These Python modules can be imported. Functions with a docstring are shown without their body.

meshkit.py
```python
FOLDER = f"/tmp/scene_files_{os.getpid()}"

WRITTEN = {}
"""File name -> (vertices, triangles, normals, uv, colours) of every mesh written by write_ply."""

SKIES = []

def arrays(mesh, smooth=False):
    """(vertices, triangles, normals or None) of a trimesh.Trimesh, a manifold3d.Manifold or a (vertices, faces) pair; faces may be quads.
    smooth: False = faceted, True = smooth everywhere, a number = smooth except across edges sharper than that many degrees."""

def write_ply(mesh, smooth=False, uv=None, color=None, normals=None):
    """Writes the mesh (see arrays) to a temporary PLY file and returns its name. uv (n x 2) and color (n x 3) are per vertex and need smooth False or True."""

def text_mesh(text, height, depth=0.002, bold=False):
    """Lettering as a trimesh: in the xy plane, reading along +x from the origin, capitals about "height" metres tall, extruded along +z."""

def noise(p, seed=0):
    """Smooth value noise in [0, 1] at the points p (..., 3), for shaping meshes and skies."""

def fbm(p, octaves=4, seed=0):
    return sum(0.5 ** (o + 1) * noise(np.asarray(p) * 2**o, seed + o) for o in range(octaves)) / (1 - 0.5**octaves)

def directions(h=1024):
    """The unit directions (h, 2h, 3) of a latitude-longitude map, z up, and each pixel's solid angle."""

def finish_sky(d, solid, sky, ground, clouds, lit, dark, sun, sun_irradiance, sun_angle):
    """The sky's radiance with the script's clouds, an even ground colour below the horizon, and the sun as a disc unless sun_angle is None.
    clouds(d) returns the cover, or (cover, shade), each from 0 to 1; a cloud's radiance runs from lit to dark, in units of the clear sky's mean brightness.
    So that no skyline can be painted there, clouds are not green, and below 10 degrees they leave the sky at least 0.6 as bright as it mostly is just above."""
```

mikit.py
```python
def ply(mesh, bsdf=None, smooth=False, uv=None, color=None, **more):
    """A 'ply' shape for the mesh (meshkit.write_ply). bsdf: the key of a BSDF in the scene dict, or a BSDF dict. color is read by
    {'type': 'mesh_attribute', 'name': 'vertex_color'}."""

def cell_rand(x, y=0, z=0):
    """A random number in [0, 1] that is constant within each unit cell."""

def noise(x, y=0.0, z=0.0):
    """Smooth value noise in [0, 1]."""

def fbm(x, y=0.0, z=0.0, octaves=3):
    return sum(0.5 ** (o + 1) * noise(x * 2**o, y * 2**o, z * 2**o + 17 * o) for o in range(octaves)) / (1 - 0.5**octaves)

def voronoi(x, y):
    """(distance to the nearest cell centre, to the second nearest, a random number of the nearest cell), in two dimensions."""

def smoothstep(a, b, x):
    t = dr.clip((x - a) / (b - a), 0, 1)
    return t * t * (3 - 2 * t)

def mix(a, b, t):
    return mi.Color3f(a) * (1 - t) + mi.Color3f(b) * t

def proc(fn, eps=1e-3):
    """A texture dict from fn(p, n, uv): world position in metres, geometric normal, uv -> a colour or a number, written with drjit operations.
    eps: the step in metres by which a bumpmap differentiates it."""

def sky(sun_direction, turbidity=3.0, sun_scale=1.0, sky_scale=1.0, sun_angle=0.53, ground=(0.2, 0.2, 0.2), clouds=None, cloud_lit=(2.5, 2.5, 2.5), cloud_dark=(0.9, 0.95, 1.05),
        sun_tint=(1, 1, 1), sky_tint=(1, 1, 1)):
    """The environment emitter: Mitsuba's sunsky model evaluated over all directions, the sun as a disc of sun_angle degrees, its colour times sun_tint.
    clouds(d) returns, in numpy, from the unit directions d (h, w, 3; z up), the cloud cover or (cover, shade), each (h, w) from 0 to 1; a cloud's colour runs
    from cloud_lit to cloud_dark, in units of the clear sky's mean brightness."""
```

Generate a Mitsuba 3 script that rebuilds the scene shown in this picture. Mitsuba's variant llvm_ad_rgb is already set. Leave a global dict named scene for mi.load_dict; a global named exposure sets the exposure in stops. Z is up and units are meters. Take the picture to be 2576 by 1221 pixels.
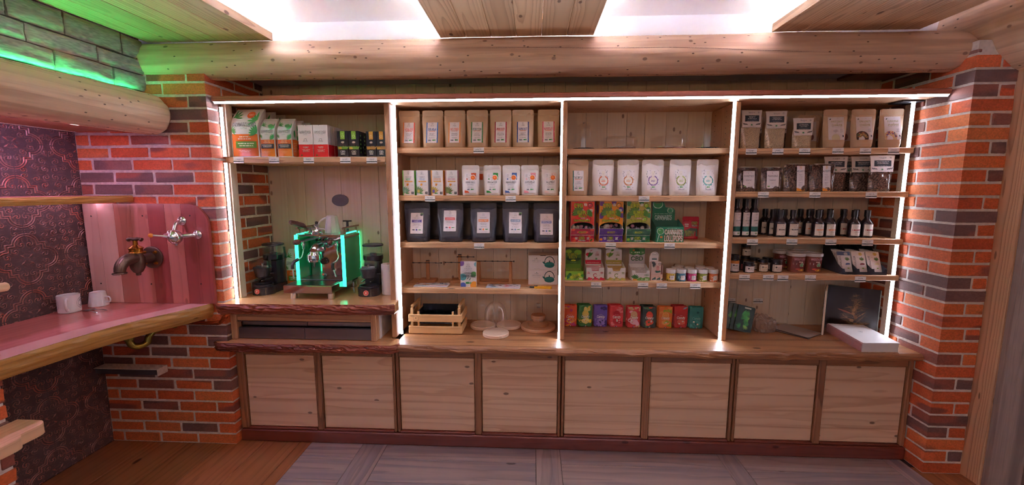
import math, random, hashlib
import numpy as np, trimesh, drjit as dr, mitsuba as mi
import mikit, meshkit
from mikit import noise, fbm, voronoi, cell_rand, smoothstep, mix
from shapely.geometry import Polygon, Point, LineString, box as sbox
from shapely import affinity
from shapely.ops import unary_union

T = mi.ScalarTransform4f
scene, labels = {}, {}
rng = random.Random(7)

# ------------------------------------------------------------------ camera, daylight, exposure
exposure = 1.85
scene['camera'] = {'type': 'perspective', 'fov': 100.83, 'fov_axis': 'x', 'near_clip': 0.02, 'far_clip': 100.0,
                   'to_world': T().look_at(origin=[0, 0, 1.55], target=[-0.048494, 0.990734, 1.55 - 0.126828], up=[0, 0, 1])}
# daylight from the open shop front behind the camera
scene['daylight'] = mikit.sky((-0.3, -0.8, 0.75), turbidity=4.0, sun_scale=0.0, sky_scale=0.50, sky_tint=(1.0, 0.99, 1.02), ground=(0.30, 0.26, 0.23))
LED_WHITE = (10.5, 11.4, 13.8)
LED_COVE = (60.0, 60.0, 84.0)
LED_GREEN = (0.5, 15.0, 4.0)
LED_PINK = (34.0, 21.0, 44.0)
LED_ROSE = (8.0, 5.4, 8.2)
BULB_WARM = (30.0, 15.0, 6.0)


def numbered(name):
    if name not in USED:
        USED.add(name)
        return name
    k = 1
    while f'{name}_{k:03d}' in USED:
        k += 1
    USED.add(f'{name}_{k:03d}')
    return f'{name}_{k:03d}'


USED = set(['camera', 'daylight'])


def lin(h):
    if not isinstance(h, str):
        return tuple(h)
    c = [int(h[i:i + 2], 16) / 255 for i in (1, 3, 5)]
    return tuple(x / 12.92 if x <= .04045 else ((x + .055) / 1.055) ** 2.4 for x in c)


def rgb(c):
    return {'type': 'rgb', 'value': list(lin(c))}


def bsdf(key, d, twosided=True):
    scene[key] = {'type': 'twosided', 'b': d} if twosided else d
    USED.add(key)
    return key


def pbr(key, color, rough=.5, metal=0., spec=.5, **kw):
    d = {'type': 'principled', 'base_color': color if isinstance(color, dict) else rgb(color), 'roughness': rough, 'metallic': metal, 'specular': spec, **kw}
    return bsdf(key, d)


def put(name, mesh, mat, parent=None, smooth=False, uv=None, color=None, label=None, tw=None, **kw):
    """one entry of the scene"""
    k = numbered((parent + '__' if parent else '') + name)
    d = mikit.ply(mesh, mat, smooth, uv, color, **kw)
    if tw is not None:
        d['to_world'] = tw
    scene[k] = d
    if label:
        labels[k] = {'label': label}
    return k


def tag(k, label, cat=None, group=None, kind=None):
    labels[k] = {'label': label}
    if cat:
        labels[k]['category'] = cat
    if group:
        labels[k]['group'] = group
    if kind:
        labels[k]['kind'] = kind
    return k


def thing(name, label, cat=None, group=None, kind=None):
    k = numbered(name)
    return tag(k, label, cat, group, kind)


class Proto:
    """parts of one thing, built at the origin, stamped where wanted"""
    def __init__(self):
        self.parts = []

    def add(self, name, mesh, mat, smooth=False, uv=None, color=None, label=None, **kw):
        names = [n for n, _, _ in self.parts]
        n, k = name, 0
        while n in names:
            k += 1
            n = f'{name}_{k:03d}'
        self.parts.append((n, mikit.ply(mesh, mat, smooth, uv, color, **kw), label))
        return n

    def stamp(self, name, tw, label, cat, group=None):
        k = thing(name, label, cat, group)
        for n, d, lab in self.parts:
            scene[f'{k}__{n}'] = {**d, 'to_world': tw}
            USED.add(f'{k}__{n}')
            if lab:
                labels[f'{k}__{n}'] = {'label': lab}
        return k


def at(x, y, z, rz=0, rx=0, ry=0, s=1):
    t = T().translate([x, y, z])
    if rz:
        t = t.rotate([0, 0, 1], rz)
    if rx:
        t = t.rotate([1, 0, 0], rx)
    if ry:
        t = t.rotate([0, 1, 0], ry)
    if s != 1:
        t = t.scale(s)
    return t


# ------------------------------------------------------------------ mesh helpers
def cat_(*ms):
    return trimesh.util.concatenate(list(ms))


def cbox(x0, x1, y0, y1, z0, z1, c=.002):
    lo, hi = np.array([x0, y0, z0], float), np.array([x1, y1, z1], float)
    c = min(c, .45 * (hi - lo).min())
    if c <= 0:
        return trimesh.creation.box(bounds=[lo, hi])
    p = []
    for i in (0, 1):
        for j in (0, 1):
            for k in (0, 1):
                v = np.array([(lo, hi)[i][0], (lo, hi)[j][1], (lo, hi)[k][2]])
                d = np.array([1 - 2 * i, 1 - 2 * j, 1 - 2 * k]) * c
                for a in range(3):
                    w = v + d
                    w[a] = v[a]
                    p.append(w)
    return trimesh.convex.convex_hull(np.array(p))


def jbox(x0, x1, y0, y1, z0, z1, c=.004, j=.0015, r=rng):
    m = cbox(x0, x1, y0, y1, z0, z1, c)
    v = m.vertices.copy()
    v += np.array([[r.uniform(-j, j) for _ in range(3)] for _ in v])
    m.vertices = v
    return m


def lathe(prof, n=32, closed=False):
    prof = np.array(prof, float)
    a = np.arange(n) * 2 * np.pi / n
    v = np.stack([np.outer(prof[:, 0], np.cos(a)), np.outer(prof[:, 0], np.sin(a)), np.repeat(prof[:, 1:2], n, 1)], -1).reshape(-1, 3)
    f = []
    for i in range(len(prof) - 1):
        for k in range(n):
            a0, a1 = i * n + k, i * n + (k + 1) % n
            b0, b1 = a0 + n, a1 + n
            if prof[i, 0] > 1e-9:
                f.append([a0, a1, b1])
            if prof[i + 1, 0] > 1e-9:
                f.append([a0, b1, b0])
    m = trimesh.Trimesh(v, f, process=False)
    m.merge_vertices()
    return m


def tube(pts, r, n=10, cap=True):
    pts = np.array(pts, float)
    r = np.broadcast_to(np.array(r, float), (len(pts),))
    tang = np.gradient(pts, axis=0)
    tang /= np.linalg.norm(tang, axis=1, keepdims=True)
    up = np.array([0, 0, 1.]) if abs(tang[0, 2]) < .9 else np.array([1., 0, 0])
    a = np.cross(tang[0], up)
    a /= np.linalg.norm(a)
    V = []
    th = np.arange(n) * 2 * np.pi / n
    for i in range(len(pts)):
        a = a - tang[i] * (a @ tang[i])
        a /= np.linalg.norm(a)
        b = np.cross(tang[i], a)
        V.append(pts[i] + r[i] * (np.cos(th)[:, None] * a + np.sin(th)[:, None] * b))
    V = np.vstack(V)
    f = []
    for i in range(len(pts) - 1):
        for k in range(n):
            a0, a1 = i * n + k, i * n + (k + 1) % n
            f += [[a0, a1, a1 + n], [a0, a1 + n, a0 + n]]
    if cap:
        c0, c1 = len(V), len(V) + 1
        V = np.vstack([V, pts[:1], pts[-1:]])
        e = (len(pts) - 1) * n
        for k in range(n):
            f += [[c0, (k + 1) % n, k], [c1, e + k, e + (k + 1) % n]]
    m = trimesh.Trimesh(V, f, process=False)
    m.fix_normals()
    return m


def curve(pts, n=24):
    """Catmull-Rom through the points"""
    p = np.array(pts, float)
    p = np.vstack([2 * p[0] - p[1], p, 2 * p[-1] - p[-2]])
    out = []
    m = max(2, n // (len(p) - 3))
    for i in range(1, len(p) - 2):
        for t in np.linspace(0, 1, m, endpoint=False):
            out.append(.5 * ((2 * p[i]) + (-p[i - 1] + p[i + 1]) * t + (2 * p[i - 1] - 5 * p[i] + 4 * p[i + 1] - p[i + 2]) * t * t + (-p[i - 1] + 3 * p[i] - 3 * p[i + 1] + p[i + 2]) * t ** 3))
    out.append(p[-2])
    return np.array(out)


def cyl(x, y, z0, z1, r, n=20, c=0):
    pr = [(0, z0), (r - c, z0), (r, z0 + c), (r, z1 - c), (r - c, z1), (0, z1)] if c else [(0, z0), (r, z0), (r, z1), (0, z1)]
    m = lathe(pr, n)
    m.apply_translation([x, y, 0])
    return m


def rot(m, ax, deg, p=(0, 0, 0)):
    m = m.copy()
    m.apply_transform(trimesh.transformations.rotation_matrix(math.radians(deg), ax, p))
    return m


def mov(m, x=0, y=0, z=0):
    m = m.copy()
    m.apply_translation([x, y, z])
    return m


def sphere(x, y, z, r, sub=2):
    m = trimesh.creation.icosphere(subdivisions=sub, radius=r)
    m.apply_translation([x, y, z])
    return m


def grid(nu, nv):
    f = []
    for i in range(nu - 1):
        for j in range(nv - 1):
            a = i * nv + j
            f += [[a, a + nv, a + nv + 1], [a, a + nv + 1, a + 1]]
    return np.array(f)


_ids = [0]


def wooduv(mesh, g, ident=None, off=0.0):
    """box-projected grain coordinates in metres: u along axis g, v across, centred on the piece; u carries the piece's number"""
    if ident is None:
        _ids[0] = (_ids[0] + 1) % 240
        ident = _ids[0]
    tri = mesh.triangles
    v = tri.reshape(-1, 3)
    nrm = np.repeat(np.abs(mesh.face_normals), 3, 0)
    lo, c = v.min(0), (v.min(0) + v.max(0)) / 2
    uv = np.zeros((len(v), 2))
    o = [a for a in range(3) if a != g]
    dom = nrm.argmax(1)
    for i in range(len(v)):
        d = dom[i]
        if d == g:
            uv[i] = v[i, o[0]] - c[o[0]], v[i, o[1]] - c[o[1]]
            uv[i, 0] = uv[i, 0] * .25
        else:
            a = [x for x in o if x != d][0]
            uv[i] = v[i, g] - lo[g] + .6, v[i, a] - c[a]
    uv[:, 0] += 8 * ident + .7 + off
    return trimesh.Trimesh(v, np.arange(len(v)).reshape(-1, 3), process=False), uv


def wood(name, mesh, mat, g, parent=None, ident=None, **kw):
    m, uv = wooduv(mesh, g, ident)
    return put(name, m, mat, parent, False, uv=uv, **kw)


# ------------------------------------------------------------------ materials
def woodfn(light, dark, freq=110., knots=1., ku=3.2, kv=11., tone=.16, fiber=.10, knotcol=(.10, .045, .02), lam=0., contrast=.8, wear=0., wearcol=(.3, .3, .32), pits=0., sap=None):
    def fn(p, n, uv):
        u, v = mi.Float(uv.x), mi.Float(uv.y)
        i = dr.floor(u / 8)
        u = u - 8 * i
        if lam:
            k = dr.floor(v / lam + .5)
            v = v - k * lam
            i = i + 31 * k + 500
        r1, r2, r3 = cell_rand(i, 1), cell_rand(i, 2), cell_rand(i, 3)
        uu, vv = u + 37 * r1, v + 11 * r2
        d1, _, rk = voronoi(uu * ku * 1.9, vv * kv)
        size = .02 + .055 * rk * rk
        kn = smoothstep(size + .022, size - .015, d1) * dr.select(rk > .70, 1., 0.) * knots
        bend = dr.exp(-d1 * d1 * 22) * dr.select(rk > .70, 1., 0.) * knots
        vc = v - (r3 - .5) * .06 + .022 * (noise(uu * 1.3, i) - .5) + .012 * bend
        dep = .012 + .075 * noise(uu * .9 + 5, i * 3.1)
        w = dr.sqrt(vc * vc + dep * dep) * freq + .35 * noise(uu * 6, vv * 60)
        s = w - dr.floor(w)
        ring = s * s * s * smoothstep(1.0, .93, s)
        late = ring * contrast * (.45 + .55 * noise(uu * .7, vv * 9, 4.))
        fib = noise(uu * 9, vv * 520) - .5
        col = mix(light, dark, dr.clip(late + fiber * fib * 2 + .18 * (noise(uu * .8, vv * 14) - .3), 0, 1))
        if lam:
            sm = smoothstep(lam * .5 - .012, lam * .5 - .0005, dr.abs(v)) * (.25 + .75 * noise(uu * 2.5, i))
            col = mix(col, dark, sm * .55)
        col = col * (1 + tone * 2 * (r1 - .5) + fiber * fib)
        if wear:
            ww = smoothstep(.45, .75, fbm(uu * 1.6, vv * 26, 2.)) * wear
            col = mix(col, wearcol, ww)
        if pits:
            dp, _, rp = voronoi(uu * 13, vv * 24)
            col = mix(col, [.5 * float(c) for c in knotcol], smoothstep(.10, .05, dp) * dr.select(rp > .72, pits, 0.))
            ck = dr.abs(vv * 7 - dr.floor(vv * 7) - .5 + .35 * (noise(uu * 1.2, i) - .5))
            col = mix(col, [.6 * float(c) for c in knotcol], smoothstep(.012, .003, ck) * smoothstep(.45, .6, noise(uu * 1.1, dr.floor(vv * 7))))
        if sap is not None:
            col = mix(sap, col, smoothstep(.115, .135, v + .03 * (noise(uu * 2.2, 3.) - .5)) * .85 + .15)
        return mix(col, knotcol, kn * .75)
    return fn


def woodmat(key, light, dark, rough=.55, spec=.35, **kw):
    extra = {k: kw.pop(k) for k in ('clearcoat', 'clearcoat_gloss') if k in kw}
    return pbr(key, mikit.proc(woodfn(lin(light), lin(dark), **kw)), rough, 0., spec, **extra)


M = {}
woodmat('pine_back', '#e2d3c0', '#c8a988', tone=.06, freq=60, contrast=.35, fiber=.05, ku=2.6, kv=9, knotcol=lin('#6b4026'))
woodmat('pine_door', '#dfbd9f', '#ab714c', tone=.06, freq=34, contrast=.55, fiber=.04, lam=.098, ku=2.6, kv=10, knotcol=lin('#4d2413'))
woodmat('pine_shelf', '#cfa57c', '#93623f', tone=.10, freq=90, contrast=.9, fiber=.12, ku=1.4, kv=10)
woodmat('oak_frame', '#8a6141', '#4a2c1a', tone=.15, freq=90, contrast=.8, fiber=.2, ku=2., kv=9, knotcol=lin('#2a1710'))
woodmat('post_wood', '#c09672', '#835538', tone=.12, freq=110, contrast=.9, fiber=.15, ku=1.5, kv=12)
woodmat('plinth_wood', '#5e2a1c', '#30130d', tone=.10, freq=60, contrast=.6, fiber=.2, ku=1.6, kv=7, knotcol=lin('#170907'), rough=.4)
woodmat('header_wood', '#a4634a', '#643322', tone=.10, freq=90, contrast=.9, fiber=.15, ku=1.2, kv=10)
woodmat('counter_wood', '#aa7850', '#5f3a22', tone=.10, freq=42, contrast=.8, fiber=.22, ku=1.6, kv=6, knotcol=lin('#2b1a12'), rough=.42, wear=.5, wearcol=lin('#5e3822'))
woodmat('bark_wood', '#8e4a30', '#3e1a12', tone=.1, freq=45, contrast=.8, fiber=.35, ku=1.6, kv=9, knotcol=lin('#1e0d0a'), rough=.42, wear=.8, wearcol=lin('#4a1f16'))
woodmat('slab_top', '#c09062', '#8a5a36', tone=.1, freq=40, contrast=.5, fiber=.1, knots=.4, rough=.12, spec=.6)
woodmat('ceiling_pine', '#cfae88', '#976c48', tone=.13, freq=75, contrast=.85, fiber=.1, ku=2.2, kv=8, knotcol=lin('#5a3520'))
woodmat('log_wood', '#cfae8e', '#8f6a4e', tone=.0, freq=22, contrast=.5, fiber=.30, ku=3.2, kv=9, knotcol=lin('#6a432e'), wear=.6, wearcol=lin('#a07a5c'), pits=.9)
woodmat('floor_brown', '#94603c', '#55311d', tone=.14, freq=35, contrast=.55, fiber=.25, ku=1.2, kv=5, knotcol=lin('#24130c'), rough=.4)
woodmat('floor_grey', '#9b8a86', '#5d5659', tone=.10, freq=32, contrast=.6, fiber=.25, ku=1.4, kv=6, knotcol=lin('#453d40'), rough=.42, wear=.6, wearcol=lin('#76717a'))
woodmat('panel_plum', '#b0705f', '#6c3229', tone=.28, freq=30, contrast=.5, fiber=.14, ku=2.2, kv=8, knots=.7, knotcol=lin('#3a1712'), rough=.22, spec=.5)
woodmat('slab_plum', '#a8645a', '#743830', sap=lin('#d6a7a0'), tone=.0, freq=22, contrast=.4, fiber=.1, ku=.9, kv=3, knots=.3, knotcol=lin('#5a261e'), rough=.08, spec=.6)
woodmat('edge_oak', '#bd8a48', '#6e4520', tone=.1, freq=40, contrast=.7, fiber=.2, ku=2.2, kv=8, knotcol=lin('#6b4524'), rough=.35, wear=.5, wearcol=lin('#8a5f2c'))
woodmat('post_grey', '#8a7b72', '#463d39', tone=.0, freq=25, contrast=.5, fiber=.4, knots=.6, ku=1.2, kv=5, knotcol=lin('#2c2422'), wear=.7, wearcol=lin('#5a4f4c'))


def brickfn(a, b, dk, amt):
    a, b, dk = lin(a), lin(b), lin(dk)
    def fn(p, n, uv):
        i = dr.floor(mi.Float(uv.x) / 8)
        r = cell_rand(i, 5)
        s = p.x + p.y
        big = noise(s * 6 + 9 * r, p.z * 14, i)
        fine = noise(p.x * 170 + p.y * 170, p.z * 190, p.y * 40)
        col = mix(a, b, dr.clip(r * .8 + (big - .5) * .7, 0, 1))
        col = mix(col, dk, smoothstep(.62 - amt, .80 - amt, noise(s * 5 + 3, p.z * 22, i * 1.7)) * .85)
        return col * (.82 + .36 * fine) * (.9 + .2 * cell_rand(i, 8))
    return fn


pbr('brick_red', mikit.proc(brickfn('#c4653a', '#b04e30', '#6a4038', .0)), .75, 0, .3)
pbr('brick_orange', mikit.proc(brickfn('#cd7644', '#c26336', '#8a503a', -.12)), .75, 0, .3)
pbr('brick_dark', mikit.proc(brickfn('#705046', '#8c4a38', '#5a4642', .2)), .75, 0, .3)


def mortarfn(p, n, uv):
    return mi.Color3f(*lin('#d9d0c8')) * (.75 + .4 * noise(p.x * 90 + p.y * 90, p.z * 90, p.y * 30))


pbr('mortar', mikit.proc(mortarfn), .9, 0, .2)


def stonefn(p, n, uv):
    a = fbm(p.y * 9, p.z * 30, p.x * 20)
    f = noise(p.y * 60, p.z * 240, p.x * 60)
    col = mix(lin('#9d9083'), lin('#7e7f7a'), smoothstep(.35, .65, fbm(p.y * 2.5, p.z * 4, 3.)))
    return mix(col, lin('#b08868'), smoothstep(.5, .75, a) * .6) * (.7 + .5 * f)


pbr('stone', mikit.proc(stonefn), .85, 0, .25)


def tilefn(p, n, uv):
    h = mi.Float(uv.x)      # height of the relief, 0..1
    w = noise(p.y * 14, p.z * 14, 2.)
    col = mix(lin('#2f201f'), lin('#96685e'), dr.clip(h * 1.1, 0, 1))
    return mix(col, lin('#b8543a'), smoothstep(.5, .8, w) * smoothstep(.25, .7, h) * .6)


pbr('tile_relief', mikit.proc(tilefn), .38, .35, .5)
pbr('grout', '#3a2a28', .8)
pbr('plaster', '#e9e7ea', .9, 0, .2)
pbr('soffit_paint', '#9c9a9c', .9, 0, .2)
pbr('black_plastic', '#15161a', .35, 0, .5)
pbr('black_gloss', '#101114', .12, 0, .6)
pbr('black_matt', '#1a1b1e', .6, 0, .3)
pbr('white_gloss', '#eeeef0', .12, 0, .5)
pbr('white_matt', '#e8e5e4', .6, 0, .3)
pbr('alu', '#c8c8cc', .3, 1.)
pbr('chrome', '#e6e6ea', .06, 1.)
pbr('steel', '#8f8f94', .22, 1.)
pbr('steel_brushed', '#70717a', .34, 1.)
pbr('iron_brown', '#544438', .38, .85)
pbr('brass', '#a3702c', .25, 1.)
pbr('copper', '#c0724a', .25, 1.)
pbr('kraft', '#cdb193', .62, 0, .25)
pbr('pouch_white', '#ece7e6', .42, 0, .4)
pbr('pouch_black', '#191b20', .42, 0, .5)
pbr('print', {'type': 'mesh_attribute', 'name': 'vertex_color'}, .5, 0, .3)
pbr('print_gloss', {'type': 'mesh_attribute', 'name': 'vertex_color'}, .2, 0, .5)
pbr('raw_wood_light', '#e2c39a', .6, 0, .3)
bsdf('glass_thin', {'type': 'thindielectric', 'int_ior': 1.52}, False)
bsdf('glass_solid', {'type': 'dielectric', 'int_ior': 1.5}, False)


def emitter(c):
    return {'type': 'area', 'radiance': {'type': 'rgb', 'value': [float(x) for x in c]}}


def mold(scale, seed=0):
    return lambda v: (meshkit.noise(np.asarray(v) * scale, seed) - .5)

# ================================================================== SETTING
NX0, NX1 = -1.795, 2.142        # niche between the brick pillars
BACK = 2.825
# ---- floor
fl = thing('floor', 'brown plank floor on the left and weathered grey plank floor on the right', kind='structure')
put('subfloor', cbox(-2.75, 3.2, -3.0, 2.9, -.08, -.012, 0), 'grout', fl)
xs = [-2.585, -2.33, -2.10, -1.88, -1.64, -1.42, -1.349]
for a, b in zip(xs[:-1], xs[1:]):
    wood('plank', cbox(a + .0012, b - .0012, -2.9, 2.42, -.012, 0, .0018), 'floor_brown', 1, fl)
cross = [(-1.349, -1.349), (-1.027, -.876), (.027, .169), (1.087, 1.191), (2.02, 2.12)]
for a, b in cross[1:]:
    wood('plank', cbox(a + .001, b - .001, -2.9, 2.42, -.012, 0, .0015), 'floor_grey', 1, fl)
for (a0, a), (b, b0) in zip(cross[:-1], cross[1:]):
    for j, y1 in enumerate(np.arange(2.42, .3, -.19)):
        wood('plank', cbox(a + .001, b - .001, y1 - .189, y1 - .001, -.012, 0, .0015), 'floor_grey', 0, fl)
    wood('plank', cbox(a + .001, b - .001, -2.9, .329, -.012, 0, .0015), 'floor_grey', 0, fl)
for a, b in ((2.12, 2.20), (2.20, 2.28), (2.28, 3.1)):
    wood('plank', cbox(a + .001, b - .001, -2.9, 2.30, -.012, 0, .0015), 'floor_brown', 1, fl)

# ---- brickwork
def brick_mat(r):
    x = r.random()
    return 'brick_red' if x < .42 else 'brick_orange' if x < .66 else 'brick_dark'


ROW, BL, J = .0687, .2365, .0125


def brick(parent, x0, x1, y0, y1, z0, z1, r):
    m = jbox(x0, x1, y0, y1, z0, z1, .004, .0016, r)
    wood('brick', m, brick_mat(r), 0, parent)


def wall_bricks(parent, axis, fixed, depth, a0, a1, z1, phase, r, skip=None, z0=.004, corner=None):
    """courses on one face; axis 0: along x on the plane y=fixed (facing -y), 1: along y on the plane x=fixed (depth signed, into the wall)"""
    k, z = 0, z0
    while z < z1 - .015:
        zt = min(z + ROW - J, z1)
        a = a0 - ((phase + (.5 if k % 2 else 0) + .11 * ((k * 7) % 3 - 1)) % 1.) * BL
        while a < a1 - .012:
            b0, b1 = max(a, a0), min(a + BL - J, a1)
            if b1 - b0 > .02 and not (skip and skip(b0, b1, z, zt)):
                q = r.uniform(-.0015, .0015)
                if axis == 0:
                    brick(parent, b0, b1, fixed + q, fixed + depth, z, zt, r)
                else:
                    brick(parent, fixed + q if depth > 0 else fixed + depth, fixed + depth if depth > 0 else fixed - q, b0, b1, z, zt, r)
            a += BL
        z += ROW
        k += 1


def pillar_courses(parent, xin, xout, yf, zt, r, side):
    """a pillar seen on its front face (y=yf, from xin outward to xout) and on its inner face (x=xin, from yf to the back): corner bricks show both faces"""
    k, z = 0, .004
    s = 1 if side == 'left' else -1              # the pillar's body lies at -s in x
    while z < zt - .015:
        z1 = min(z + ROW - J, zt)
        lf, li = (.108, .2365) if k % 2 else (.2365, .108)   # corner brick: its length on the front and on the inner face
        lf += r.uniform(-.012, .012)
        li += r.uniform(-.012, .012)
        t = .02
        q = r.uniform(-.0012, .0012)
        # corner brick as an L of two slips
        P = Polygon([(xin, yf), (xin, yf + li), (xin - s * t, yf + li), (xin - s * t, yf + t), (xin - s * lf, yf + t), (xin - s * lf, yf)])
        m = trimesh.creation.extrude_polygon(P, z1 - z, engine='earcut')
        m.apply_translation([q, q, z])
        wood('brick', m, brick_mat(r), 0, parent)
        a = lf + J
        w = abs(xout - xin)
        while a < w - .012:
            b = min(a + BL - J, w)
            if b - a > .02:
                x0, x1 = sorted((xin - s * a, xin - s * b))
                brick(parent, x0, x1, yf + r.uniform(-.0015, .0015), yf + t, z, z1, r)
            a += BL
        a = yf + li + J
        while a < BACK - .012:
            b = min(a + BL - J, BACK)
            if b - a > .015:
                x0, x1 = sorted((xin + r.uniform(-.0012, .0012), xin - s * t))
                brick(parent, x0, x1, a, b, z, z1, r)
            a += BL
        z += ROW
        k += 1


r1 = random.Random(11)
bp = thing('brick_pillar', 'red and dark brick wall and pillar with pale joints left of the shelving', kind='structure')
put('mortar', cbox(-2.60, NX0 - .003, 2.325, 2.95, 0, 2.26, 0), 'mortar', bp)
pillar_courses(bp, NX0, -2.585, 2.322, 2.172, r1, 'left')
wall_bricks(bp, 1, NX0, -.02, 2.322, BACK, 2.30, .3, r1, z0=2.172 + J)
r2 = random.Random(23)
bp2 = thing('brick_pillar', 'orange-red brick pillar with pale joints right of the shelving', kind='structure')
put('mortar', cbox(NX1 + .003, 2.42, 2.253, 2.95, 0, 2.26, 0), 'mortar', bp2)
pillar_courses(bp2, NX1, 2.338, 2.25, 2.20, r2, 'right')
wall_bricks(bp2, 1, NX1, .02, 2.25, BACK, 2.22, .6, r2, z0=2.2015)
r3 = random.Random(5)
bp3 = thing('brick_pillar', 'brick pier at the left picture edge under the wooden counter', kind='structure')
put('mortar', cbox(-2.60, -2.134, -1.0, 1.512, 0, 2.06, 0), 'mortar', bp3)
wall_bricks(bp3, 1, -2.13, -.02, .55, 1.52, 2.04, .2, r3)

# ---- tiled alcove wall
def quat(a, b):
    """distance-like field of a quarter medallion centred on the corner (0, 0) of the unit tile"""
    r = np.hypot(a, b)
    lobes = np.minimum(np.hypot(a - .52, b), np.hypot(a, b - .52))
    box_ = np.maximum(a, b) - .44
    return np.minimum(np.minimum(lobes - .26, box_), r - .3)


def tile_height(a, b):
    d = quat(a, b)
    band = np.clip(1 - np.abs(((d * 14) % 1) - .5) * 2.6, 0, 1) * np.exp(-((d - .07) / .10) ** 2)
    r, th = np.hypot(a, b), np.arctan2(b, a)
    petals = np.clip(np.cos(th * 8), 0, 1) * np.clip(1 - np.abs(r - .16) / .13, 0, 1)
    s = 0
    for cx, cy, q in ((.30, .30, .13), (.52, .12, .13), (.12, .52, .13), (.80, .58, .15), (.58, .80, .15), (.86, .86, .17), (.9, .25, .14), (.25, .9, .14)):
        rr, tt = np.hypot(a - cx, b - cy), np.arctan2(b - cy, a - cx)
        s = np.maximum(s, np.clip(np.cos(rr * 75 - tt * 2.0), 0, 1) * np.clip(1.25 - rr / q, 0, 1))
    dome = np.clip(.07 - r, 0, 1) * 8
    q1 = meshkit.noise(np.stack([a * 5, b * 5, a * 0], -1), 2)
    q2 = meshkit.noise(np.stack([a * 5 + 9, b * 5, a * 0], -1), 4)
    fil = np.clip(np.cos(46 * np.hypot(a - .5 + .25 * q1, b - .5 + .25 * q2)) * np.cos(7 * np.arctan2(b - .5 + .3 * q2, a - .5 + .3 * q1)) + .15, 0, 1)
    h = np.maximum(np.maximum(np.maximum(band, .85 * s), np.maximum(.8 * petals, dome)), .30 * fil)
    e = np.minimum(np.minimum(a, 1 - a), np.minimum(b, 1 - b))
    return np.clip(h, 0, 1) * np.clip(e / .02, 0, 1)


wl = thing('wall_left', 'dark reddish relief tiles on the left alcove wall', kind='structure')
put('backing', cbox(-2.68, -2.586, -1, 2.9, 0, 2.6, 0), 'grout', wl)
TP, TQ, NT = .1468, .157, 58
tile_cache = {}


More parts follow.
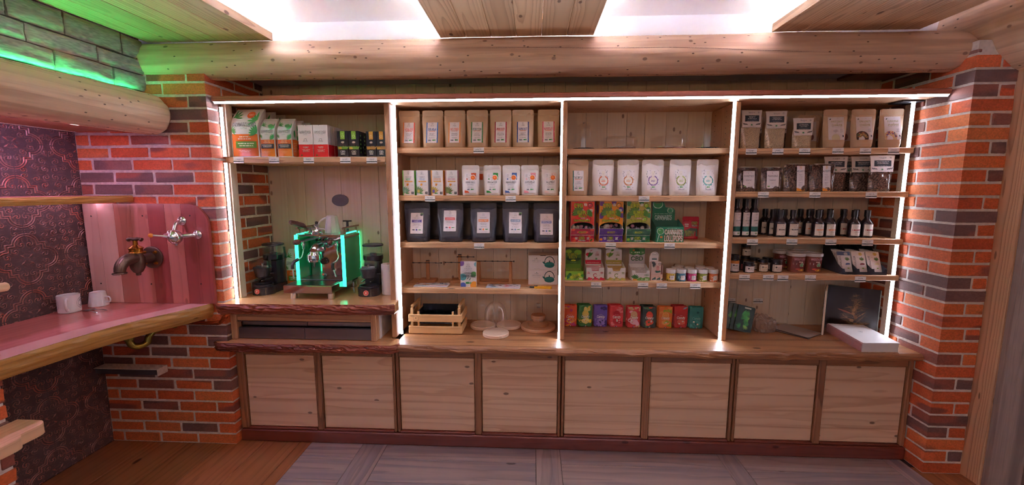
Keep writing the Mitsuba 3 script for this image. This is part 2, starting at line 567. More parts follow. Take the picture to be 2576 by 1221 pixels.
def tile(y0, y1, z0, z1, fy, fz, ylim=(1.45, 2.322), zlim=(0.0, 1.863)):
    ya, yb, za, zb = max(y0, ylim[0]), min(y1, ylim[1]), max(z0, zlim[0]), min(z1, zlim[1])
    if yb - ya < .02 or zb - za < .01:
        return
    n, m = max(6, int(NT * (yb - ya) / TQ)), max(6, int(NT * (zb - za) / TP))
    g = .0012
    Y, Z = np.meshgrid(np.linspace(ya + g, yb - g, n), np.linspace(za + g, zb - g, m), indexing='ij')
    a, b = (Y - y0) / (y1 - y0), (Z - z0) / (z1 - z0)
    h = tile_height(1 - a if fy else a, 1 - b if fz else b)
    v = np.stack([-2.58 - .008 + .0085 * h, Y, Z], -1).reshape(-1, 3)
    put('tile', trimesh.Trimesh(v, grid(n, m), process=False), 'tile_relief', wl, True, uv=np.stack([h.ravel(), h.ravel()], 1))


for i in range(-5, 2):
    for k in range(-12, 2):
        y0, z0 = 2.018 + TQ * i, 1.777 + TP * (k - 1)
        tile(y0, y0 + TQ, z0, z0 + TP, i % 2 == 1, k % 2 == 0)

# ---- back wall of upright boards
wb = thing('wall_back', 'pale knotty pine boards lining the back of the shelves', kind='structure')
put('backing', cbox(NX0 - .02, NX1 + .02, BACK + .006, BACK + .05, 0, 2.25, 0), 'grout', wb)
x = NX0
r4 = random.Random(3)
while x < NX1 - .01:
    w = r4.choice((.115, .125, .105, .135))
    b = min(x + w, NX1)
    wood('board', cbox(x + .0007, b - .0007, BACK + r4.uniform(0, .001), BACK + .012, .5, 2.224, .0014), 'pine_back', 2, wb)
    x += w

# ---- ceiling: white recess, soffit over the shelves, three boarded panels
ce = thing('ceiling', 'white lit ceiling recess with a short white upstand behind the log', kind='structure')
put('field', cbox(-2.7, 3.1, -3.0, 2.6, 2.5, 2.56, 0), 'plaster', ce)
put('upstand', cbox(-2.7, 3.1, 2.52, 2.58, 2.22, 2.5, 0), 'plaster', ce)
put('soffit', cbox(-2.0, 2.3, 2.34, 2.95, 2.222, 2.25, 0), 'soffit_paint', ce)


def ceiling_panel(x0, x1, nb, label, left, right):
    k = thing('ceiling_panel', label, 'ceiling panel')
    w = (x1 - x0) / nb
    for i in range(nb):
        wood('plank', cbox(x0 + i * w + .0008, x0 + (i + 1) * w - .0008, -1.2, 2.37, 2.352, 2.37, .0025), 'ceiling_pine', 1, k)
    put('batten', cat_(*[cbox(x0 + .06, x1 - .06, y, y + .05, 2.372, 2.40, .002) for y in (2.2, 1.2, .2)]), 'raw_wood_light', k)
    for s, xx in ((left, x0), (right, x1)):
        if s:
            wood('lip', cbox(xx - .004, xx + .006, -1.2, 2.37, 2.352, 2.392, .001) if xx == x0 else cbox(xx - .006, xx + .004, -1.2, 2.37, 2.352, 2.392, .001), 'ceiling_pine', 1, k)
    return k


ceiling_panel(-2.14, -1.43, 5, 'boarded pine ceiling panel over the stone wall at left', False, True)
ceiling_panel(-.495, .309, 6, 'boarded pine ceiling panel in the middle between the white recesses', True, True)
ceiling_panel(1.232, 1.952, 5, 'boarded pine ceiling panel at right beside the thick log', True, True)
for xx, w in ((-1.462, 'left'), (-.463, 'middle'), (.277, 'middle'), (1.264, 'right')):
    e = put('led_strip', cbox(xx - .009, xx + .009, -1.1, 2.33, 2.3955, 2.4005, 0), 'white_matt', None, emitter=emitter(LED_COVE))
    side = 'left' if xx in (-.463, 1.264) else 'right'
    tag(e, f'white strip light along the {side} edge of the {w} ceiling panel', 'strip light', None)

# ---- logs
def log(y0, y1, r, axis, cx, cz, label, ends=(.0, .0), amp=.012, n=96, m=120, seed=1, taper=0.):
    """a peeled log along x or y: wavy radius, rounded ends"""
    t = np.linspace(0, 1, m)
    th = np.linspace(0, 2 * np.pi, n)
    TT, TH = np.meshgrid(t, th, indexing='ij')
    L = y1 - y0
    s = y0 + TT * L
    P = np.stack([np.cos(TH) * 1.3, np.sin(TH) * 1.3, s * 1.5], -1)
    R = r * (1 + taper * (TT - .5)) + amp * (meshkit.fbm(P, 3, seed) - .5) * 2 + .003 * (meshkit.noise(np.stack([np.cos(TH) * 7, np.sin(TH) * 7, s * 3], -1), seed + 9) - .5)
    for k, e in enumerate(ends):
        if e:
            d = (TT if k == 0 else 1 - TT) * L
            R = R * np.sqrt(np.clip(1 - (1 - np.clip(d / e, 0, 1)) ** 2.5, 0.02, 1))
    a, b = R * np.cos(TH), R * np.sin(TH)
    if axis == 'y':
        v = np.stack([cx + a, s, cz + b], -1)
    else:
        v = np.stack([s, cx + a, cz + b], -1)
    v = v.reshape(-1, 3)
    f = grid(m, n)
    c0, c1 = len(v), len(v) + 1
    v = np.vstack([v, v[:n].mean(0), v[-n:].mean(0)])
    uv = np.stack([8 * (200 + seed) + .7 + TT * L, (TH / (2 * np.pi) - .5) * 2 * np.pi * r], -1).reshape(-1, 2)
    uv = np.vstack([uv, uv[:1], uv[-1:]])
    ex = [[c0, k + 1, k] for k in range(n - 1)] + [[c1, (m - 1) * n + k, (m - 1) * n + k + 1] for k in range(n - 1)]
    f = np.vstack([f, ex])
    mesh = trimesh.Trimesh(v, f, process=False)
    if axis == 'y':
        mesh.invert()
    k = put('log_beam', mesh, 'log_wood', None, True, uv=uv)
    return tag(k, label, 'log beam')


log(-2.26, 2.235, .099, 'x', 2.385, 2.248, 'long peeled log running across the top of the shelving', ends=(.03, .12), seed=4, m=240)
log(-.6, 2.318, .108, 'y', -2.09, 1.948, 'peeled log beam below the stone wall at left', ends=(0, .035), seed=12, m=160)
log(.2, 2.53, .285, 'y', 2.455, 2.372, 'very thick peeled log over the right brick pillar', seed=21, m=160, amp=.02)

# ---- stone wall over the left log
sw = thing('wall_left_stone', 'rough grey stone blocks above the left log beam', kind='structure')
put('core', cbox(-2.5, -2.165, -1, 2.34, 1.97, 2.5, 0), 'grout', sw)
r5 = random.Random(8)


def stone(y0, y1, z0, z1, seed):
    n, m = max(8, int((y1 - y0) / .012)), max(6, int((z1 - z0) / .010))
    Y, Z = np.meshgrid(np.linspace(0, 1, n), np.linspace(0, 1, m), indexing='ij')
    yy, zz = y0 + .003 + Y * (y1 - y0 - .006), z0 + .003 + Z * (z1 - z0 - .006)
    P = np.stack([yy * 6, zz * 14, np.full_like(yy, seed)], -1)
    e = np.minimum(np.minimum(yy - y0, y1 - yy), np.minimum(zz - z0, z1 - zz))
    h = .008 + .016 * meshkit.fbm(P, 2, seed) + .011 * meshkit.fbm(P * np.array([3, 5, 1]), 3, seed + 3) - .02 * np.exp(-e / .006)
    wob = .006 * (meshkit.noise(np.stack([yy * 9, zz * 9, yy * 0 + seed], -1), 3) - .5)
    v = np.stack([-2.152 + h, yy + wob * (e > .004), zz + wob], -1).reshape(-1, 3)
    m_ = trimesh.Trimesh(v, grid(n, m), process=False)
    # skirt back to the core
    B = np.concatenate([np.arange(n) * m, (n - 1) * m + np.arange(m), np.arange(n)[::-1] * m + m - 1, np.arange(m)[::-1]])
    vb = v[B].copy()
    vb[:, 0] = -2.17
    k = len(v)
    f2 = []
    for i in range(len(B) - 1):
        f2 += [[B[i], B[i + 1], k + i + 1], [B[i], k + i + 1, k + i]]
    m_ = trimesh.Trimesh(np.vstack([v, vb]), np.vstack([m_.faces, f2]), process=False)
    put('stone', m_, 'stone', sw, 40)


zs = [1.98, 2.075, 2.165, 2.245, 2.352]
for row, (za, zb) in enumerate(zip(zs[:-1], zs[1:])):
    y = [.6, .52, .7, .58][row]
    k = 0
    while y < 2.33:
        w = [.30, .22, .42, .27, .36, .19][(k * 2 + row * 3) % 6]
        b = min(y + w, 2.335)
        if 2.335 - b < .09:
            b = 2.335
        stone(y, b, za, zb, row * 20 + k)
        y = b
        k += 1
g = put('led_strip', cbox(-2.128, -2.116, .4, 2.25, 2.058, 2.064, 0), 'white_matt', None, emitter=emitter(LED_GREEN))
tag(g, 'green strip light on top of the left log washing the stone wall', 'strip light')

# ---- boarded soffit of the alcove with its strip light
so = thing('alcove_soffit', 'dark board under the left log closing the alcove top', 'board')
wood('board', cbox(-2.579, -2.20, 1.521, 2.318, 1.8665, 1.884, .002), 'oak_frame', 1, so)
put('cornice', cbox(-2.579, -2.565, 1.521, 2.318, 1.8632, 1.8662, .0005), 'mortar', so)
g = put('led_strip', cbox(-2.222, -2.204, 1.53, 2.02, 1.856, 1.8662, 0), 'white_matt', None, emitter=emitter(LED_PINK))
tag(g, 'pinkish strip light under the left log above the counter', 'strip light')

# ---- right post (door jamb)
dj = thing('door_1', 'weathered timber door post at the right picture edge', kind='structure')
wood('jamb', cbox(2.338, 2.40, 2.155, 2.30, 0, 2.14, .006), 'post_wood', 2, dj)
pp = []
v = np.array([(2.352, 2.16), (2.345, 2.12), (2.36, 2.075), (2.40, 2.03), (2.47, 2.01), (2.53, 2.02), (2.53, 2.16)])
pp = trimesh.creation.extrude_polygon(Polygon(v), 2.14, engine='earcut')
wood('post', pp, 'post_grey', 2, dj)
wood('stop', cbox(2.40, 2.46, 1.93, 2.02, 0, 2.14, .01), 'raw_wood_light', 2, dj)
wood('panel', cbox(2.43, 2.47, .2, 1.94, 0, 2.14, .004), 'bark_wood', 2, dj)

# ---- the rest of the room, behind the camera
wr = put('wall_right', cbox(3.1, 3.2, -3, 2.9, 0, 2.56, 0), 'plaster', None)
tag(wr, 'plain plastered wall at the far right behind the door post', kind='structure')
for zz, yy, xx, n in ((1.86, .15, -.35, 'left'), (1.86, .15, .0, 'middle'), (1.80, -.5, .9, 'right')):
    k = thing('pendant_lamp', f'bare filament bulb hanging behind the viewer, {n} one of three', 'lamp', 'pendant bulbs')
    put('cord', tube([(xx, yy, 2.5), (xx, yy, zz + .09)], .003, 6), 'black_matt', k)
    put('socket', cyl(xx, yy, zz + .045, zz + .095, .018), 'brass', k)
    put('bulb', sphere(xx, yy, zz, .04), 'white_matt', k, True, emitter=emitter(BULB_WARM))

# ================================================================== SHELVING AND COUNTERS
def live_slab(parent, front, back, z0, z1, top_mat, edge_mat, bulge=.02, amp=.012, seed=1, m=16, ids=None, step=.009, under=0.0, knobs=(), rough=.12):
    """slab with a natural front edge: 'front' and 'back' are polylines (x, y) run through in step; parts: board and bark_edge"""
    F = np.array(front, float)
    L = np.concatenate([[0], np.cumsum(np.hypot(*np.diff(F, axis=0).T))])
    n = max(12, int(L[-1] / step))
    s = np.linspace(0, L[-1], n)
    fx, fy = np.interp(s, L, F[:, 0]), np.interp(s, L, F[:, 1])
    B = np.array([back(x, y) for x, y in zip(fx, fy)]) if callable(back) else np.stack([np.interp(s / L[-1], np.linspace(0, 1, len(back)), np.array(back)[:, i]) for i in (0, 1)], 1)
    tx, ty = np.gradient(fx), np.gradient(fy)
    l = np.hypot(tx, ty)
    nx, ny = ty / l, -tx / l                                   # outward for a front run with the body on its left
    t = np.linspace(0, 1, m)
    S, K = np.meshgrid(s, t, indexing='ij')
    P = np.stack([S * 5, K * 1.6, np.full_like(S, seed * 3.)], -1)
    o = bulge * np.sin(np.pi * np.clip(K * .9 + .1, 0, 1)) ** .7 - under * K + amp * 2 * (meshkit.fbm(P, 3, seed) - .5) * np.sin(np.pi * np.clip(K + .12, 0, 1)) + amp * .8 * (meshkit.noise(P * np.array([4, 7, 1]), seed + 2) - .5) * (K > .02)
    rid = 1 - np.abs(2 * meshkit.fbm(np.stack([S * (5 + 60 * rough), K * (2 + 5 * rough), np.full_like(S, seed * 1.7)], -1), 3, seed + 5) - 1) * 2
    o = o + rough * .016 * (rid - .6) * (K > .01)
    for ks, kt, kr, kh in knobs:
        o = o + kh * np.exp(-(((S - ks) / kr) ** 2 + ((K - kt) / .35) ** 2))
    Z = z1 - K * (z1 - z0)
    X, Y = fx[:, None] + nx[:, None] * o, fy[:, None] + ny[:, None] * o
    v = np.stack([X, Y, Z], -1)
    _ids[0] += 1
    i = _ids[0] % 240
    uv = np.stack([8 * i + .7 + S, K * (z1 - z0) * 1.6 + .25 * o], -1).reshape(-1, 2)
    e = trimesh.Trimesh(v.reshape(-1, 3), grid(n, m), process=False)
    put('bark_edge', e, edge_mat, parent, True, uv=uv)
    # board: top, bottom, back and both ends
    top = np.stack([v[:, 0], np.c_[B, np.full(n, z1)]], 1)
    bot = np.stack([v[:, -1], np.c_[B, np.full(n, z0)]], 1)
    q = 6
    tt = np.linspace(0, 1, q)[None, :, None]
    tg = (top[:, :1] * (1 - tt) + top[:, 1:] * tt)
    bg = (bot[:, :1] * (1 - tt) + bot[:, 1:] * tt)
    depth = np.linalg.norm(top[:, 1] - top[:, 0], axis=1)
    uvt = np.stack([np.broadcast_to(8 * i + .7 + s[:, None], (n, q)), .02 + depth[:, None] * np.linspace(0, 1, q)[None]], -1)
    vs, fs, us, off = [], [], [], 0

    def addg(g, u):
        nonlocal off
        a, b = g.shape[:2]
        vs.append(g.reshape(-1, 3))
        us.append(u.reshape(-1, 2))
        fs.append(grid(a, b) + off)
        off += a * b
    addg(tg, uvt)
    addg(bg, uvt)
    addg(np.stack([top[:, 1], bot[:, 1]], 1), uvt[:, :2])
    for j in (0, -1):
        bz = np.c_[np.repeat(B[j:j + 1] if j == 0 else B[-1:], m, 0), v[j][:, 2]]
        g = np.stack([v[j], bz], 1)
        u = np.stack([np.full((m, 2), 8 * i + .7) + .25 * v[j][:, :1] * 0, np.stack([t * (z1 - z0), t * (z1 - z0) + .1], 1)], -1)
        addg(g, u)
    put('board', trimesh.Trimesh(np.vstack(vs), np.vstack(fs), process=False), top_mat, parent, False, uv=np.vstack(us))


ZC, ZL, ZE = .648, .655, .888        # worktop, lower coffee slab, upper coffee slab
# ---- base cabinets: four units of two doors
edges = [-1.793, -.812, .173, 1.165, 2.141]
mids = [-1.288, -.318, .668, 1.647]
dnames = ['below the coffee corner', 'second from the left', 'third from the left', 'at the right end by the brick pillar']
zrail = .600
for i in range(4):
    a, b = edges[i], edges[i + 1]
    k = thing('base_cabinet', f'knotty pine base cabinet with two doors, {dnames[i]}', 'cabinet')
    s0 = a + (.05 if i == 0 else .019)
    s1 = b - (.03 if i == 3 else .019)
    wood('carcass', cbox(a + .003, b - .003, 2.402, 2.80, .078, .592, .001), 'oak_frame', 0, k)
    for x0, x1 in ((a + .002, s0), (mids[i] - .0205, mids[i] + .0205), (s1, b - .002)):
        m = jbox(x0 + .001, x1 - .001, 2.368, 2.40, .079, zrail - .001, .005, .0012)
        wood('stile', m, 'oak_frame', 2, k)
    for x0, x1 in ((s0, mids[i] - .0205), (mids[i] + .0205, s1)):
        wood('rail', cbox(x0, x1, 2.374, 2.40, .553, zrail - .002, .003), 'oak_frame', 0, k)
        wood('rail', cbox(x0, x1, 2.366, 2.40, .0775, .088, .002), 'plinth_wood', 0, k)
        wood('door', cbox(x0 + .003, x1 - .003, 2.383, 2.401, .090, .550, .0025), 'pine_door', 0, k)
k = thing('plinth', 'dark red-brown plinth board under the base cabinets', 'plinth')
wood('board', cbox(-1.79, 2.139, 2.358, 2.42, .0005, .0765, .006), 'plinth_wood', 0, k)

# ---- worktop of the three right bays and the two live-edge slabs of the coffee corner
k = thing('worktop', 'long pine worktop with a wavy natural front edge', 'worktop')
live_slab(k, [(-.795, 2.345), (-.3, 2.338), (.2, 2.330), (.7, 2.336), (1.2, 2.330), (1.7, 2.338), (2.138, 2.350)], [(-.795, BACK - .001), (2.138, BACK - .001)], zrail + .001, ZC, 'counter_wood', 'counter_wood', bulge=.028, amp=.010, seed=31,
          knobs=[(.38, .6, .03, .014), (.98, .7, .035, .014), (1.36, .6, .03, .012), (1.77, .75, .035, .016), (2.2, .7, .03, .014), (2.6, .8, .03, .016)], rough=.3)
k = thing('live_edge_slab', 'thick varnished slab with a dark bark edge under the espresso machine', 'slab')
live_slab(k, [(-1.83, 2.318), (-1.80, 2.300), (-1.5, 2.305), (-1.2, 2.312), (-.83, 2.325), (-.798, 2.345)], [(-1.83, 2.3195), (-1.7935, 2.3205), (-1.7935, 2.428), (-1.2, 2.428), (-.798, 2.428)], ZE - .062, ZE, 'slab_top', 'bark_wood', bulge=.012, amp=.012, seed=41, rough=.7)
wood('deck', cbox(-1.7935, -.847, 2.4285, BACK - .001, ZE - .03, ZE, .0005), 'slab_top', 0, k)
k = thing('live_edge_slab', 'lower varnished slab with a dark bark edge below the steel drawers', 'slab')
live_slab(k, [(-1.862, 2.318), (-1.83, 2.296), (-1.5, 2.292), (-1.2, 2.300), (-.81, 2.300), (-.775, 2.335)], [(-1.862, 2.3195), (-1.7935, 2.3205), (-1.7935, 2.41), (-1.2, 2.41), (-.797, 2.41)], zrail + .0015, ZL, 'slab_top', 'bark_wood', bulge=.012, amp=.013, seed=43, rough=.8)
wood('deck', cbox(-1.7935, -.847, 2.4105, BACK - .001, ZL - .03, ZL, .0005), 'slab_top', 0, k)

# ---- drawer unit between the slabs
k = thing('drawer_unit', 'wooden drawer unit with two dark steel drawers under the espresso slab', 'drawer unit')
zt = ZE - .0625
wood('stile', cbox(-1.7935, -1.757, 2.352, 2.40, ZL + .0005, zt, .004), 'post_wood', 2, k)
wood('stile', cbox(-.944, -.911, 2.352, 2.40, ZL + .0005, zt, .004), 'post_wood', 2, k)
wood('rail', cbox(-1.756, -.945, 2.362, 2.40, .768, zt - .001, .002), 'post_wood', 0, k)
put('side_panel', cbox(-.917, -.905, 2.401, 2.70, ZL + .0005, zt, .001), 'white_gloss', k)
put('hook', tube(curve([(-.905, 2.60, .815), (-.895, 2.60, .80), (-.885, 2.60, .79), (-.88, 2.60, .80), (-.885, 2.60, .81)], 16), .0025, 6), 'chrome', k)
put('carcass', cbox(-1.79, -.92, 2.45, 2.72, ZL + .001, zt - .001, .001), 'steel', k)
for x0, x1 in ((-1.755, -1.3505), (-1.3485, -.946)):
    d = put('drawer', cat_(cbox(x0, x1, 2.366, 2.372, ZL + .003, .724, .001), cbox(x0, x1, 2.366, 2.385, .719, .724, .001), cbox(x0 + .005, x1 - .005, 2.386, 2.45, ZL + .003, .66, .001)), 'steel_brushed', k)
    put('back_lip', cbox(x0, x1, 2.402, 2.448, .726, .7665, .001), 'steel', k)
    put('top_trim', cbox(x0, x1, 2.360, 2.40, .764, .7675, .0008), 'steel_brushed', k)

# ---- dividers, header board, shelf boards
div = [(-.845, -.815, 2.430, 'left'), (.167, .192, 2.452, 'middle'), (1.130, 1.155, 2.490, 'right')]
for x0, x1, y0, n in div:
    k = thing('shelf_divider', f'tall upright pine divider of the shelving, the {n} one of three', 'divider')
    wood('board', cbox(x0, x1, y0, BACK - .001, (ZC if n != 'left' else ZL) + .001, 2.0305, .003), 'post_wood', 2, k)
    holes = []
    for f, sx in ((x0 - .0003, -1), (x1 + .0003, 1)):
        for yy in (y0 + .12, BACK - .06):
            for zz in np.arange(.75, 2.0, .032):
                c = cyl(0, 0, -.0006, .0006, .0028, 8)
                c = rot(c, [0, 1, 0], 90)
                holes.append(mov(c, f, yy, zz))
    if n != 'left':
        h = put('peg_holes', cat_(*holes), 'black_matt', k)
        labels[h] = {'label': 'rows of small dark peg holes', 'kind': 'stuff'}
k = thing('header_board', 'reddish header board along the top of the shelving', 'board')
wood('front_board', cbox(NX0 + .001, NX1 - .001, 2.352, 2.40, 2.032, 2.060, .005), 'header_wood', 0, k)
wood('top_board', cbox(NX0 + .001, NX1 - .001, 2.4005, BACK - .001, 2.0322, 2.0598, .001), 'pine_shelf', 0, k)


def shelf(x0, x1, y0, zt, name, mat='pine_shelf'):
    k = thing('shelf_board', name, 'shelf')
    wood('board', cbox(x0 + .0008, x1 - .0008, y0, BACK - .001, zt - .032, zt, .003), mat, 0, k)
    for xx in (x0 + .001, x1 - .011):
        put('peg', mov(rot(cyl(0, 0, 0, .010, .0035, 10), [0, 1, 0], 90), xx, y0 + .025, zt - .0365), 'chrome', k)
    return k


B1, B2, B3, B4 = (NX0, -.845), (-.815, .167), (.192, 1.130), (1.155, NX1)
S2 = [1.791, 1.508, 1.222, .938]
S3 = [1.780, 1.507, 1.2305, .991]
S4 = [1.7785, 1.5315, 1.259, 1.045]
shelf(*B1, 2.428, 1.731, 'wooden shelf board over the espresso machine carrying coffee bags')
on2 = ['seven kraft pouches', 'tea cartons and white pouches', 'five black pouches', 'flask holders and teapot cartons']
on3 = ['glass bells and glass cake covers', 'one kraft and five white pouches', 'three colourful lollipop dispensers', 'gum displays and small candy jars']
on4 = ['seed bags and kraft pouches', 'bags of dark pasta', 'dark oil bottles', 'small jars and chocolate trays']
for z, n in zip(S2, on2):
    shelf(*B2, 2.530, z, f'wooden shelf board carrying {n}')
for z, n in zip(S3, on3):
    shelf(*B3, 2.530, z, f'wooden shelf board carrying {n}')
for z, n in zip(S4, on4):
    shelf(*B4, 2.535, z, f'wooden shelf board carrying {n}')

# ---- strip lights of the shelving
def strip(label, quads):
    """light strips: each an aluminium angle and its glowing face between the two edge lines p0-p1 and q0-q1 (the face looks to the right of p0->p1 seen from q)"""
    k = thing('led_strip', label, 'strip light')
    for p0, p1, q0, q1, back in quads:
        V = np.array([p0, p1, q1, q0], float)
        n = np.cross(V[1] - V[0], V[3] - V[0])
        b = np.array(back, float)
        f = [[0, 1, 2], [0, 2, 3]]
        if n @ (V.mean(0) - (b + (V[0] + V[1]) / 2)) < 0 and n @ (-b) < 0:
            f = [[0, 2, 1], [0, 3, 2]]
        put('diffuser', trimesh.Trimesh(V, f, process=False), 'white_matt', k, emitter=emitter(LED_WHITE))
        o = b / np.linalg.norm(b) * .0004
        W = np.vstack([V + o, [(V[0] + V[3]) / 2 + b, (V[1] + V[2]) / 2 + b]])
        put('profile', trimesh.convex.convex_hull(W), 'alu', k)


def upright_strip(x, y, w, sx, zs):
    """from (x, y) at the wall side to (x + sx*w, y + w) inside, along each z range; sx = direction into the bay"""
    return [((x, y, a), (x, y, b), (x + sx * w, y + w * .8, a), (x + sx * w, y + w * .8, b), (-sx * w * .45, w * .55, 0)) for a, b in zs]


strip('long white strip light under the front of the header board', [((NX0 + .012, 2.354, 2.031), (NX1 - .012, 2.354, 2.031), (NX0 + .012, 2.364, 2.0195), (NX1 - .012, 2.364, 2.0195), (0, .008, .0085))])
strip('upright white strip light on the left brick wall beside the coffee bags', upright_strip(-1.7925, 2.410, .0135, 1, [(ZE + .001, 1.698), (1.732, 2.012)]))
strip('upright white strip light on the left divider beside the kraft pouches', upright_strip(-.8145, 2.500, .0125, 1, [(ZC + .002, 2.0305)]))
strip('upright white strip light on the middle divider', upright_strip(.1665, 2.460, .0120, -1, [(ZC + .002, 2.0305)]))
strip('upright white strip light on the right divider', upright_strip(1.1295, 2.494, .0145, -1, [(ZC + .002, 2.0305)]))
zz = [ZC + .002] + sum([[z - .0335, z + .001] for z in S4[::-1]], []) + [2.0215]
strip('upright white strip light on the right brick wall, cut by four shelves', upright_strip(2.126, 2.544, .0140, -1, list(zip(zz[::2], zz[1::2]))))
for xx, yy, n in ((-1.7945, 2.426, 'left'), (2.1265, 2.560, 'right')):
    zs_ = [(ZE + .001, 1.698), (1.732, 2.031)] if n == 'left' else list(zip(zz[::2], zz[1::2]))
    k = thing('shelf_batten', f'pale upright batten with peg holes on the {n} brick wall', 'batten')
    for a, b in zs_:
        wood('piece', cbox(xx, xx + (.03 if n == 'left' else .0150), yy, yy + .05, a, b, .001), 'pine_back', 2, k)
k = thing('led_driver', 'flat black cable box under the header board at right', 'cable box')
put('case', cbox(2.02, 2.138, 2.50, 2.60, 2.023, 2.0315, .003), 'black_plastic', k)
k = thing('dark_board', 'dark board under the soffit above the right end of the shelving', 'board')
wood('board', cbox(1.86, 2.1415, 2.45, 2.80, 2.205, 2.2215, .002), 'plinth_wood', 1, k)

# ---- counter of the alcove, its shelf and splashback
k = thing('bar_counter', 'thick varnished wooden counter with a natural edge below the brass tap', 'counter')
fr = [(-2.095, .55), (-2.085, 1.30), (-2.078, 1.486), (-2.074, 1.549), (-2.061, 1.692), (-2.045, 1.815), (-2.022, 1.937), (-1.955, 2.099), (-1.905, 2.22), (-1.868, 2.319)]
live_slab(k, fr, lambda x, y: (-2.1275 if y < 1.53 else -2.5785, y), .798, .885, 'slab_plum', 'edge_oak', bulge=.012, amp=.008, seed=51, under=.012, knobs=[(1.42, .4, .03, .01), (1.22, .5, .03, .008)])
k = thing('wall_shelf', 'narrow wooden shelf with a natural edge on the tiled wall', 'shelf')
live_slab(k, [(-2.235, 1.53), (-2.25, 1.8), (-2.245, 2.0), (-2.262, 2.2), (-2.28, 2.318)], lambda x, y: (-2.5785, y), 1.474, 1.511, 'slab_plum', 'edge_oak', bulge=.006, amp=.006, seed=57)
k = thing('led_strip', 'strip light under the narrow wall shelf, glowing pink on the tiles', 'strip light')
put('diffuser', cbox(-2.480, -2.468, 1.56, 2.29, 1.4680, 1.4728, .0005), 'white_matt', k, emitter=emitter(LED_ROSE))
k = thing('splashback', 'polished wooden splashback with a rounded corner behind the taps', 'panel')
xs = [-2.571, -2.485, -2.386, -2.287, -2.186, -2.085, -1.987, -1.905, -1.833]
R = .125
arc = [(-1.833 - R + R * math.cos(t), 1.464 - R + R * math.sin(t)) for t in np.linspace(0, math.pi / 2, 14)]
outline = Polygon([(-2.571, .8865), (-1.833, .8865)] + arc + [(-2.571, 1.464)])
woodmat('panel_pale', '#e8c0b2', '#c08474', tone=.12, freq=30, contrast=.4, fiber=.1, knots=.5, ku=2.2, kv=8, rough=.22, spec=.5)
woodmat('panel_mid', '#bf7a68', '#884638', tone=.10, freq=30, contrast=.5, fiber=.14, knots=.5, ku=2.2, kv=8, rough=.22, spec=.5)
woodmat('panel_dark', '#8f4740', '#5a2622', tone=.10, freq=30, contrast=.5, fiber=.14, knots=.4, ku=2.2, kv=8, rough=.22, spec=.5)
for i, (a, b) in enumerate(zip(xs[:-1], xs[1:])):
    g = outline.intersection(sbox(a + .0004, .8, b - .0004, 1.6))
    m = trimesh.creation.extrude_polygon(g, .018, engine='earcut')
    m = rot(m, [1, 0, 0], 90)
    wood('plank', mov(m, 0, 2.3195, 0), ['panel_pale', 'panel_pale', 'panel_mid', 'panel_mid', 'panel_dark', 'panel_mid', 'panel_dark', 'panel_dark'][i], 2, k)
for x, z in ((-2.524, 1.392), (-2.217, 1.395), (-1.936, 1.397), (-2.515, .999), (-2.208, .999), (-1.908, 1.003)):
    put('screw_hole', mov(rot(cyl(0, 0, 0, .0006, .004, 10), [1, 0, 0], 90), x, 2.3015, z), 'black_matt', k)

# ================================================================== PRINTED PACKAGES
_glyph = {}


def glyph(s, bold):
    if (s, bold) not in _glyph:
        m = meshkit.text_mesh(s, 1.0, .05, bold)
        f = m.faces[m.face_normals[:, 2] > .5]
        u, inv = np.unique(f, return_inverse=True)
        _glyph[s, bold] = (m.vertices[u][:, :2], inv.reshape(-1, 3))
    return _glyph[s, bold]


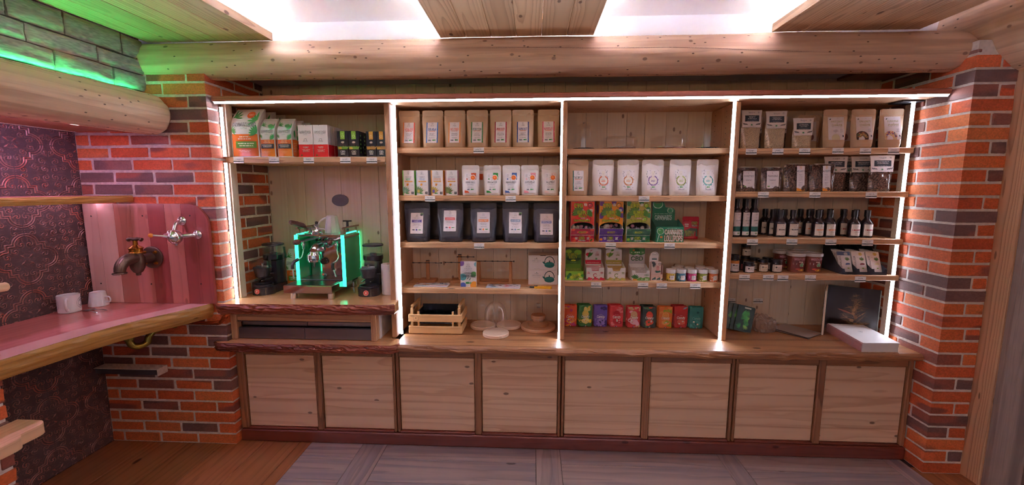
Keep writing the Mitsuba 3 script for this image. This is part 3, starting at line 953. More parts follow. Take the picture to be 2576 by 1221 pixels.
class Print:
    """flat colour shapes in the x-z plane, seen from -y, each layer a hair in front of the last"""
    def __init__(self):
        self.v, self.f, self.c, self.n, self.l = [], [], [], 0, 0

    def raw(self, v2, f, col, layer=None):
        if layer is None:
            self.l += 1
            layer = self.l
        v2 = np.asarray(v2, float)
        self.v.append(np.c_[v2[:, 0], np.full(len(v2), -.00010 * layer), v2[:, 1]])
        self.f.append(np.asarray(f) + self.n)
        self.c.append(np.tile(lin(col), (len(v2), 1)))
        self.n += len(v2)
        return self

    def rect(self, x0, z0, x1, z1, col, sub=1, layer=None):
        X, Z = np.meshgrid(np.linspace(x0, x1, sub + 1), np.linspace(z0, z1, sub + 1), indexing='ij')
        return self.raw(np.stack([X, Z], -1).reshape(-1, 2), grid(sub + 1, sub + 1), col, layer)

    def ell(self, cx, cz, rx, rz, col, n=20, layer=None):
        a = np.arange(n) * 2 * np.pi / n
        v = np.vstack([[[cx, cz]], np.c_[cx + rx * np.cos(a), cz + rz * np.sin(a)]])
        return self.raw(v, [[0, 1 + k, 1 + (k + 1) % n] for k in range(n)], col, layer)

    def ring(self, cx, cz, r0, r1, col, n=24, a0=0, a1=2 * np.pi, kz=1.):
        a = np.linspace(a0, a1, n + 1)
        v = np.vstack([np.c_[cx + r0 * np.cos(a), cz + kz * r0 * np.sin(a)], np.c_[cx + r1 * np.cos(a), cz + kz * r1 * np.sin(a)]])
        f = []
        for k in range(n):
            f += [[k, n + 1 + k, n + 2 + k], [k, n + 2 + k, k + 1]]
        return self.raw(v, f, col)

    def poly(self, pts, col, layer=None):
        g = pts if hasattr(pts, 'exterior') else Polygon(pts)
        v, f = trimesh.creation.triangulate_polygon(g, engine='earcut')
        return self.raw(v, f, col, layer)

    def fan(self, pts, col, layer=None):
        v = np.asarray(pts, float)
        return self.raw(v, [[0, k, k + 1] for k in range(1, len(v) - 1)], col, layer)

    def text(self, s, cx, cz, h, col, bold=True, w=None, shear=0., align=0, layer=None):
        v, f = glyph(s, bold)
        v = v * h
        x0, x1 = v[:, 0].min(), v[:, 0].max()
        k = 1.
        if w:
            k = w / (x1 - x0)
        x = (v[:, 0] - (x0 + x1) / 2 if align == 0 else v[:, 0] - x0) * k
        z = v[:, 1] - h / 2
        return self.raw(np.c_[cx + x + shear * z, cz + z], f, col, layer)

    def fat(self, s, cx, cz, h, col, edge, w=None, shear=0., e=.07):
        """lettering with a thick outline"""
        self.l += 1
        for k in range(8):
            a = k * np.pi / 4
            self.text(s, cx + e * h * np.cos(a), cz + e * h * np.sin(a), h, edge, True, w, shear, layer=self.l)
        return self.text(s, cx, cz, h, col, True, w, shear)

    def lines(self, cx, cz, w, h, n, col, seed=1, th=.35):
        """small print: rows of dashes"""
        r = random.Random(seed)
        self.l += 1
        for i in range(n):
            z = cz + h * (.5 - (i + .5) / n)
            x, ww = cx - w / 2 * r.uniform(.6, 1), w * r.uniform(.55, 1)
            x = cx - ww / 2
            while x < cx + ww / 2 - 1e-6:
                b = min(x + w * r.uniform(.10, .26), cx + ww / 2)
                self.rect(x, z - th * h / n / 2, b, z + th * h / n / 2, col, layer=self.l)
                x = b + w * .03
        return self

    def leaf(self, cx, cz, L, a, col, wd=.16, layer=None):
        t = np.linspace(0, 1, 7)
        w = wd * L * np.sin(np.pi * t) ** .8
        p = np.r_[np.c_[t * L, w], np.c_[t[::-1] * L, -w[::-1]]][:-1]
        c, s = math.cos(a), math.sin(a)
        q = np.c_[cx + c * p[:, 0] - s * p[:, 1], cz + s * p[:, 0] + c * p[:, 1]]
        n = len(t)
        f = [[i, 2 * n - 2 - i, i + 1] for i in range(n - 1)] + [[i + 1, 2 * n - 2 - i, 2 * n - 3 - i] for i in range(n - 2)]
        return self.raw(q[:2 * n - 1] if len(q) >= 2 * n - 1 else q, [x for x in f if max(x) < len(q)], col, layer)

    def hemp(self, cx, cz, L, a, col, n=7, wd=.11):
        self.l += 1
        for i in range(n):
            t = (i - (n - 1) / 2)
            self.leaf(cx, cz, L * (1 - .09 * abs(t) ** 1.5), a + t * .42, col, wd, layer=self.l)
        return self

    def eco(self, cx, cz, w, dark='#2f8a4c'):
        self.rect(cx - w / 2, cz - w * .19, cx + w * .12, cz + w * .19, dark)
        return self.rect(cx + w * .17, cz - w * .19, cx + w / 2, cz + w * .19, '#6fa47c')

    def mesh(self, surf=None, off=.0006):
        v = np.vstack(self.v)
        if surf is not None:
            v[:, 1] += surf(v[:, 0], v[:, 2])
        v[:, 1] -= off
        return trimesh.Trimesh(v, np.vstack(self.f), process=False), np.vstack(self.c)


def add_print(p, pr, name='label', surf=None, off=.0006, mat='print', tw=None, label=None):
    m, c = pr.mesh(surf, off)
    if tw is not None:
        m.apply_transform(tw)
    p.add(name, m, mat, False, color=c, label=label)


TR = trimesh.transformations


def mx(*ops):
    m = np.eye(4)
    for o in ops:
        m = m @ o
    return m


def tr(x, y, z):
    return TR.translation_matrix([x, y, z])


def ro(ax, deg):
    return TR.rotation_matrix(math.radians(deg), ax)


def pouch_surf(w, h, d, zb=.12, seal=.14):
    def s(x, z):
        t = np.clip((h * (1 - seal) - z) / (h * (1 - seal - zb)), 0, 1)
        t = np.where(z < h * zb, .8 + .2 * z / (h * zb), t)
        return -.5 * d * t * (1 - np.abs(2 * x / w) ** 6) - .0006
    return s


def pouch_mesh(w, h, d, nb=.95, seed=1, wr=.0025, rc=.009, nx=26, nz=30, zb=.12, seal=.14):
    s = pouch_surf(w, h, d, zb, seal)
    zz = np.unique(np.r_[np.linspace(0, h - rc, nz), h - rc + rc * np.sin(np.linspace(0, np.pi / 2, 6))])
    hw = w / 2 * (nb + (1 - nb) * np.clip(zz / h / .5, 0, 1))
    k = zz > h - rc
    hw[k] -= rc - np.sqrt(np.maximum(rc * rc - (zz[k] - (h - rc)) ** 2, 0))
    k = zz < .006
    hw[k] -= .003 * (1 - zz[k] / .006)
    U, Z = np.meshgrid(np.linspace(-1, 1, nx), zz, indexing='ij')
    X = U * hw[None]
    fr = s(U * w / 2, Z)
    P = np.stack([X * 28, Z * 22, np.full_like(X, seed * 5.)], -1)
    wn = wr * (meshkit.fbm(P, 3, seed)) * np.clip((1 - np.abs(U)) * 8, 0, 1)
    zip_ = .0012 * np.exp(-((Z - h * .845) / .003) ** 2)
    F = np.stack([X, fr + wn - zip_, Z], -1)
    B = np.stack([X, -fr * .8 - wn, Z], -1)
    n, m = F.shape[:2]
    f = grid(n, m)
    v = np.vstack([F.reshape(-1, 3), B.reshape(-1, 3)])
    bottom = []
    for i in range(n - 1):
        a, b = i * m, (i + 1) * m
        bottom += [[a, n * m + a, n * m + b], [a, n * m + b, b]]
    return trimesh.Trimesh(v, np.vstack([f, f[:, ::-1] + n * m, bottom]), process=False)


def carton(p, w, d, h, mat, name='body', c=.0012):
    p.add(name, cbox(-w / 2, w / 2, 0, d, 0, h, c), mat)


# ------------------------------------------------------------------ price tags
def price_tag(x, y, z, label, rx=0, wall=False):
    p = Proto()
    p.add('card', cbox(-.031, .031, -.0012, 0, -.0165, .0165, .0004), 'white_matt')
    q = Print()
    q.lines(0, .006, .038, .009, 2, '#4a4a50', seed=int(abs(x) * 1000) % 97)
    q.rect(-.0305, -.0085, .0305, -.0035, '#1d2a30')
    add_print(p, q, 'card__print', None, .0013)
    if not wall:
        p.add('holder', cbox(-.0315, .0315, -.0014, .0, .0167, .0177, .0003), 'holder_clear')
    p.stamp('price_tag', at(x, y, z), label, 'price tag')


pbr('holder_clear', '#dcd8d8', .15, 0, .5)

# ------------------------------------------------------------------ BAY 2, first shelf: kraft tea pouches
def tea_label(title, c1, c2, bar='#c9702f', w=.070, h=.122, zc=.088, tc=None):
    q = Print()
    q.rect(-w / 2, zc - h / 2, w / 2, zc + h / 2, '#f1eef3', 4)
    q.rect(-w / 2, zc - h / 2, -w / 2 + .006, zc + h / 2, c1, 3)
    q.rect(w / 2 - .006, zc - h / 2, w / 2, zc + h / 2, c2, 3)
    q.ring(0, zc + h * .42, .0045, .0053, '#55585c', 16)
    q.hemp(0, zc + h * .405, .004, np.pi / 2, '#55585c', 5)
    q.text('POP CBD', 0, zc + h * .325, .0038, '#4a4c50', True, .020)
    q.text(title, 0, zc + h * .155, .0125, tc or c1, True, .050 if len(title) > 7 else .046)
    q.rect(-.019, zc + h * .055, .019, zc + h * .075, bar)
    q.lines(0, zc - .012, .044, .020, 5, '#8d8d96', seed=len(title))
    q.lines(0, zc - .032, .040, .006, 2, '#77777f', seed=len(title) + 3)
    q.rect(-.022, zc - h * .42, -.004, zc - h * .34, '#a9aab8')
    q.lines(-.013, zc - h * .38, .016, .006, 2, '#5b5d6b', seed=3, th=.6)
    q.eco(.013, zc - h * .37, .019)
    return q


X2 = [(-.741, 'VITALITÉ', '#e2823f', '#dd5a4c', '#d9605a', 'orange bands', .5), (-.600, 'COOL RELAX', '#4a7fc4', '#4a86cf', '#3c66a8', 'sky blue bands', -.8), (-.467, 'ANTI-STRESS', '#eda24e', '#f0a04a', '#e06a4a', 'light orange bands', 1.),
      (-.332, 'DIGESTION', '#2f7a4a', '#2f7a4a', '#3f5a54', 'green bands', 0.), (-.192, 'IMMUNO BOOST', '#9c2a44', '#a92a4a', '#a8283c', 'crimson bands', -.5), (-.061, 'BONNE NUIT', '#2a4890', '#1f3f86', '#2a4a8c', 'navy bands', .6), (.089, "NATUR'ELLES", '#d94a80', '#d03a70', '#d23f74', 'pink patterned bands', 0.)]
for i, (x, t, c1, c2, tc, desc, a) in enumerate(X2):
    p = Proto()
    p.add('body', pouch_mesh(.126, .219, .072, .96, 11 + i), 'kraft', True)
    q = tea_label(t, c1, c2, tc=tc)
    if i == 6:
        r = random.Random(2)
        for _ in range(26):
            xx, zz = r.choice((-.032, .032)) + r.uniform(-.002, .002), .088 + r.uniform(-.056, .056)
            q.ell(xx, zz, r.uniform(.001, .0022), r.uniform(.001, .0022), r.choice(('#f1eef3', '#d03a70')), 8)
    add_print(p, q, 'label', pouch_surf(.126, .219, .072))
    p.stamp('tea_pouch', at(x, 2.575, S2[0] + .0002, a), f'brown kraft tea pouch with a white label and {desc} on the top shelf', 'pouch', 'kraft tea pouches on the top shelf')
pk = Proto()
pk.add('body', pouch_mesh(.122, .205, .060, .96, 31), 'kraft', True)
for i, (x, side) in enumerate(((-.668, 'first'), (-.525, 'second'), (-.398, 'third'), (-.262, 'fourth'), (-.125, 'fifth'), (.020, 'sixth'))):
    pk.stamp('tea_pouch', at(x, 2.70, S2[0] + .0002, 3 * (i % 3 - 1)), f'plain kraft pouch in the dark back row, {side} from the left', 'pouch', 'kraft tea pouches on the top shelf')

# ------------------------------------------------------------------ BAY 2, second shelf
pbr('card_white', '#efecee', .45, 0, .4)
TB = [(-.752, 'MINT', '#59b08a', '#6cc04a', '#9fd4c0', 'green side'), (-.668, 'RELAX', '#9db6d8', '#b9c4d4', '#8fa0c0', 'pale blue side'), (-.577, 'STRESSLESS', '#e0a080', '#e69a3c', '#c8886a', 'orange side'), (-.490, 'BEDTIME', '#c890b0', '#d3a3b0', '#a98a9a', 'pinkish side')]
for i, (x, t, tc, side, soft, desc) in enumerate(TB):
    p = Proto()
    w, h, d = .072, .150, .055
    carton(p, w, d, h, 'card_white')
    q = Print()
    q.rect(-w / 2 + .001, .001, -w / 2 + .006, h - .001, side)
    q.ring(0, h * .91, .0045, .0054, '#4a4c50', 16)
    q.text('POP CBD', 0, h * .845, .0036, '#4a4c50', True, .017)
    q.lines(0, h * .73, .044, .010, 3, '#8f93a4', seed=i)
    q.text(t, 0, h * .645, .0105, tc, True, .044 if len(t) > 6 else .030)
    q.rect(-.020, h * .535, .022, h * .575, '#d99a3a')
    q.ell(-.020, h * .555, .003, .003, '#d99a3a', 10)
    q.ell(.022, h * .555, .003, .003, '#d99a3a', 10)
    q.lines(0, h * .555, .034, .003, 1, '#f2dcae', seed=2)
    q.poly([(-.012, h * .39), (-.002, h * .38), (.003, h * .46), (-.010, h * .48)], '#d9953a')
    q.lines(.022, h * .42, .016, .003, 1, '#8d8d96', seed=5)
    for k in range(5):
        q.leaf(-w / 2 + .006, .012, .045, .5 + .28 * k, ['#7cae9a', '#6d8a5c', '#b9a24a', '#6f7a4c'][i], .13)
    q.ell(-w / 2 + .014, h * .17, .008, .010, ['#9fc8b6', '#c9b85c', '#6d5aa8', '#8a9a5c'][i], 12)
    q.lines(.008, h * .205, .040, .003, 1, '#54565e', seed=7)
    q.eco(-.006, h * .085, .018)
    q.rect(.017, h * .05, .032, h * .145, '#23262a')
    q.lines(.0245, h * .10, .011, .010, 3, '#d0d2d4', seed=8)
    add_print(p, q, 'body__print')
    q = Print()
    q.rect(.001, .001, d - .001, h - .001, side)
    q.lines(d * .5, h * .3, d * .6, .05, 8, '#f3f0ee' if i in (0, 2) else '#8d8d96', seed=4)
    add_print(p, q, 'body__side_print', tw=mx(tr(w / 2, 0, 0), ro([0, 0, 1], 90)))
    p.stamp('tea_carton', at(x, 2.552, S2[1] + .0002, [0, 0, 0, -1.5][i]), f'upright white tea carton with {desc}, {["first", "second", "third", "fourth"][i]} from the left on its shelf', 'carton', 'tea cartons on the second shelf')
WP = [(-.375, 'ROOIBOS VANILLE', '#d2552f', 'orange-red square behind a cup'), (-.243, 'CHANVRE 70%', '#2f8a3e', 'green square behind a cup'), (-.130, 'DOUCE NUIT', '#4a6bb0', 'blue square behind a cup'), (-.018, 'SUPER RELAX', '#e89aa6', 'pink square behind a cup'), (.104, 'NO STRESS', '#f0d8d4', 'pale label and an orange cup')]
for i, (x, t, c, desc) in enumerate(WP):
    p = Proto()
    w, h, d = .106, .180, .060
    p.add('body', pouch_mesh(w, h, d, .93, 41 + i), 'pouch_white', True)
    q = Print()
    zc, L, H = .075, .068, .118
    q.rect(-L / 2, zc - H / 2, L / 2, zc + H / 2, '#f0ecf0', 4)
    q.ring(-L * .30, zc + H * .38, .004, .0048, '#55585c', 14)
    q.lines(-L * .30, zc + H * .30, .014, .003, 1, '#55585c', seed=2)
    q.rect(.004, zc + H * .16, L / 2, zc + H * .5, c, 2)
    for k in range(9):
        q.leaf(.014, zc + H * .25, .026, k * .7 + .3, '#4c5a58', .035)
    q.ell(.015, zc + H * .26, .0175, .0175, '#f6ede6', 24)
    q.ell(.015, zc + H * .26, .0135, .0135, '#e2702c', 24)
    q.ell(.013, zc + H * .28, .006, .004, '#ee9a54', 12)
    q.ell(-L * .30, zc + H * .19, .004, .004, c, 12)
    q.text(t, 0, zc + H * .03, .0085, '#3e4450', True, .056 if len(t) > 9 else .048)
    q.lines(0, zc - H * .08, .046, .012, 3, '#9a9aa2', seed=i)
    q.lines(0, zc - H * .22, .040, .006, 2, '#85858d', seed=i + 4)
    q.rect(-.018, zc - H * .36, -.005, zc - H * .30, '#6b6d80')
    q.eco(.012, zc - H * .33, .018)
    q.fan([(-L / 2, zc - H / 2), (-.004, zc - H / 2), (-.014, zc - H * .41), (-L / 2, zc - H * .38)], c)
    add_print(p, q, 'label', pouch_surf(w, h, d))
    p.stamp('tea_pouch', at(x, 2.565, S2[1] + .0002, [2, 0, -1, 0, -2][i]), f'white tea pouch with a {desc} on the second shelf', 'pouch', 'white tea pouches on the second shelf')
pw = Proto()
pw.add('body', pouch_mesh(.104, .176, .05, .93, 51), 'pouch_white', True)
q = Print()
q.rect(.004, .095, .034, .132, '#d2552f', 2)
add_print(pw, q, 'label', pouch_surf(.104, .176, .05))
for i, x in enumerate((-.345, -.07, .075)):
    pw.stamp('tea_pouch', at(x, 2.66, S2[1] + .0002), f'white pouch half hidden behind the front row, {["left", "middle", "right"][i]} one of three', 'pouch', 'white tea pouches on the second shelf')

# ------------------------------------------------------------------ BAY 2, third shelf: black pouches
BP = [(-.714, 'SOMMEIL', '#4a3f98', True, 'violet title bar'), (-.508, 'AMOUR INTENSE', '#d84a52', False, 'red title bar'), (-.302, 'EASY VIBES', '#e88a3a', False, 'orange title bar'), (-.105, 'JE SUIS ZEN', '#6d93b4', True, 'steel blue title bar'), (.084, 'RESPIRATION', '#6478b8', False, 'periwinkle title bar')]
for i, (x, t, c, badge, desc) in enumerate(BP):
    p = Proto()
    w, h, d = .160, .240, .085
    p.add('body', pouch_mesh(w, h, d, .92, 61 + i, wr=.003), 'pouch_black', True)
    q = Print()
    zc, L, H = [.115, .130, .120, .120, .112][i], .078, .126
    q.rect(-L / 2, zc - H / 2, L / 2, zc + H / 2, '#f0ebf0', 4)
    q.ring(0, zc + H * .41, .0045, .0054, '#55585c', 16)
    q.text('POP CBD', 0, zc + H * .335, .0036, '#4a4c50', True, .016)
    q.lines(0, zc + H * .24, .050, .008, 2, '#a2a2aa', seed=i)
    q.rect(-.030, zc + H * .04, .030, zc + H * .16, c, 2)
    q.text(t, 0, zc + H * .10, .0082, '#f4f1f4', True, .050 if len(t) > 7 else .040)
    q.lines(0, zc - H * .06, .054, .016, 4, '#9a9aa2', seed=i + 5)
    q.lines(0, zc - H * .20, .048, .006, 2, '#7a7a82', seed=i + 9)
    q.rect(-.026, zc - H * .35, -.012, zc - H * .29, '#5a5c70')
    q.ell(0, zc - H * .32, .0055, .0055, c, 16)
    q.eco(.020, zc - H * .32, .016, '#2f7a44')
    q.lines(0, zc - H * .43, .05, .004, 1, '#8a8a92', seed=2)
    if badge:
        q.poly([(L / 2 - .018, zc + H * .36), (L / 2 - .001, zc + H * .40), (L / 2 - .001, zc + H / 2 - .001), (L / 2 - .018, zc + H / 2 - .001)], '#4e7a3c')
        q.ell(L / 2 - .011, zc + H * .39, .0085, .005, '#20242a', 14)
    add_print(p, q, 'label', pouch_surf(w, h, d))
    p.stamp('tea_pouch', at(x, 2.595, S2[2] + .0002, [1, 0, 2, -1, 0][i]), f'large matt black pouch with a white label and {desc}', 'pouch', 'black pouches on the third shelf')
pb = Proto()
pb.add('body', pouch_mesh(.158, .236, .07, .92, 71), 'pouch_black', True)
for i, x in enumerate((-.655, -.445, -.238, -.045)):
    pb.stamp('tea_pouch', at(x, 2.735, S2[2] + .0002), f'black pouch in the back row filling the {["first", "second", "third", "fourth"][i]} gap from the left', 'pouch', 'black pouches on the third shelf')

# ------------------------------------------------------------------ BAY 1 shelf: coffee
def coffee_print(w, h, small):
    q = Print()
    zs = h * (.46 if not small else .44)
    q.rect(-w * .46, zs, w * .46, h * .93, '#eceff0', 6)
    q.rect(-w * .46, h * .02, w * .46, zs, '#e0702c' if not small else '#ea8a2a', 6)
    if small:
        q.rect(-w * .46, zs - h * .10, w * .46, zs, '#d2622c', 4)
    for k in range(7):
        q.leaf(-w * .40, h * .80, w * .30, 1.57 + (k - 3) * .55, '#3f9a52', .10)
        q.leaf(w * .42, h * .74, w * .34, 2.2 + (k - 3) * .5, '#3fae58', .11)
        q.leaf(-w * .46, h * .52, w * .18, .4 + (k - 3) * .4, '#4c8a4c', .1)
        q.leaf(w * .45, h * .48, w * .30, 2.4 + (k - 3) * .35, '#3a9450', .12)
    if not small:
        q.ell(w * .16, h * .86, w * .14, w * .13, '#d9682c', 20)
        q.lines(w * .16, h * .865, w * .2, h * .05, 3, '#f0d8c4', seed=4, th=.5)
    else:
        q.ell(w * .16, h * .80, w * .16, w * .12, '#5ab06c', 16)
    q.text('CANNABISSIMO', 0, h * .655, h * (.075 if not small else .065), '#3e4046', False, w * .84)
    q.rect(-w * .40, h * .605, -w * .14, h * .609, '#4a4c50')
    q.rect(w * .14, h * .605, w * .40, h * .609, '#4a4c50')
    q.text('coffee', 0, h * .58, h * .035, '#8fae92', False, w * .24, shear=.3)
    q.lines(0, h * .385, w * .6, h * .08, 2, '#f6d8c4', seed=7, th=.5)
    if not small:
        q.rect(-w * .32, h * .185, w * .42, h * .315, '#4f8a34', 3)
        q.lines(w * .05, h * .25, w * .6, h * .09, 2, '#dfe8cc', seed=8, th=.5)
    else:
        q.rect(-w * .42, h * .22, w * .44, h * .335, '#20242a', 3)
        q.lines(0, h * .28, w * .66, h * .08, 2, '#e8e4dc', seed=8, th=.5)
    q.lines(0, h * .12, w * .6, h * .06, 2, '#f0b890', seed=9, th=.4)
    return q


def bag_surf(w, h, d):
    """gusseted bag: front flat and upright below, leaning back to the folded top"""
    def s(x, z):
        t = np.clip((z / h - .60) / .40, 0, 1)
        return -d * (1 - t ** 1.6 * .9) - .004 * np.cos(np.pi * x / w) * (1 - t)
    return s


def bag_mesh(w, h, d, seed, wr=.004, nx=20, nz=30):
    s = bag_surf(w, h, d)
    U, Z = np.meshgrid(np.linspace(-1, 1, nx), np.linspace(0, h, nz), indexing='ij')
    hw = w / 2 * (1 - .06 * np.exp(-((Z / h - .55) / .12) ** 2))
    X = U * hw
    P = np.stack([X * 25, Z * 20, np.full_like(X, seed * 4.)], -1)
    wn = wr * meshkit.fbm(P, 3, seed) * np.clip((1 - np.abs(U)) * 6, 0, 1)
    F = np.stack([X, s(X, Z) + wn, Z + .004 * (meshkit.noise(P * .6, 3) - .5) * (Z > h * .9)], -1)
    B = np.stack([X, np.maximum(F[..., 1] * 0 - .002, F[..., 1] + .004), Z], -1)
    n, m = F.shape[:2]
    f = grid(n, m)
    v = np.vstack([F.reshape(-1, 3), B.reshape(-1, 3)])
    k = n * m
    side = []
    for j in range(m - 1):
        a, b = (n - 1) * m + j, j
        side += [[a, k + a, k + a + 1], [a, k + a + 1, a + 1], [b, b + 1, k + b + 1], [b, k + b + 1, k + b]]
    for i in range(n - 1):
        a, b = i * m, (i + 1) * m
        side += [[a, k + a, k + b], [a, k + b, b], [a + m - 1, b + m - 1, k + b + m - 1], [a + m - 1, k + b + m - 1, k + a + m - 1]]
    return trimesh.Trimesh(v, np.vstack([f, f[:, ::-1] + k, side]), process=False)


pbr('bag_white', '#e6eaea', .25, 0, .5)
pbr('bag_orange_side', '#c9602a', .28, 0, .5)


def coffee_bag(w, h, d, small, seed):
    p = Proto()
    p.add('body', bag_mesh(w, h, d, seed), 'bag_white', 30)
    s = bag_surf(w, h, d)
    m, c = coffee_print(w, h, small).mesh(lambda x, z: s(x, z) + .0006, .0012)
    keep = (np.abs(m.vertices[m.faces][:, :, 0]) < w * .475).all(1)
    m = trimesh.Trimesh(m.vertices, m.faces[keep], process=False)
    p.add('body__print', m, 'print_gloss', False, color=c)
    q = Print()
    q.rect(0.004, h * .02, d - .004, h * .45, '#d2652a', 2)
    q.lines(d * .5, h * .25, d * .6, h * .25, 6, '#f0c8a8', seed=5)
    q.leaf(d * .5, h * .5, h * .2, 1.6, '#3f9a52', .2)
    add_print(p, q, 'body__side_print', mat='print_gloss', tw=mx(tr(w / 2 + .0004, -d, 0), ro([0, 0, 1], 90)))
    return p


Z1 = 1.7312
P = coffee_bag(.165, .285, .085, False, 3)
P.stamp('coffee_bag', at(-1.672, 2.523, Z1, 0), 'large white and orange coffee bag, frontmost at the left end of the top shelf', 'coffee bag', 'large coffee bags')
P.stamp('coffee_bag', at(-1.671, 2.622, Z1, 0), 'large white and orange coffee bag, second in its row behind the front one', 'coffee bag', 'large coffee bags')
P.stamp('coffee_bag', at(-1.669, 2.722, Z1, 0), 'large white and orange coffee bag, rearmost of its row', 'coffee bag', 'large coffee bags')
P = coffee_bag(.088, .225, .06, True, 5)
for k, (x, y, r_, lab) in enumerate(((-1.541, 2.502, 0, 'small orange and white coffee bag, front left of the two columns'), (-1.441, 2.505, 0, 'small orange and white coffee bag, front right of the two columns'), (-1.439, 2.584, 0, 'small orange and white coffee bag, second in the right column'), (-1.437, 2.662, 0, 'small orange and white coffee bag, third in the right column'), (-1.433, 2.740, 0, 'small orange and white coffee bag, last in the right column'), (-1.541, 2.584, 0, 'small orange and white coffee bag, second in the left column'))):
    P.stamp('coffee_bag', at(x, y, Z1, r_), lab, 'coffee bag', 'small coffee bags')


def capsule_box(w, d, h, red):
    p = Proto()
    carton(p, w, d, h, 'card_white' if red else 'black_gloss')
    q = Print()
    if red:
        q.rect(-w / 2 + .0005, .0005, w / 2 - .0005, h * .39, '#d8262c')
        q.text('CANNABISSIMO', 0, h * .78, h * .075, '#55585e', False, w * .80)
        q.rect(-w * .38, h * .725, w * .38, h * .73, '#55585e')
        q.lines(0, h * .69, w * .3, h * .02, 1, '#8a8c90', seed=2)
        q.ring(0, h * .955, w * .10, w * .12, '#6a6c70', 10, .3, 2.8)
        q.ell(0, h * .49, w * .17, h * .018, '#7a7c84', 16)
        q.ell(0, h * .49, w * .14, h * .011, '#efecee', 16)
        q.poly([(-w * .11, h * .50), (w * .11, h * .50), (w * .08, h * .57), (-w * .08, h * .57)], '#7a7c84')
        q.poly([(-w * .09, h * .505), (w * .09, h * .505), (w * .06, h * .56), (-w * .06, h * .56)], '#efecee')
        q.lines(0, h * .30, w * .5, h * .07, 2, '#f2c4c0', seed=3, th=.55)
        q.lines(0, h * .20, w * .6, h * .09, 3, '#f2c4c0', seed=6, th=.5)
        q.hemp(-w * .30, h * .03, h * .06, 1.57, '#5a7a34', 5)
    add_print(p, q, 'body__print', mat='print_gloss') if red else None
    if red:
        q = Print()
        q.rect(.0005, .0005, d - .0005, h * .39, '#c42028')
        q.rect(d * .45, h * .4, d * .55, h * .95, '#c8ccd4')
        add_print(p, q, 'body__side_print', mat='print_gloss', tw=mx(tr(w / 2, 0, 0), ro([0, 0, 1], 90)))
    return p


def cbd_box(w, d, h, col, grass):
    p = Proto()
    carton(p, w, d, h, 'black_gloss')
    q = Print()
    q.rect(-w * .20, h * .68, w * .22, h * .995, col)
    q.ring(w * .01, h * .80, w * .09, w * .12, '#e8e4d0', 16)
    q.lines(w * .01, h * .90, w * .2, h * .03, 1, '#f0ecd8', seed=3)
    q.rect(-w * .45, h * .29, w * .45, h * .40, grass, 2)
    for k in range(14):
        q.leaf(-w * .44 + k * w * .066, h * .30, h * .14, 1.57 + .4 * math.sin(k * 2.3), grass, .10)
    q.ell(w * .02, h * .53, w * .15, h * .09, '#2a1c16', 14)
    q.ell(w * .02, h * .565, w * .16, h * .04, '#c8b8a4', 14)
    q.poly([(-w * .38, h * .30), (-w * .10, h * .30), (-w * .10, h * .37), (-w * .38, h * .38)], '#c9a23a')
    q.text('CBD', 0, h * .20, h * .085, '#eceae6', True, w * .42)
    q.lines(0, h * .11, w * .42, h * .05, 1, '#eceae6', seed=2, th=.7)
    add_print(p, q, 'body__print', mat='print_gloss')
    q = Print()
    for k in range(5):
        q.rect(d * .3, h * (.15 + .16 * k), d * .5, h * (.22 + .16 * k), grass)
    add_print(p, q, 'body__side_print', mat='print_gloss', tw=mx(tr(w / 2, 0, 0), ro([0, 0, 1], 90)))
    return p


order = ['frontmost', 'second', 'third', 'rearmost']
P = capsule_box(.086, .078, .183, True)
for c, x in enumerate((-1.318, -1.228)):
    for k in range(4):
        P.stamp('coffee_box', at(x, 2.447 + .0805 * k, Z1), f'red and white coffee box, {order[k]} of the {["left", "right"][c]} column', 'coffee box', 'red and white coffee boxes')
P = cbd_box(.0625, .058, .147, '#7fb03a', '#6f9a3a')
for c, x in enumerate((-1.099, -1.034)):
    for k in range(4):
        P.stamp('coffee_box', at(x, 2.447 + .060 * k, Z1), f'black coffee box with a green tab, {order[k]} of the {["left", "right"][c]} column', 'coffee box', 'black coffee boxes')
P = cbd_box(.057, .058, .144, '#d9a03c', '#b98a4a')
for c, x in enumerate((-.933, -.874)):
    for k in range(3):
        P.stamp('coffee_box', at(x, 2.450 + .060 * k, Z1), f'black coffee box with a golden tab, {order[k]} of the {["left", "right"][c]} column', 'coffee box', 'black coffee boxes')

# ------------------------------------------------------------------ BAY 2, fourth shelf
pbr('holder_wood', '#a8744a', .5, 0, .3)
Z4 = .9382


def flask(p, x, y, z, r, neck, name='flask'):
    """round-bottomed flask hanging by its neck; z is the centre of its bulb"""
    a = np.linspace(-np.pi / 2, 1.22, 18)
    prof = [(max(r * math.cos(t), 1e-9 if i == 0 else 0), r * math.sin(t)) for i, t in enumerate(a)]
    rn = r * math.cos(1.22)
    prof += [(rn * .95, r * .99), (rn * .9, r * .95 + neck * .5), (rn * .95, r * .95 + neck * .8), (rn * 1.3, r * .95 + neck)]
    prof[0] = (0, -r)
    m = lathe(prof, 28)
    p.add(name, mov(m, x, y, z), 'glass_thin', True)


def rod(p, x0, x1, y, z, rings):
    m = tube([(x0, y, z), (x1, y, z)], .0022, 8)
    p.add('rod', m, 'black_matt')
    for x in list(rings) + [x0, x1]:
        p.add('ring', mov(rot(cyl(0, 0, -.0035, .0035, .0042, 10), [0, 1, 0], 90), x, y, z), 'black_matt')


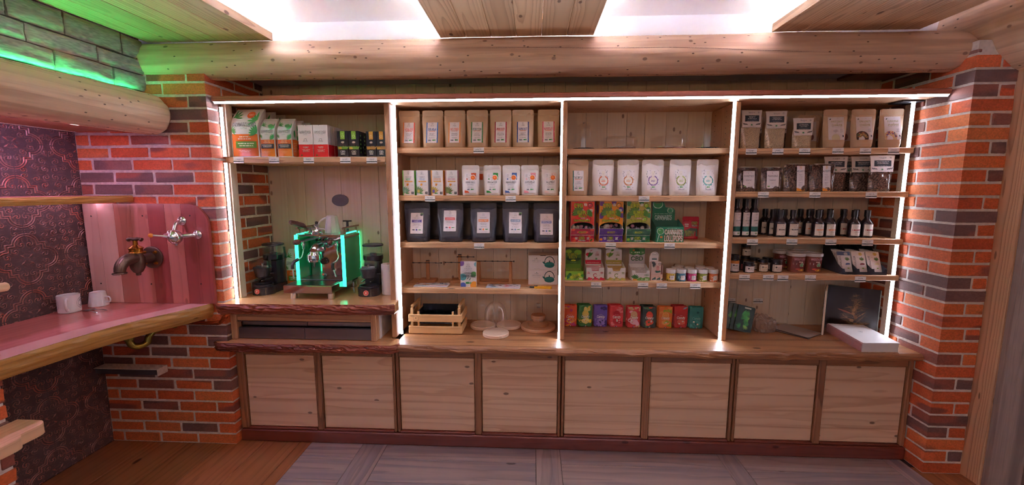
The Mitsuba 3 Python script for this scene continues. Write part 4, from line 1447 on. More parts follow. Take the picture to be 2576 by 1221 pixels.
p = Proto()
m, uv = wooduv(cbox(-.056, .056, -.045, .045, 0, .018, .002), 0)
p.add('base', m, 'holder_wood')
p.add('post', cbox(-.0105, .0105, -.010, .010, .018, .140, .0015), 'holder_wood')
p.add('cap', cbox(-.011, .011, -.0105, .0105, .1402, .143, .0005), 'black_matt')
rod(p, -.094, .094, -.0128, .128, (-.054, -.012, .012, .055))
for x in (-.071, .070):
    flask(p, x, -.0128, .0745, .030, .034)
p.stamp('flask_stand', at(-.688, 2.715, Z4), 'wooden stand with two round glass flasks on one black rod, left on its shelf', 'flask stand', 'flask stands')
p = Proto()
p.add('base', cbox(-.056, .056, -.045, .045, 0, .018, .002), 'holder_wood')
p.add('post', cbox(-.0105, .0105, -.010, .010, .018, .180, .0015), 'holder_wood')
p.add('cap', cbox(-.011, .011, -.0105, .0105, .1802, .183, .0005), 'black_matt')
rod(p, -.094, .014, -.0128, .131, (-.054,))
rod(p, -.014, .094, -.0128, .169, (.055, .012))
flask(p, -.071, -.0128, .0765, .030, .034)
flask(p, .074, -.0128, .113, .030, .036)
p.stamp('flask_stand', at(-.476, 2.72, Z4), 'tall wooden stand with flasks at two heights behind the white chocolate carton', 'flask stand', 'flask stands')
p = Proto()
for s in (-.045, .045):
    tilt = 13 if s > 0 else -13
    for x in (-.104, .104):
        p.add('leg', mov(rot(cbox(x - .009, x + .009, -.007, .007, 0, .140, .0015), [1, 0, 0], tilt), 0, s, .002), 'holder_wood')
    p.add('foot_rail', cbox(-.0945, .0945, s - .009, s + .009, .001, .017, .0015), 'holder_wood')
rod(p, -.125, .125, 0, .143, (-.062, -.015, .020, .062))
for x in (-.039, .041):
    flask(p, x, 0, .082, .032, .038)
p.stamp('flask_stand', at(-.245, 2.70, Z4), 'trestle-shaped wooden flask holder with two flasks on a long black rod', 'flask stand', 'flask stands')

p = Proto()
w, h, d = .100, .162, .018
carton(p, w, d, h, 'card_white')
q = Print()
def disc(q, cx, cz, r, col):
    g = Point(cx, cz).buffer(r, 10).intersection(sbox(-w / 2 + .0006, .0006, w / 2 - .0006, h - .0006))
    q.poly(g, col)
disc(q, -.044, h - .012, .019, '#7b5aa0')
disc(q, .052, h - .018, .015, '#6fb0bc')
disc(q, -.034, .062, .022, '#5aaab4')
disc(q, .034, .082, .017, '#4c9a4c')
disc(q, -.034, .010, .018, '#4a62b8')
disc(q, .038, .010, .026, '#f0a43c')
q.ring(0, h - .020, .008, .009, '#4a4c50', 18)
q.hemp(0, h - .023, .006, 1.57, '#3c3e42', 5)
q.text('POP CBD', 0, h - .034, .0046, '#303236', True, .025)
q.text('INFUSION DE CHANVRE', 0, h - .045, .0034, '#505256', False, .046)
for k in range(11):
    q.leaf(0, .075, .055, .35 + k * .245, '#55585c', .012)
q.text('COMPLÈTEMENT', 0, .088, .0060, '#26282c', True, .052)
q.text('CHANVRÉE', .002, .069, .0155, '#17181b', True, .088, shear=.05)
q.leaf(-.010, .046, .022, .9, '#3f5a50', .12)
q.leaf(.004, .042, .022, .9, '#3f5a50', .12)
q.ring(.029, .048, .004, .005, '#6fae7a', 12)
q.eco(.001, .026, .034)
q.lines(0, .009, .032, .003, 1, '#8a8a92', seed=2)
add_print(p, q, 'body__print')
p.stamp('chocolate_carton', at(-.399, 2.577, Z4, -3), 'white carton with coloured dots and bold black lettering, standing in front of the flasks', 'carton')

# leaflets
for x, y, rz, n, lab, sd in ((-.634, 2.600, 2, 6, 'low stack of printed leaflets on the left of the shelf under the black pouches', 3), (-.181, 2.590, -2, 5, 'low stack of printed leaflets in the middle of the shelf beside the white carton', 9)):
    k = thing('leaflet_stack', lab, 'leaflets', 'leaflet stacks')
    r = random.Random(sd)
    for i in range(n):
        kk = f'{k}__leaflet' if i == 0 else f'{k}__leaflet_{i:03d}'
        USED.add(kk)
        scene[kk] = mikit.ply(cbox(-.105, .105, -.045, .045, 0, .0012, 0), 'card_white', to_world=at(x + r.uniform(-.004, .004), y + r.uniform(-.003, .003), Z4 + .0004 + .0014 * i, rz + r.uniform(-3, 3)))
    q = Print()
    q.rect(-.105, -.045, -.03, -.038, '#8fc0e0')
    q.rect(.0, -.045, .10, -.039, '#d88a9a')
    for j in range(26):
        cx, cz = r.uniform(-.095, .095), r.uniform(-.033, .038)
        c = r.choice(('#3a3c42', '#5a5e6a', '#8f8fa0', '#b8a0b4', '#4c6a9a', '#c84a50', '#e0a040', '#3f6a60'))
        if r.random() < .5:
            q.ell(cx, cz, r.uniform(.004, .014), r.uniform(.003, .007), c, 12)
        else:
            q.lines(cx, cz, r.uniform(.02, .05), .010, 2, c, seed=j, th=.55)
    if sd == 9:
        q.text('DÉCOUVREZ LA CARTE', -.045, .020, .010, '#2a2c32', True, .085)
        q.leaf(.012, -.025, .032, .25, '#c02a38', .2)
    else:
        q.rect(-.04, -.02, .0, .015, '#dcd6dc')
        q.ell(-.092, .0, .012, .006, '#a02a34', 14)
    m, c = q.mesh()
    m.apply_transform(ro([1, 0, 0], -90))
    put('print', m, 'print', k, False, color=c, tw=at(x, y, Z4 + .0005 + .0014 * n + .0004, rz))

p = Proto()
w, h, d = .187, .0945, .13
carton(p, w, d, h, 'card_white')
q = Print()
q.leaf(-.043, h * .80, .007, .9, '#26282c', .3)
q.rect(-.055, h * .745, -.030, h * .765, '#3a3c40')
q.text('GREENISH', -.042, h * .64, .007, '#aab0b8', False, .055)
q.lines(-.042, h * .53, .055, .004, 1, '#b0b4bc', seed=3)
q.lines(-.042, h * .10, .042, .003, 1, '#9a9ca4', seed=5)
q.ell(.040, h * .36, .032, h * .20, '#1f6a68', 28)
q.ell(.040, h * .44, .027, h * .10, '#2b7c78', 24)
q.fan([(.010, h * .36), (-.006, h * .56), (.002, h * .57), (.020, h * .44)], '#1f6a68')
q.ring(.040, h * .52, .0285, .0325, '#2a3a48', 28, -.15, np.pi + .15, 1.25)
q.rect(.037, h * .54, .043, h * .60, '#24323c')
q.ell(.040, h * .62, .004, .004, '#24323c', 12)
q.lines(.040, h * .12, .05, .003, 1, '#b8bac0', seed=7)
add_print(p, q, 'body__print')
pl = p
p2_ = Proto()
p2_.parts = list(pl.parts)
p2_.add('tab', cbox(-.018, .018, -.0006, .0, h - .003, h + .0005, 0), 'black_matt')
pl.stamp('teapot_carton', at(.068, 2.66, Z4), 'white carton with a picture of a green teapot, lower of two', 'carton', 'teapot cartons')
p2_.stamp('teapot_carton', at(.068, 2.66, Z4 + .0952), 'white carton with a picture of a green teapot, upper of two', 'carton', 'teapot cartons')
p = Proto()
p.add('handle', trimesh.creation.extrude_polygon(Polygon([(-.048, -.009), (.05, -.012), (.056, -.004), (.054, .008), (-.045, .009)]).buffer(.002), .012, engine='earcut'), 'knife_yellow', 40)
p.add('head', cbox(-.080, -.046, -.007, .007, .002, .010, .002), 'black_plastic')
p.add('blade', cbox(-.098, -.079, -.005, .004, .005, .0062, 0), 'steel')
p.add('slider', cbox(-.050, -.028, -.005, .005, .0118, .0165, .002), 'black_plastic')
p.add('logo', cbox(.010, .028, -.004, .001, .0118, .0123, 0), 'black_matt')
pbr('knife_yellow', '#f2b416', .4)
p.stamp('utility_knife', at(.062, 2.562, Z4 + .0004, -4), 'yellow utility knife lying in front of the teapot cartons', 'knife')

# ------------------------------------------------------------------ BAY 2, on the worktop
woodmat('crate_wood', '#e6bf8a', '#b78650', tone=.14, freq=60, contrast=.5, fiber=.08, knots=.4)
ky = thing('wooden_crate', 'small pale wooden crate with a round burnt logo, full of drinking glasses', 'crate')
cx, cy, Wc, Dc = -.600, 2.615, .335, .205
fy, by = cy - Dc / 2, cy + Dc / 2
for z0 in (.006, .080):
    wood('slat', cbox(cx - Wc / 2, cx + Wc / 2, fy, fy + .010, ZC + z0, ZC + z0 + .046, .0015), 'crate_wood', 0, ky)
    wood('slat', cbox(cx - Wc / 2, cx + Wc / 2, by - .010, by, ZC + z0, ZC + z0 + .046, .0015), 'crate_wood', 0, ky)
    for s in (-1, 1):
        xa = cx + s * (Wc / 2 - .005)
        wood('slat', cbox(xa - .005, xa + .005, fy + .011, by - .011, ZC + z0, ZC + z0 + .046, .0015), 'crate_wood', 1, ky)
for s in (-1, 1):
    for t in (-1, 1):
        xa, ya = cx + s * (Wc / 2 - .0195), cy + t * (Dc / 2 - .0185)
        wood('corner_post', cbox(xa - .008, xa + .008, ya - .007, ya + .007, ZC + .001, ZC + .165, .0015), 'crate_wood', 2, ky)
        wood('inner_post', cbox(xa - s * .040 - .006, xa - s * .040 + .006, ya - .006, ya + .006, ZC + .001, ZC + .142, .0015), 'crate_wood', 2, ky)
    xa = cx + s * (Wc / 2 - .0195)
    wood('handle', cbox(xa - .008, xa + .008, fy + .02, by - .006, ZC + .1655, ZC + .182, .003), 'crate_wood', 1, ky)
wood('bottom', cbox(cx - Wc / 2 + .012, cx + Wc / 2 - .012, fy + .012, by - .012, ZC + .0005, ZC + .0055, .001), 'crate_wood', 0, ky)
q = Print()
q.ring(0, 0, .0172, .0182, '#7a5230', 24)
q.ring(0, 0, .0145, .0150, '#8a6038', 24)
q.hemp(0, -.001, .008, 1.57, '#7a5230', 7)
m, c = q.mesh()
put('burnt_logo', m, 'print', ky, False, color=c, tw=at(cx - .120, fy - .0006, ZC + .102))
kt = thing('glass_tray', 'black compartment tray standing in the wooden crate', 'tray')
put('body', cat_(cbox(cx - .118, cx + .118, cy - .070, cy + .070, ZC + .058, ZC + .061, 0), cbox(cx - .118, cx + .118, cy + .066, cy + .070, ZC + .061, ZC + .150, 0), cbox(cx - .118, cx + .118, cy - .070, cy - .066, ZC + .061, ZC + .118, 0), cbox(cx - .118, cx - .114, cy - .066, cy + .066, ZC + .061, ZC + .135, 0), cbox(cx + .114, cx + .118, cy - .066, cy + .066, ZC + .061, ZC + .135, 0)), 'black_plastic', kt)
gl = Proto()
gl.add('glass', lathe([(0, .003), (.016, .003), (.017, .0), (.0185, .02), (.021, .055), (.0195, .055), (.0165, .006), (0, .006)], 20), 'glass_solid', 40)
for i in range(5):
    for j in range(3):
        gl.stamp('drinking_glass', at(cx - .092 + .046 * i, cy - .042 + .042 * j, ZC + .0612), f'small clear glass in the black tray of the crate, row {["front", "middle", "back"][j]}, {["far left", "left", "middle", "right", "far right"][i]}', 'glass', 'glasses in the crate')


def cloche(x, y, rg, hg, rb, hb, basemat, name, label, cat, knob=0, flat=.0, ring=True, foot=None):
    k = thing(name, label, cat)
    b = [(0, 0), (rb - .003, 0), (rb, .003), (rb, hb - .004), (rb - .004, hb), (rg + .004, hb), (rg + .003, hb - .002), (0, hb - .002)]
    put('base', mov(lathe(b, 48), x, y, 0), basemat, k, 40, tw=at(0, 0, foot))
    t = np.linspace(0, np.pi / 2, 16)
    dome = [(rg, .002), (rg, (hg - rg) * .5), (rg, hg - rg * (1 - flat))]
    zt = hg - rg * (1 - flat)
    dome += [(rg * math.cos(a) if a < 1.57 else 0, zt + rg * (1 - flat) * math.sin(a)) for a in t[1:]]
    put('dome', mov(lathe(dome, 48), x, y, hb - .0015), 'glass_thin', k, 50, tw=at(0, 0, foot))
    if knob:
        put('knob', sphere(x, y, hb + hg + knob * .9, knob, 3), 'glass_solid', k, True, tw=at(0, 0, foot))
        put('stem', mov(lathe([(0, 0), (knob * .7, 0), (knob * .35, knob * .3), (knob * .4, knob * .5), (0, knob * .5)], 16), x, y, hb + hg - .001), 'glass_solid', k, 40, tw=at(0, 0, foot))
    return k


pbr('birch', '#dcbfa6', .5, 0, .35)
pbr('birch_warm', '#cf9f78', .5, 0, .35)
cloche(-.322, 2.675, .071, .200, .082, .020, 'birch', 'glass_cloche', 'clear glass cloche on a round wooden base, back left of three', 'cloche', foot=ZC + .0004)
cloche(-.224, 2.522, .068, .190, .081, .022, 'birch', 'glass_cloche', 'clear glass cloche on a pale round base, the front one of three', 'cloche', foot=ZC + .0004)
cloche(-.152, 2.695, .071, .222, .081, .020, 'birch', 'glass_cloche', 'tall clear glass cloche on a round wooden base, back right of three', 'cloche', foot=ZC + .0004)
k = cloche(.040, 2.670, .097, .118, .112, .020, 'birch_warm', 'cheese_dome', 'low glass dome with a ball knob over a stepped wooden plug on a round board', 'glass dome', knob=.0165, flat=.35, foot=ZC + .0004)
k = thing('wooden_plug', 'stepped turned wooden block under the low glass dome', 'wooden block')
put('body', lathe([(0, 0), (.064, 0), (.066, .003), (.066, .018), (.060, .022), (.044, .024), (.036, .030), (.036, .040), (.046, .044), (.047, .066), (.044, .070), (0, .070)], 40), 'holder_wood', k, 40, tw=at(.040, 2.670, ZC + .0195))

# ------------------------------------------------------------------ BAY 3, first shelf: glass bells and cake covers
z = S3[0] + .0004
cloche(.304, 2.640, .055, .150, .067, .010, 'black_gloss', 'glass_bell', 'glass bell with a knob on a black base, left end of the top shelf', 'glass bell', knob=.009, foot=z)
cloche(1.037, 2.640, .055, .150, .070, .010, 'black_gloss', 'glass_bell', 'glass bell with a knob on a black base beside the right divider', 'glass bell', knob=.009, foot=z)


def cake_cover(x, y, label):
    k = thing('cake_cover', label, 'cake cover')
    put('base', lathe([(0, 0), (.097, 0), (.100, .004), (.098, .009), (0, .009)], 48), 'plinth_plain', k, 40, tw=at(x, y, z))
    t = np.linspace(0, np.pi / 2, 8)
    pr = [(.099, .009), (.106, .030), (.1065, .052)] + [(.0785 + .028 * math.cos(a), .052 + .024 * math.sin(a)) for a in t] + [(.04, .0785), (0, .079)]
    put('cover', lathe(pr, 56), 'glass_thin', k, 50, tw=at(x, y, z))
    put('foot_ring', lathe([(.090, .010), (.099, .010), (.099, .014), (.090, .014), (.090, .010)], 40), 'glass_solid', k, 40, tw=at(x, y, z))


pbr('plinth_plain', '#6b4030', .35, 0, .5)
cake_cover(.522, 2.650, 'low round glass cover on a dark wooden board, next to the left glass bell')
cake_cover(.812, 2.650, 'low round glass cover on a dark wooden board, next to the right glass bell')

# ------------------------------------------------------------------ BAY 3, second shelf
p = Proto()
p.add('body', pouch_mesh(.122, .212, .066, .95, 81), 'kraft', True)
add_print(p, tea_label('THÉ DETOX', '#2f6f6a', '#f1eef3', w=.064, h=.118, zc=.088, tc='#3f5450'), 'label', pouch_surf(.122, .212, .066))
p.stamp('tea_pouch', at(.268, 2.57, S3[1] + .0002), 'single brown kraft pouch left of the five white ones in the third bay', 'pouch')
pg = Proto()
pg.add('body', pouch_mesh(.124, .207, .05, .93, 82), 'pouch_white', True)
for i, (x, c, desc) in enumerate(((.416, '#d2683f', 'orange flask picture'), (.562, '#c07a3a', 'ochre flask picture'), (.706, '#7a5aa0', 'violet flask picture'), (.866, '#8a9a3a', 'olive flask picture'), (1.022, '#3f9a96', 'teal flask picture'))):
    p = Proto()
    w, h, d = .125, .211, .068
    p.add('body', pouch_mesh(w, h, d, .93, 83 + i), 'pouch_white', True)
    q = Print()
    zc = .092
    q.rect(-.034, zc - .058, .034, zc + .060, '#f0edf0', 4)
    r = random.Random(i)
    for _ in range(46):
        a, b = r.uniform(-.033, .033), r.uniform(-.048, .058)
        if abs(a) > .012 or b < -.02:
            q.leaf(a, zc + b, r.uniform(.004, .009), r.uniform(0, 6.2), r.choice(('#54565e', '#7a7c86', '#9a9ca4')), .22, layer=6)
    q.l = 7
    for k in range(16):
        a = k * 2 * np.pi / 16 + r.uniform(-.1, .1)
        q.ell(.0 + .023 * math.cos(a), zc - .004 + .025 * math.sin(a), .006, .006, c, 10, layer=8)
    q.l = 8
    q.ell(0, zc - .004, .0235, .0235, '#f3efe8', 28)
    q.rect(-.009, zc + .015, .009, zc + .052, '#eeeae4')
    q.ring(0, zc - .004, .0215, .0225, '#b8a890', 28)
    q.lines(0, zc + .004, .030, .004, 1, '#8a8680', seed=3)
    q.lines(0, zc - .006, .026, .007, 1, c, seed=5, th=.7)
    q.lines(0, zc - .016, .012, .003, 1, '#8a8680', seed=6)
    q.lines(0, zc + .035, .012, .004, 1, '#8a8680', seed=9)
    q.ell(0, zc - .040, .013, .008, '#f3efe8', 16)
    q.eco(0, zc - .041, .018)
    q.lines(0, zc - .054, .058, .005, 1, '#5a5c64', seed=7, th=.5)
    add_print(p, q, 'label', pouch_surf(w, h, d))
    p.stamp('tea_pouch', at(x, 2.572, S3[1] + .0002, [1, 0, -2, 1, -1][i]), f'white stand-up pouch with a {desc} on the label', 'pouch', 'white pouches of the third bay')
    pg.stamp('tea_pouch', at(x - .022, 2.665, S3[1] + .0002), f'white pouch peeping out behind the one with the {desc}', 'pouch', 'white pouches of the third bay')

# ------------------------------------------------------------------ BAY 3, third shelf: lollipop dispensers
pbr('candy_dark', '#2a2326', .25, 0, .5)
pbr('candy_pink', '#b9869a', .3, 0, .5)
pbr('candy_pale', '#cfc6bc', .3, 0, .5)


def dispenser(c1, c2, dark, fruit, flavour, seed):
    p = Proto()
    w, h, d = .140, .243, .135
    z0, z1 = .062, .118                      # the opening
    p.add('body', cat_(cbox(-w / 2, w / 2, .001, .004, z1, h, .0005), cbox(-w / 2, w / 2, .0, .003, 0, z0, .0005), cbox(-w / 2, -w / 2 + .003, .003, d, 0, h, .0005), cbox(w / 2 - .003, w / 2, .003, d, 0, h, .0005), cbox(-w / 2, w / 2, d - .003, d, 0, h, 0), cbox(-w / 2 + .003, w / 2 - .003, .004, d - .003, h - .003, h, 0), cbox(-w / 2 + .003, w / 2 - .003, .004, d - .003, .0, .003, 0)), 'card_white')
    bm = trimesh.creation.extrude_polygon(Polygon([(-w / 2 - .004, 0), (w / 2 + .004, 0), (w / 2, -.020), (-w / 2, -.020)]), .0015, engine='earcut')
    lip = rot(cbox(-w / 2, w / 2, -.001, 0, 0, .045, .0003), [1, 0, 0], 26)
    p.add('flap', mov(lip, 0, .0, .042), 'card_white')
    q = Print()
    sx = lambda t: t * w
    q.rect(-w / 2 + .001, z1, w / 2 - .001, h - .001, c1, 4)
    for k, (a, b, rr) in enumerate(((-.42, .90, .11), (.40, .62, .10), (-.44, .30, .12), (.44, .33, .10), (.1, .95, .10), (-.1, .62, .12))):
        g = Point(sx(a), z1 + (h - z1) * b).buffer(rr * w, 8).intersection(sbox(-w / 2 + .001, z1, w / 2 - .001, h - .001))
        if not g.is_empty:
            q.poly(g, c2)
    # arched upper rim of the opening
    q.fat('CBD', -.025, h - .027, .026, '#d6dc2a', '#1c1a18', .050, -.12)
    q.fat('lollipops', -.022, h - .049, .0105, '#f0ede6', '#1c1a18', .056, -.1)
    q.ell(.043, h - .024, .0145, .0145, '#1c1a18', 20)
    q.ell(.043, h - .024, .012, .012, fruit, 20)
    q.ell(.040, h - .020, .004, .003, '#f3e6d8', 10)
    q.lines(.016, h - .020, .022, .018, 3, '#f4f0ec', seed=4, th=.8)
    q.lines(.050, h - .055, .024, .018, 3, '#f4f0ec', seed=5, th=.8)
    for k in range(7):
        q.leaf(-.022, h - .075, .045, 2.2 + (k - 3) * .36, '#2d3a20', .17)
        q.leaf(-.022, h - .075, .041, 2.2 + (k - 3) * .36, '#5c8a34', .13)
        q.leaf(.025, h - .078, .036, .5 + (k - 3) * .28, '#4c7a30', .15)
    q.fat('BUBBLY', 0, h - .065, .0185, '#d3d92c', '#1c1a18', .064, -.06)
    q.fat('BILLY', .002, h - .084, .0185, '#d3d92c', '#1c1a18', .052, -.06)
    q.fat('buds', .002, h - .099, .0085, '#f4f0ec', '#c33a2a', .026)
    q.ell(.036, h - .104, .0135, .0115, '#1c1a18', 16)
    q.ell(.036, h - .104, .0115, .0095, fruit, 16)
    q.ell(.027, h - .108, .007, .006, '#efe0cc', 12)
    q.fat(flavour, -.004, z1 + .012, .0135, '#d3d92c', '#1c1a18', .096, 0)
    q.rect(-w / 2 + .001, .001, w / 2 - .001, .040, dark, 3)
    for a, b, rr in ((-.36, .012, .014), (.40, .008, .016), (.30, .034, .008), (-.12, .002, .012)):
        g = Point(sx(a), b).buffer(rr, 8).intersection(sbox(-w / 2 + .001, .001, w / 2 - .001, .040))
        if not g.is_empty:
            q.poly(g, c2 if dark != c2 else c1)
    q.fat('CBD', -.004, .024, .016, '#d6dc2a', '#1c1a18', .034, -.08)
    q.fat('lollipops', -.002, .010, .0085, '#f0ede6', '#1c1a18', .042, -.05)
    q.lines(-.036, .022, .018, .016, 3, '#f4f0ec', seed=8, th=.75)
    q.lines(.034, .022, .022, .016, 3, '#f4f0ec', seed=9, th=.75)
    q.ell(-.058, .016, .009, .008, fruit, 14)
    q.leaf(.046, .003, .022, .9, '#3a5a24', .2)
    m, c = q.mesh(None, .0004)
    m.vertices[:, 1] += np.where(m.vertices[:, 2] > z1 - .001, .001, 0)
    p.add('body__print', m, 'print_gloss', False, color=c)
    q = Print()
    q.rect(-w / 2 + .001, .001, w / 2 - .001, .044, dark, 2)
    for a in (-.40, .40):
        q.ell(sx(a), .036, .012, .007, c2 if dark != c2 else c1, 12)
    q.ell(0, .020, .034, .0105, c2 if dark != c2 else c1, 20)
    q.fat('BUZZY', 0, .020, .012, '#d3d92c', '#26301c', .044, .15)
    add_print(p, q, 'flap__print', None, .0012, 'print_gloss', mx(tr(0, 0, .042), ro([1, 0, 0], 26)))
    q = Print()
    q.rect(.001, .001, d - .001, h - .001, c1, 2)
    q.ell(d * .5, h * .8, .04, .03, c2, 16)
    q.ell(d * .45, h * .3, .05, .04, dark, 16)
    q.lines(d * .5, h * .55, d * .6, .03, 3, '#f0ede6', seed=3)
    add_print(p, q, 'body__side_print', mat='print_gloss', tw=mx(tr(-w / 2 - .0004, d, 0), ro([0, 0, 1], -90)))
    # arched corners over the opening
    for s in (-1, 1):
        g = sbox(0, z1 - .024, w / 2 - .001, z1).difference(affinity.scale(Point(0, z1 - .026).buffer(1, 24), w / 2 - .004, .026))
        g = affinity.scale(g, s, 1, origin=(0, 0)) if s < 0 else g
        m = trimesh.creation.extrude_polygon(g if not hasattr(g, 'geoms') else max(g.geoms, key=lambda e: e.area), .002, engine='earcut')
        m.apply_transform(mx(tr(0, .004, 0), ro([1, 0, 0], 90)))
        p.add('arch', m, 'card_' + seed)
    p.add('inner_back', cbox(-w / 2 + .0035, w / 2 - .0035, .066, .068, .004, h - .004, 0), 'black_matt')
    r = random.Random(len(flavour))
    for k in range(22):
        x, y, zz = r.uniform(-.056, .056), r.uniform(.018, .05), .050 + r.uniform(0, .05)
        m = trimesh.creation.icosphere(subdivisions=1, radius=.012)
        v = m.vertices * (1 + .35 * (meshkit.noise(m.vertices * 160, k)[:, None] - .5)) * np.array([1, .8, 1.])
        m = trimesh.Trimesh(v + [x, y, zz], m.faces)
        p.add('lollipop', m, r.choice(('candy_dark', 'candy_dark', 'candy_pink', 'candy_pale')), False)
    return p


pbr('card_red', '#e24a3e', .3, 0, .5)
pbr('card_amber', '#f0a030', .3, 0, .5)
pbr('card_olive', '#a8a04a', .3, 0, .5)
zz3 = S3[2] + .0002
dispenser('#e8483e', '#f0694a', '#b82a44', '#d0303c', 'Sour Raspberry', 'red').stamp('lollipop_dispenser', at(.298, 2.545, zz3), 'red cardboard lollipop dispenser with yellow lettering, leftmost of three', 'dispenser', 'lollipop dispensers')
dispenser('#e8962c', '#6a3a94', '#4a2a86', '#f0983a', 'Passion Fruit', 'amber').stamp('lollipop_dispenser', at(.468, 2.548, zz3), 'orange and violet cardboard lollipop dispenser, middle of three', 'dispenser', 'lollipop dispensers')
dispenser('#b8a85a', '#3f7a4a', '#1f5a40', '#9cc43a', 'Sour Apple', 'olive').stamp('lollipop_dispenser', at(.629, 2.548, zz3), 'olive and green cardboard lollipop dispenser, rightmost of three', 'dispenser', 'lollipop dispensers')

p = Proto()          # open green lollipop box with its raised lid
w, h, d = .162, .094, .115
p.add('body', cat_(cbox(-w / 2, w / 2, 0, .002, 0, h, .0004), cbox(-w / 2, w / 2, d - .002, d, 0, h + .03, .0004), cbox(-w / 2 + .002, w / 2 - .002, .002, d - .002, 0, .002, 0)), 'card_green')
for s in (-1, 1):
    m = trimesh.creation.extrude_polygon(Polygon([(.002, 0), (d - .002, 0), (d - .002, h + .04), (.002, h)]), .002, engine='earcut')
    m.apply_transform(ro([1, 0, 0], 90))
    m.apply_transform(ro([0, 0, 1], 90))
    p.add('side', mov(m, s * (w / 2 - .001) - .001, 0, 0), 'card_green')
lid = Polygon([(-.068, .10), (.070, .10), (.070, .185), (.058, .20), (.012, .205), (.0, .235), (-.03, .2370), (-.068, .236)])
m = trimesh.creation.extrude_polygon(lid, .002, engine='earcut')
p.add('lid', mov(rot(m, [1, 0, 0], 90), -.008, d + .002, 0), 'card_green')
q = Print()
q.poly(lid, '#2f6f4c')
q.poly(affinity.scale(Point(-.035, .222).buffer(1, 8), .030, .026).intersection(lid), '#d9e4d4')
q.poly(affinity.scale(Point(-.035, .224).buffer(1, 8), .027, .024).intersection(lid), '#3f8a4c')
q.rect(-.050, .228, -.02, .234, '#8a6a3a')
q.hemp(.040, .172, .034, 1.57, '#e8efe2', 7, .19)
q.hemp(.040, .173, .030, 1.57, '#3f8a5a', 7, .16)
q.lines(0, .163, .11, .006, 1, '#bcd4c4', seed=2)
q.fat('CANNABIS', .0, .142, .026, '#c8d4cc', '#3f5a4c', .104, 0, .05)
q.fat('LOLLIPOPS', .0, .113, .026, '#b8c4bc', '#3f5a4c', .104, 0, .05)
add_print(p, q, 'lid__print', None, .0006, 'print_gloss', tr(-.008, d, 0))
q = Print()
q.rect(-w / 2 + .001, .001, w / 2 - .001, h - .001, '#2f7f5c', 3)
q.ell(-.055, .066, .0205, .0205, '#dfeade', 24)
q.ell(-.055, .066, .018, .018, '#4f9a5a', 24)
q.ell(-.060, .072, .006, .005, '#8fc48a', 12)
q.poly([(-.064, .047), (-.060, .047), (-.070, .004), (-.074, .004)], '#dfeade')
q.rect(-.057, .024, -.042, .038, '#c98a4a')
q.rect(-.062, .012, -.040, .015, '#8fae4a')
q.lines(.022, .084, .10, .006, 1, '#d4e4dc', seed=3)
q.fat('CANNABIS', .022, .062, .028, '#e6ece8', '#a8643a', .104, 0, .06)
q.fat('LOLLIPOPS', .022, .024, .034, '#e6ece8', '#a8643a', .106, 0, .06)
add_print(p, q, 'body__print', mat='print_gloss')
pbr('card_green', '#2a5a44', .35, 0, .5)
p.stamp('lollipop_box', at(.815, 2.547, zz3), 'green open lollipop box with its lid raised behind', 'box')

p = Proto()
w, h, d = .100, .143, .028
p.add('body', pouch_mesh(w, h, d, .97, 95, wr=.003), 'foil_red', True)
q = Print()
q.rect(-.036, .090, -.012, .098, '#f0dcd8')
q.rect(-.034, .078, -.014, .086, '#f0dcd8')
q.fat('CBD', .022, .102, .017, '#c8d02c', '#2a1c18', .034, .1)
q.fat('lollipops', .024, .086, .009, '#efe6e0', '#2a1c18', .036, .1)
q.poly([(-.042, .05), (0, .072), (.042, .066), (.042, .02), (-.036, .016)], '#33402a')
q.fat('BUBBLY', -.004, .046, .016, '#bcc62c', '#1c1a18', .060, 0)
q.fat('BILLY', -.004, .029, .016, '#bcc62c', '#1c1a18', .050, 0)
q.lines(0, .010, .04, .004, 1, '#efe6e0', seed=5)
add_print(p, q, 'body__print', pouch_surf(w, h, d), mat='print_gloss')
pbr('foil_red', '#c01f34', .25, .1, .5)
p.stamp('candy_bag', at(.998, 2.725, zz3, -4), 'shiny red candy bag leaning at the back right of the green box', 'bag')

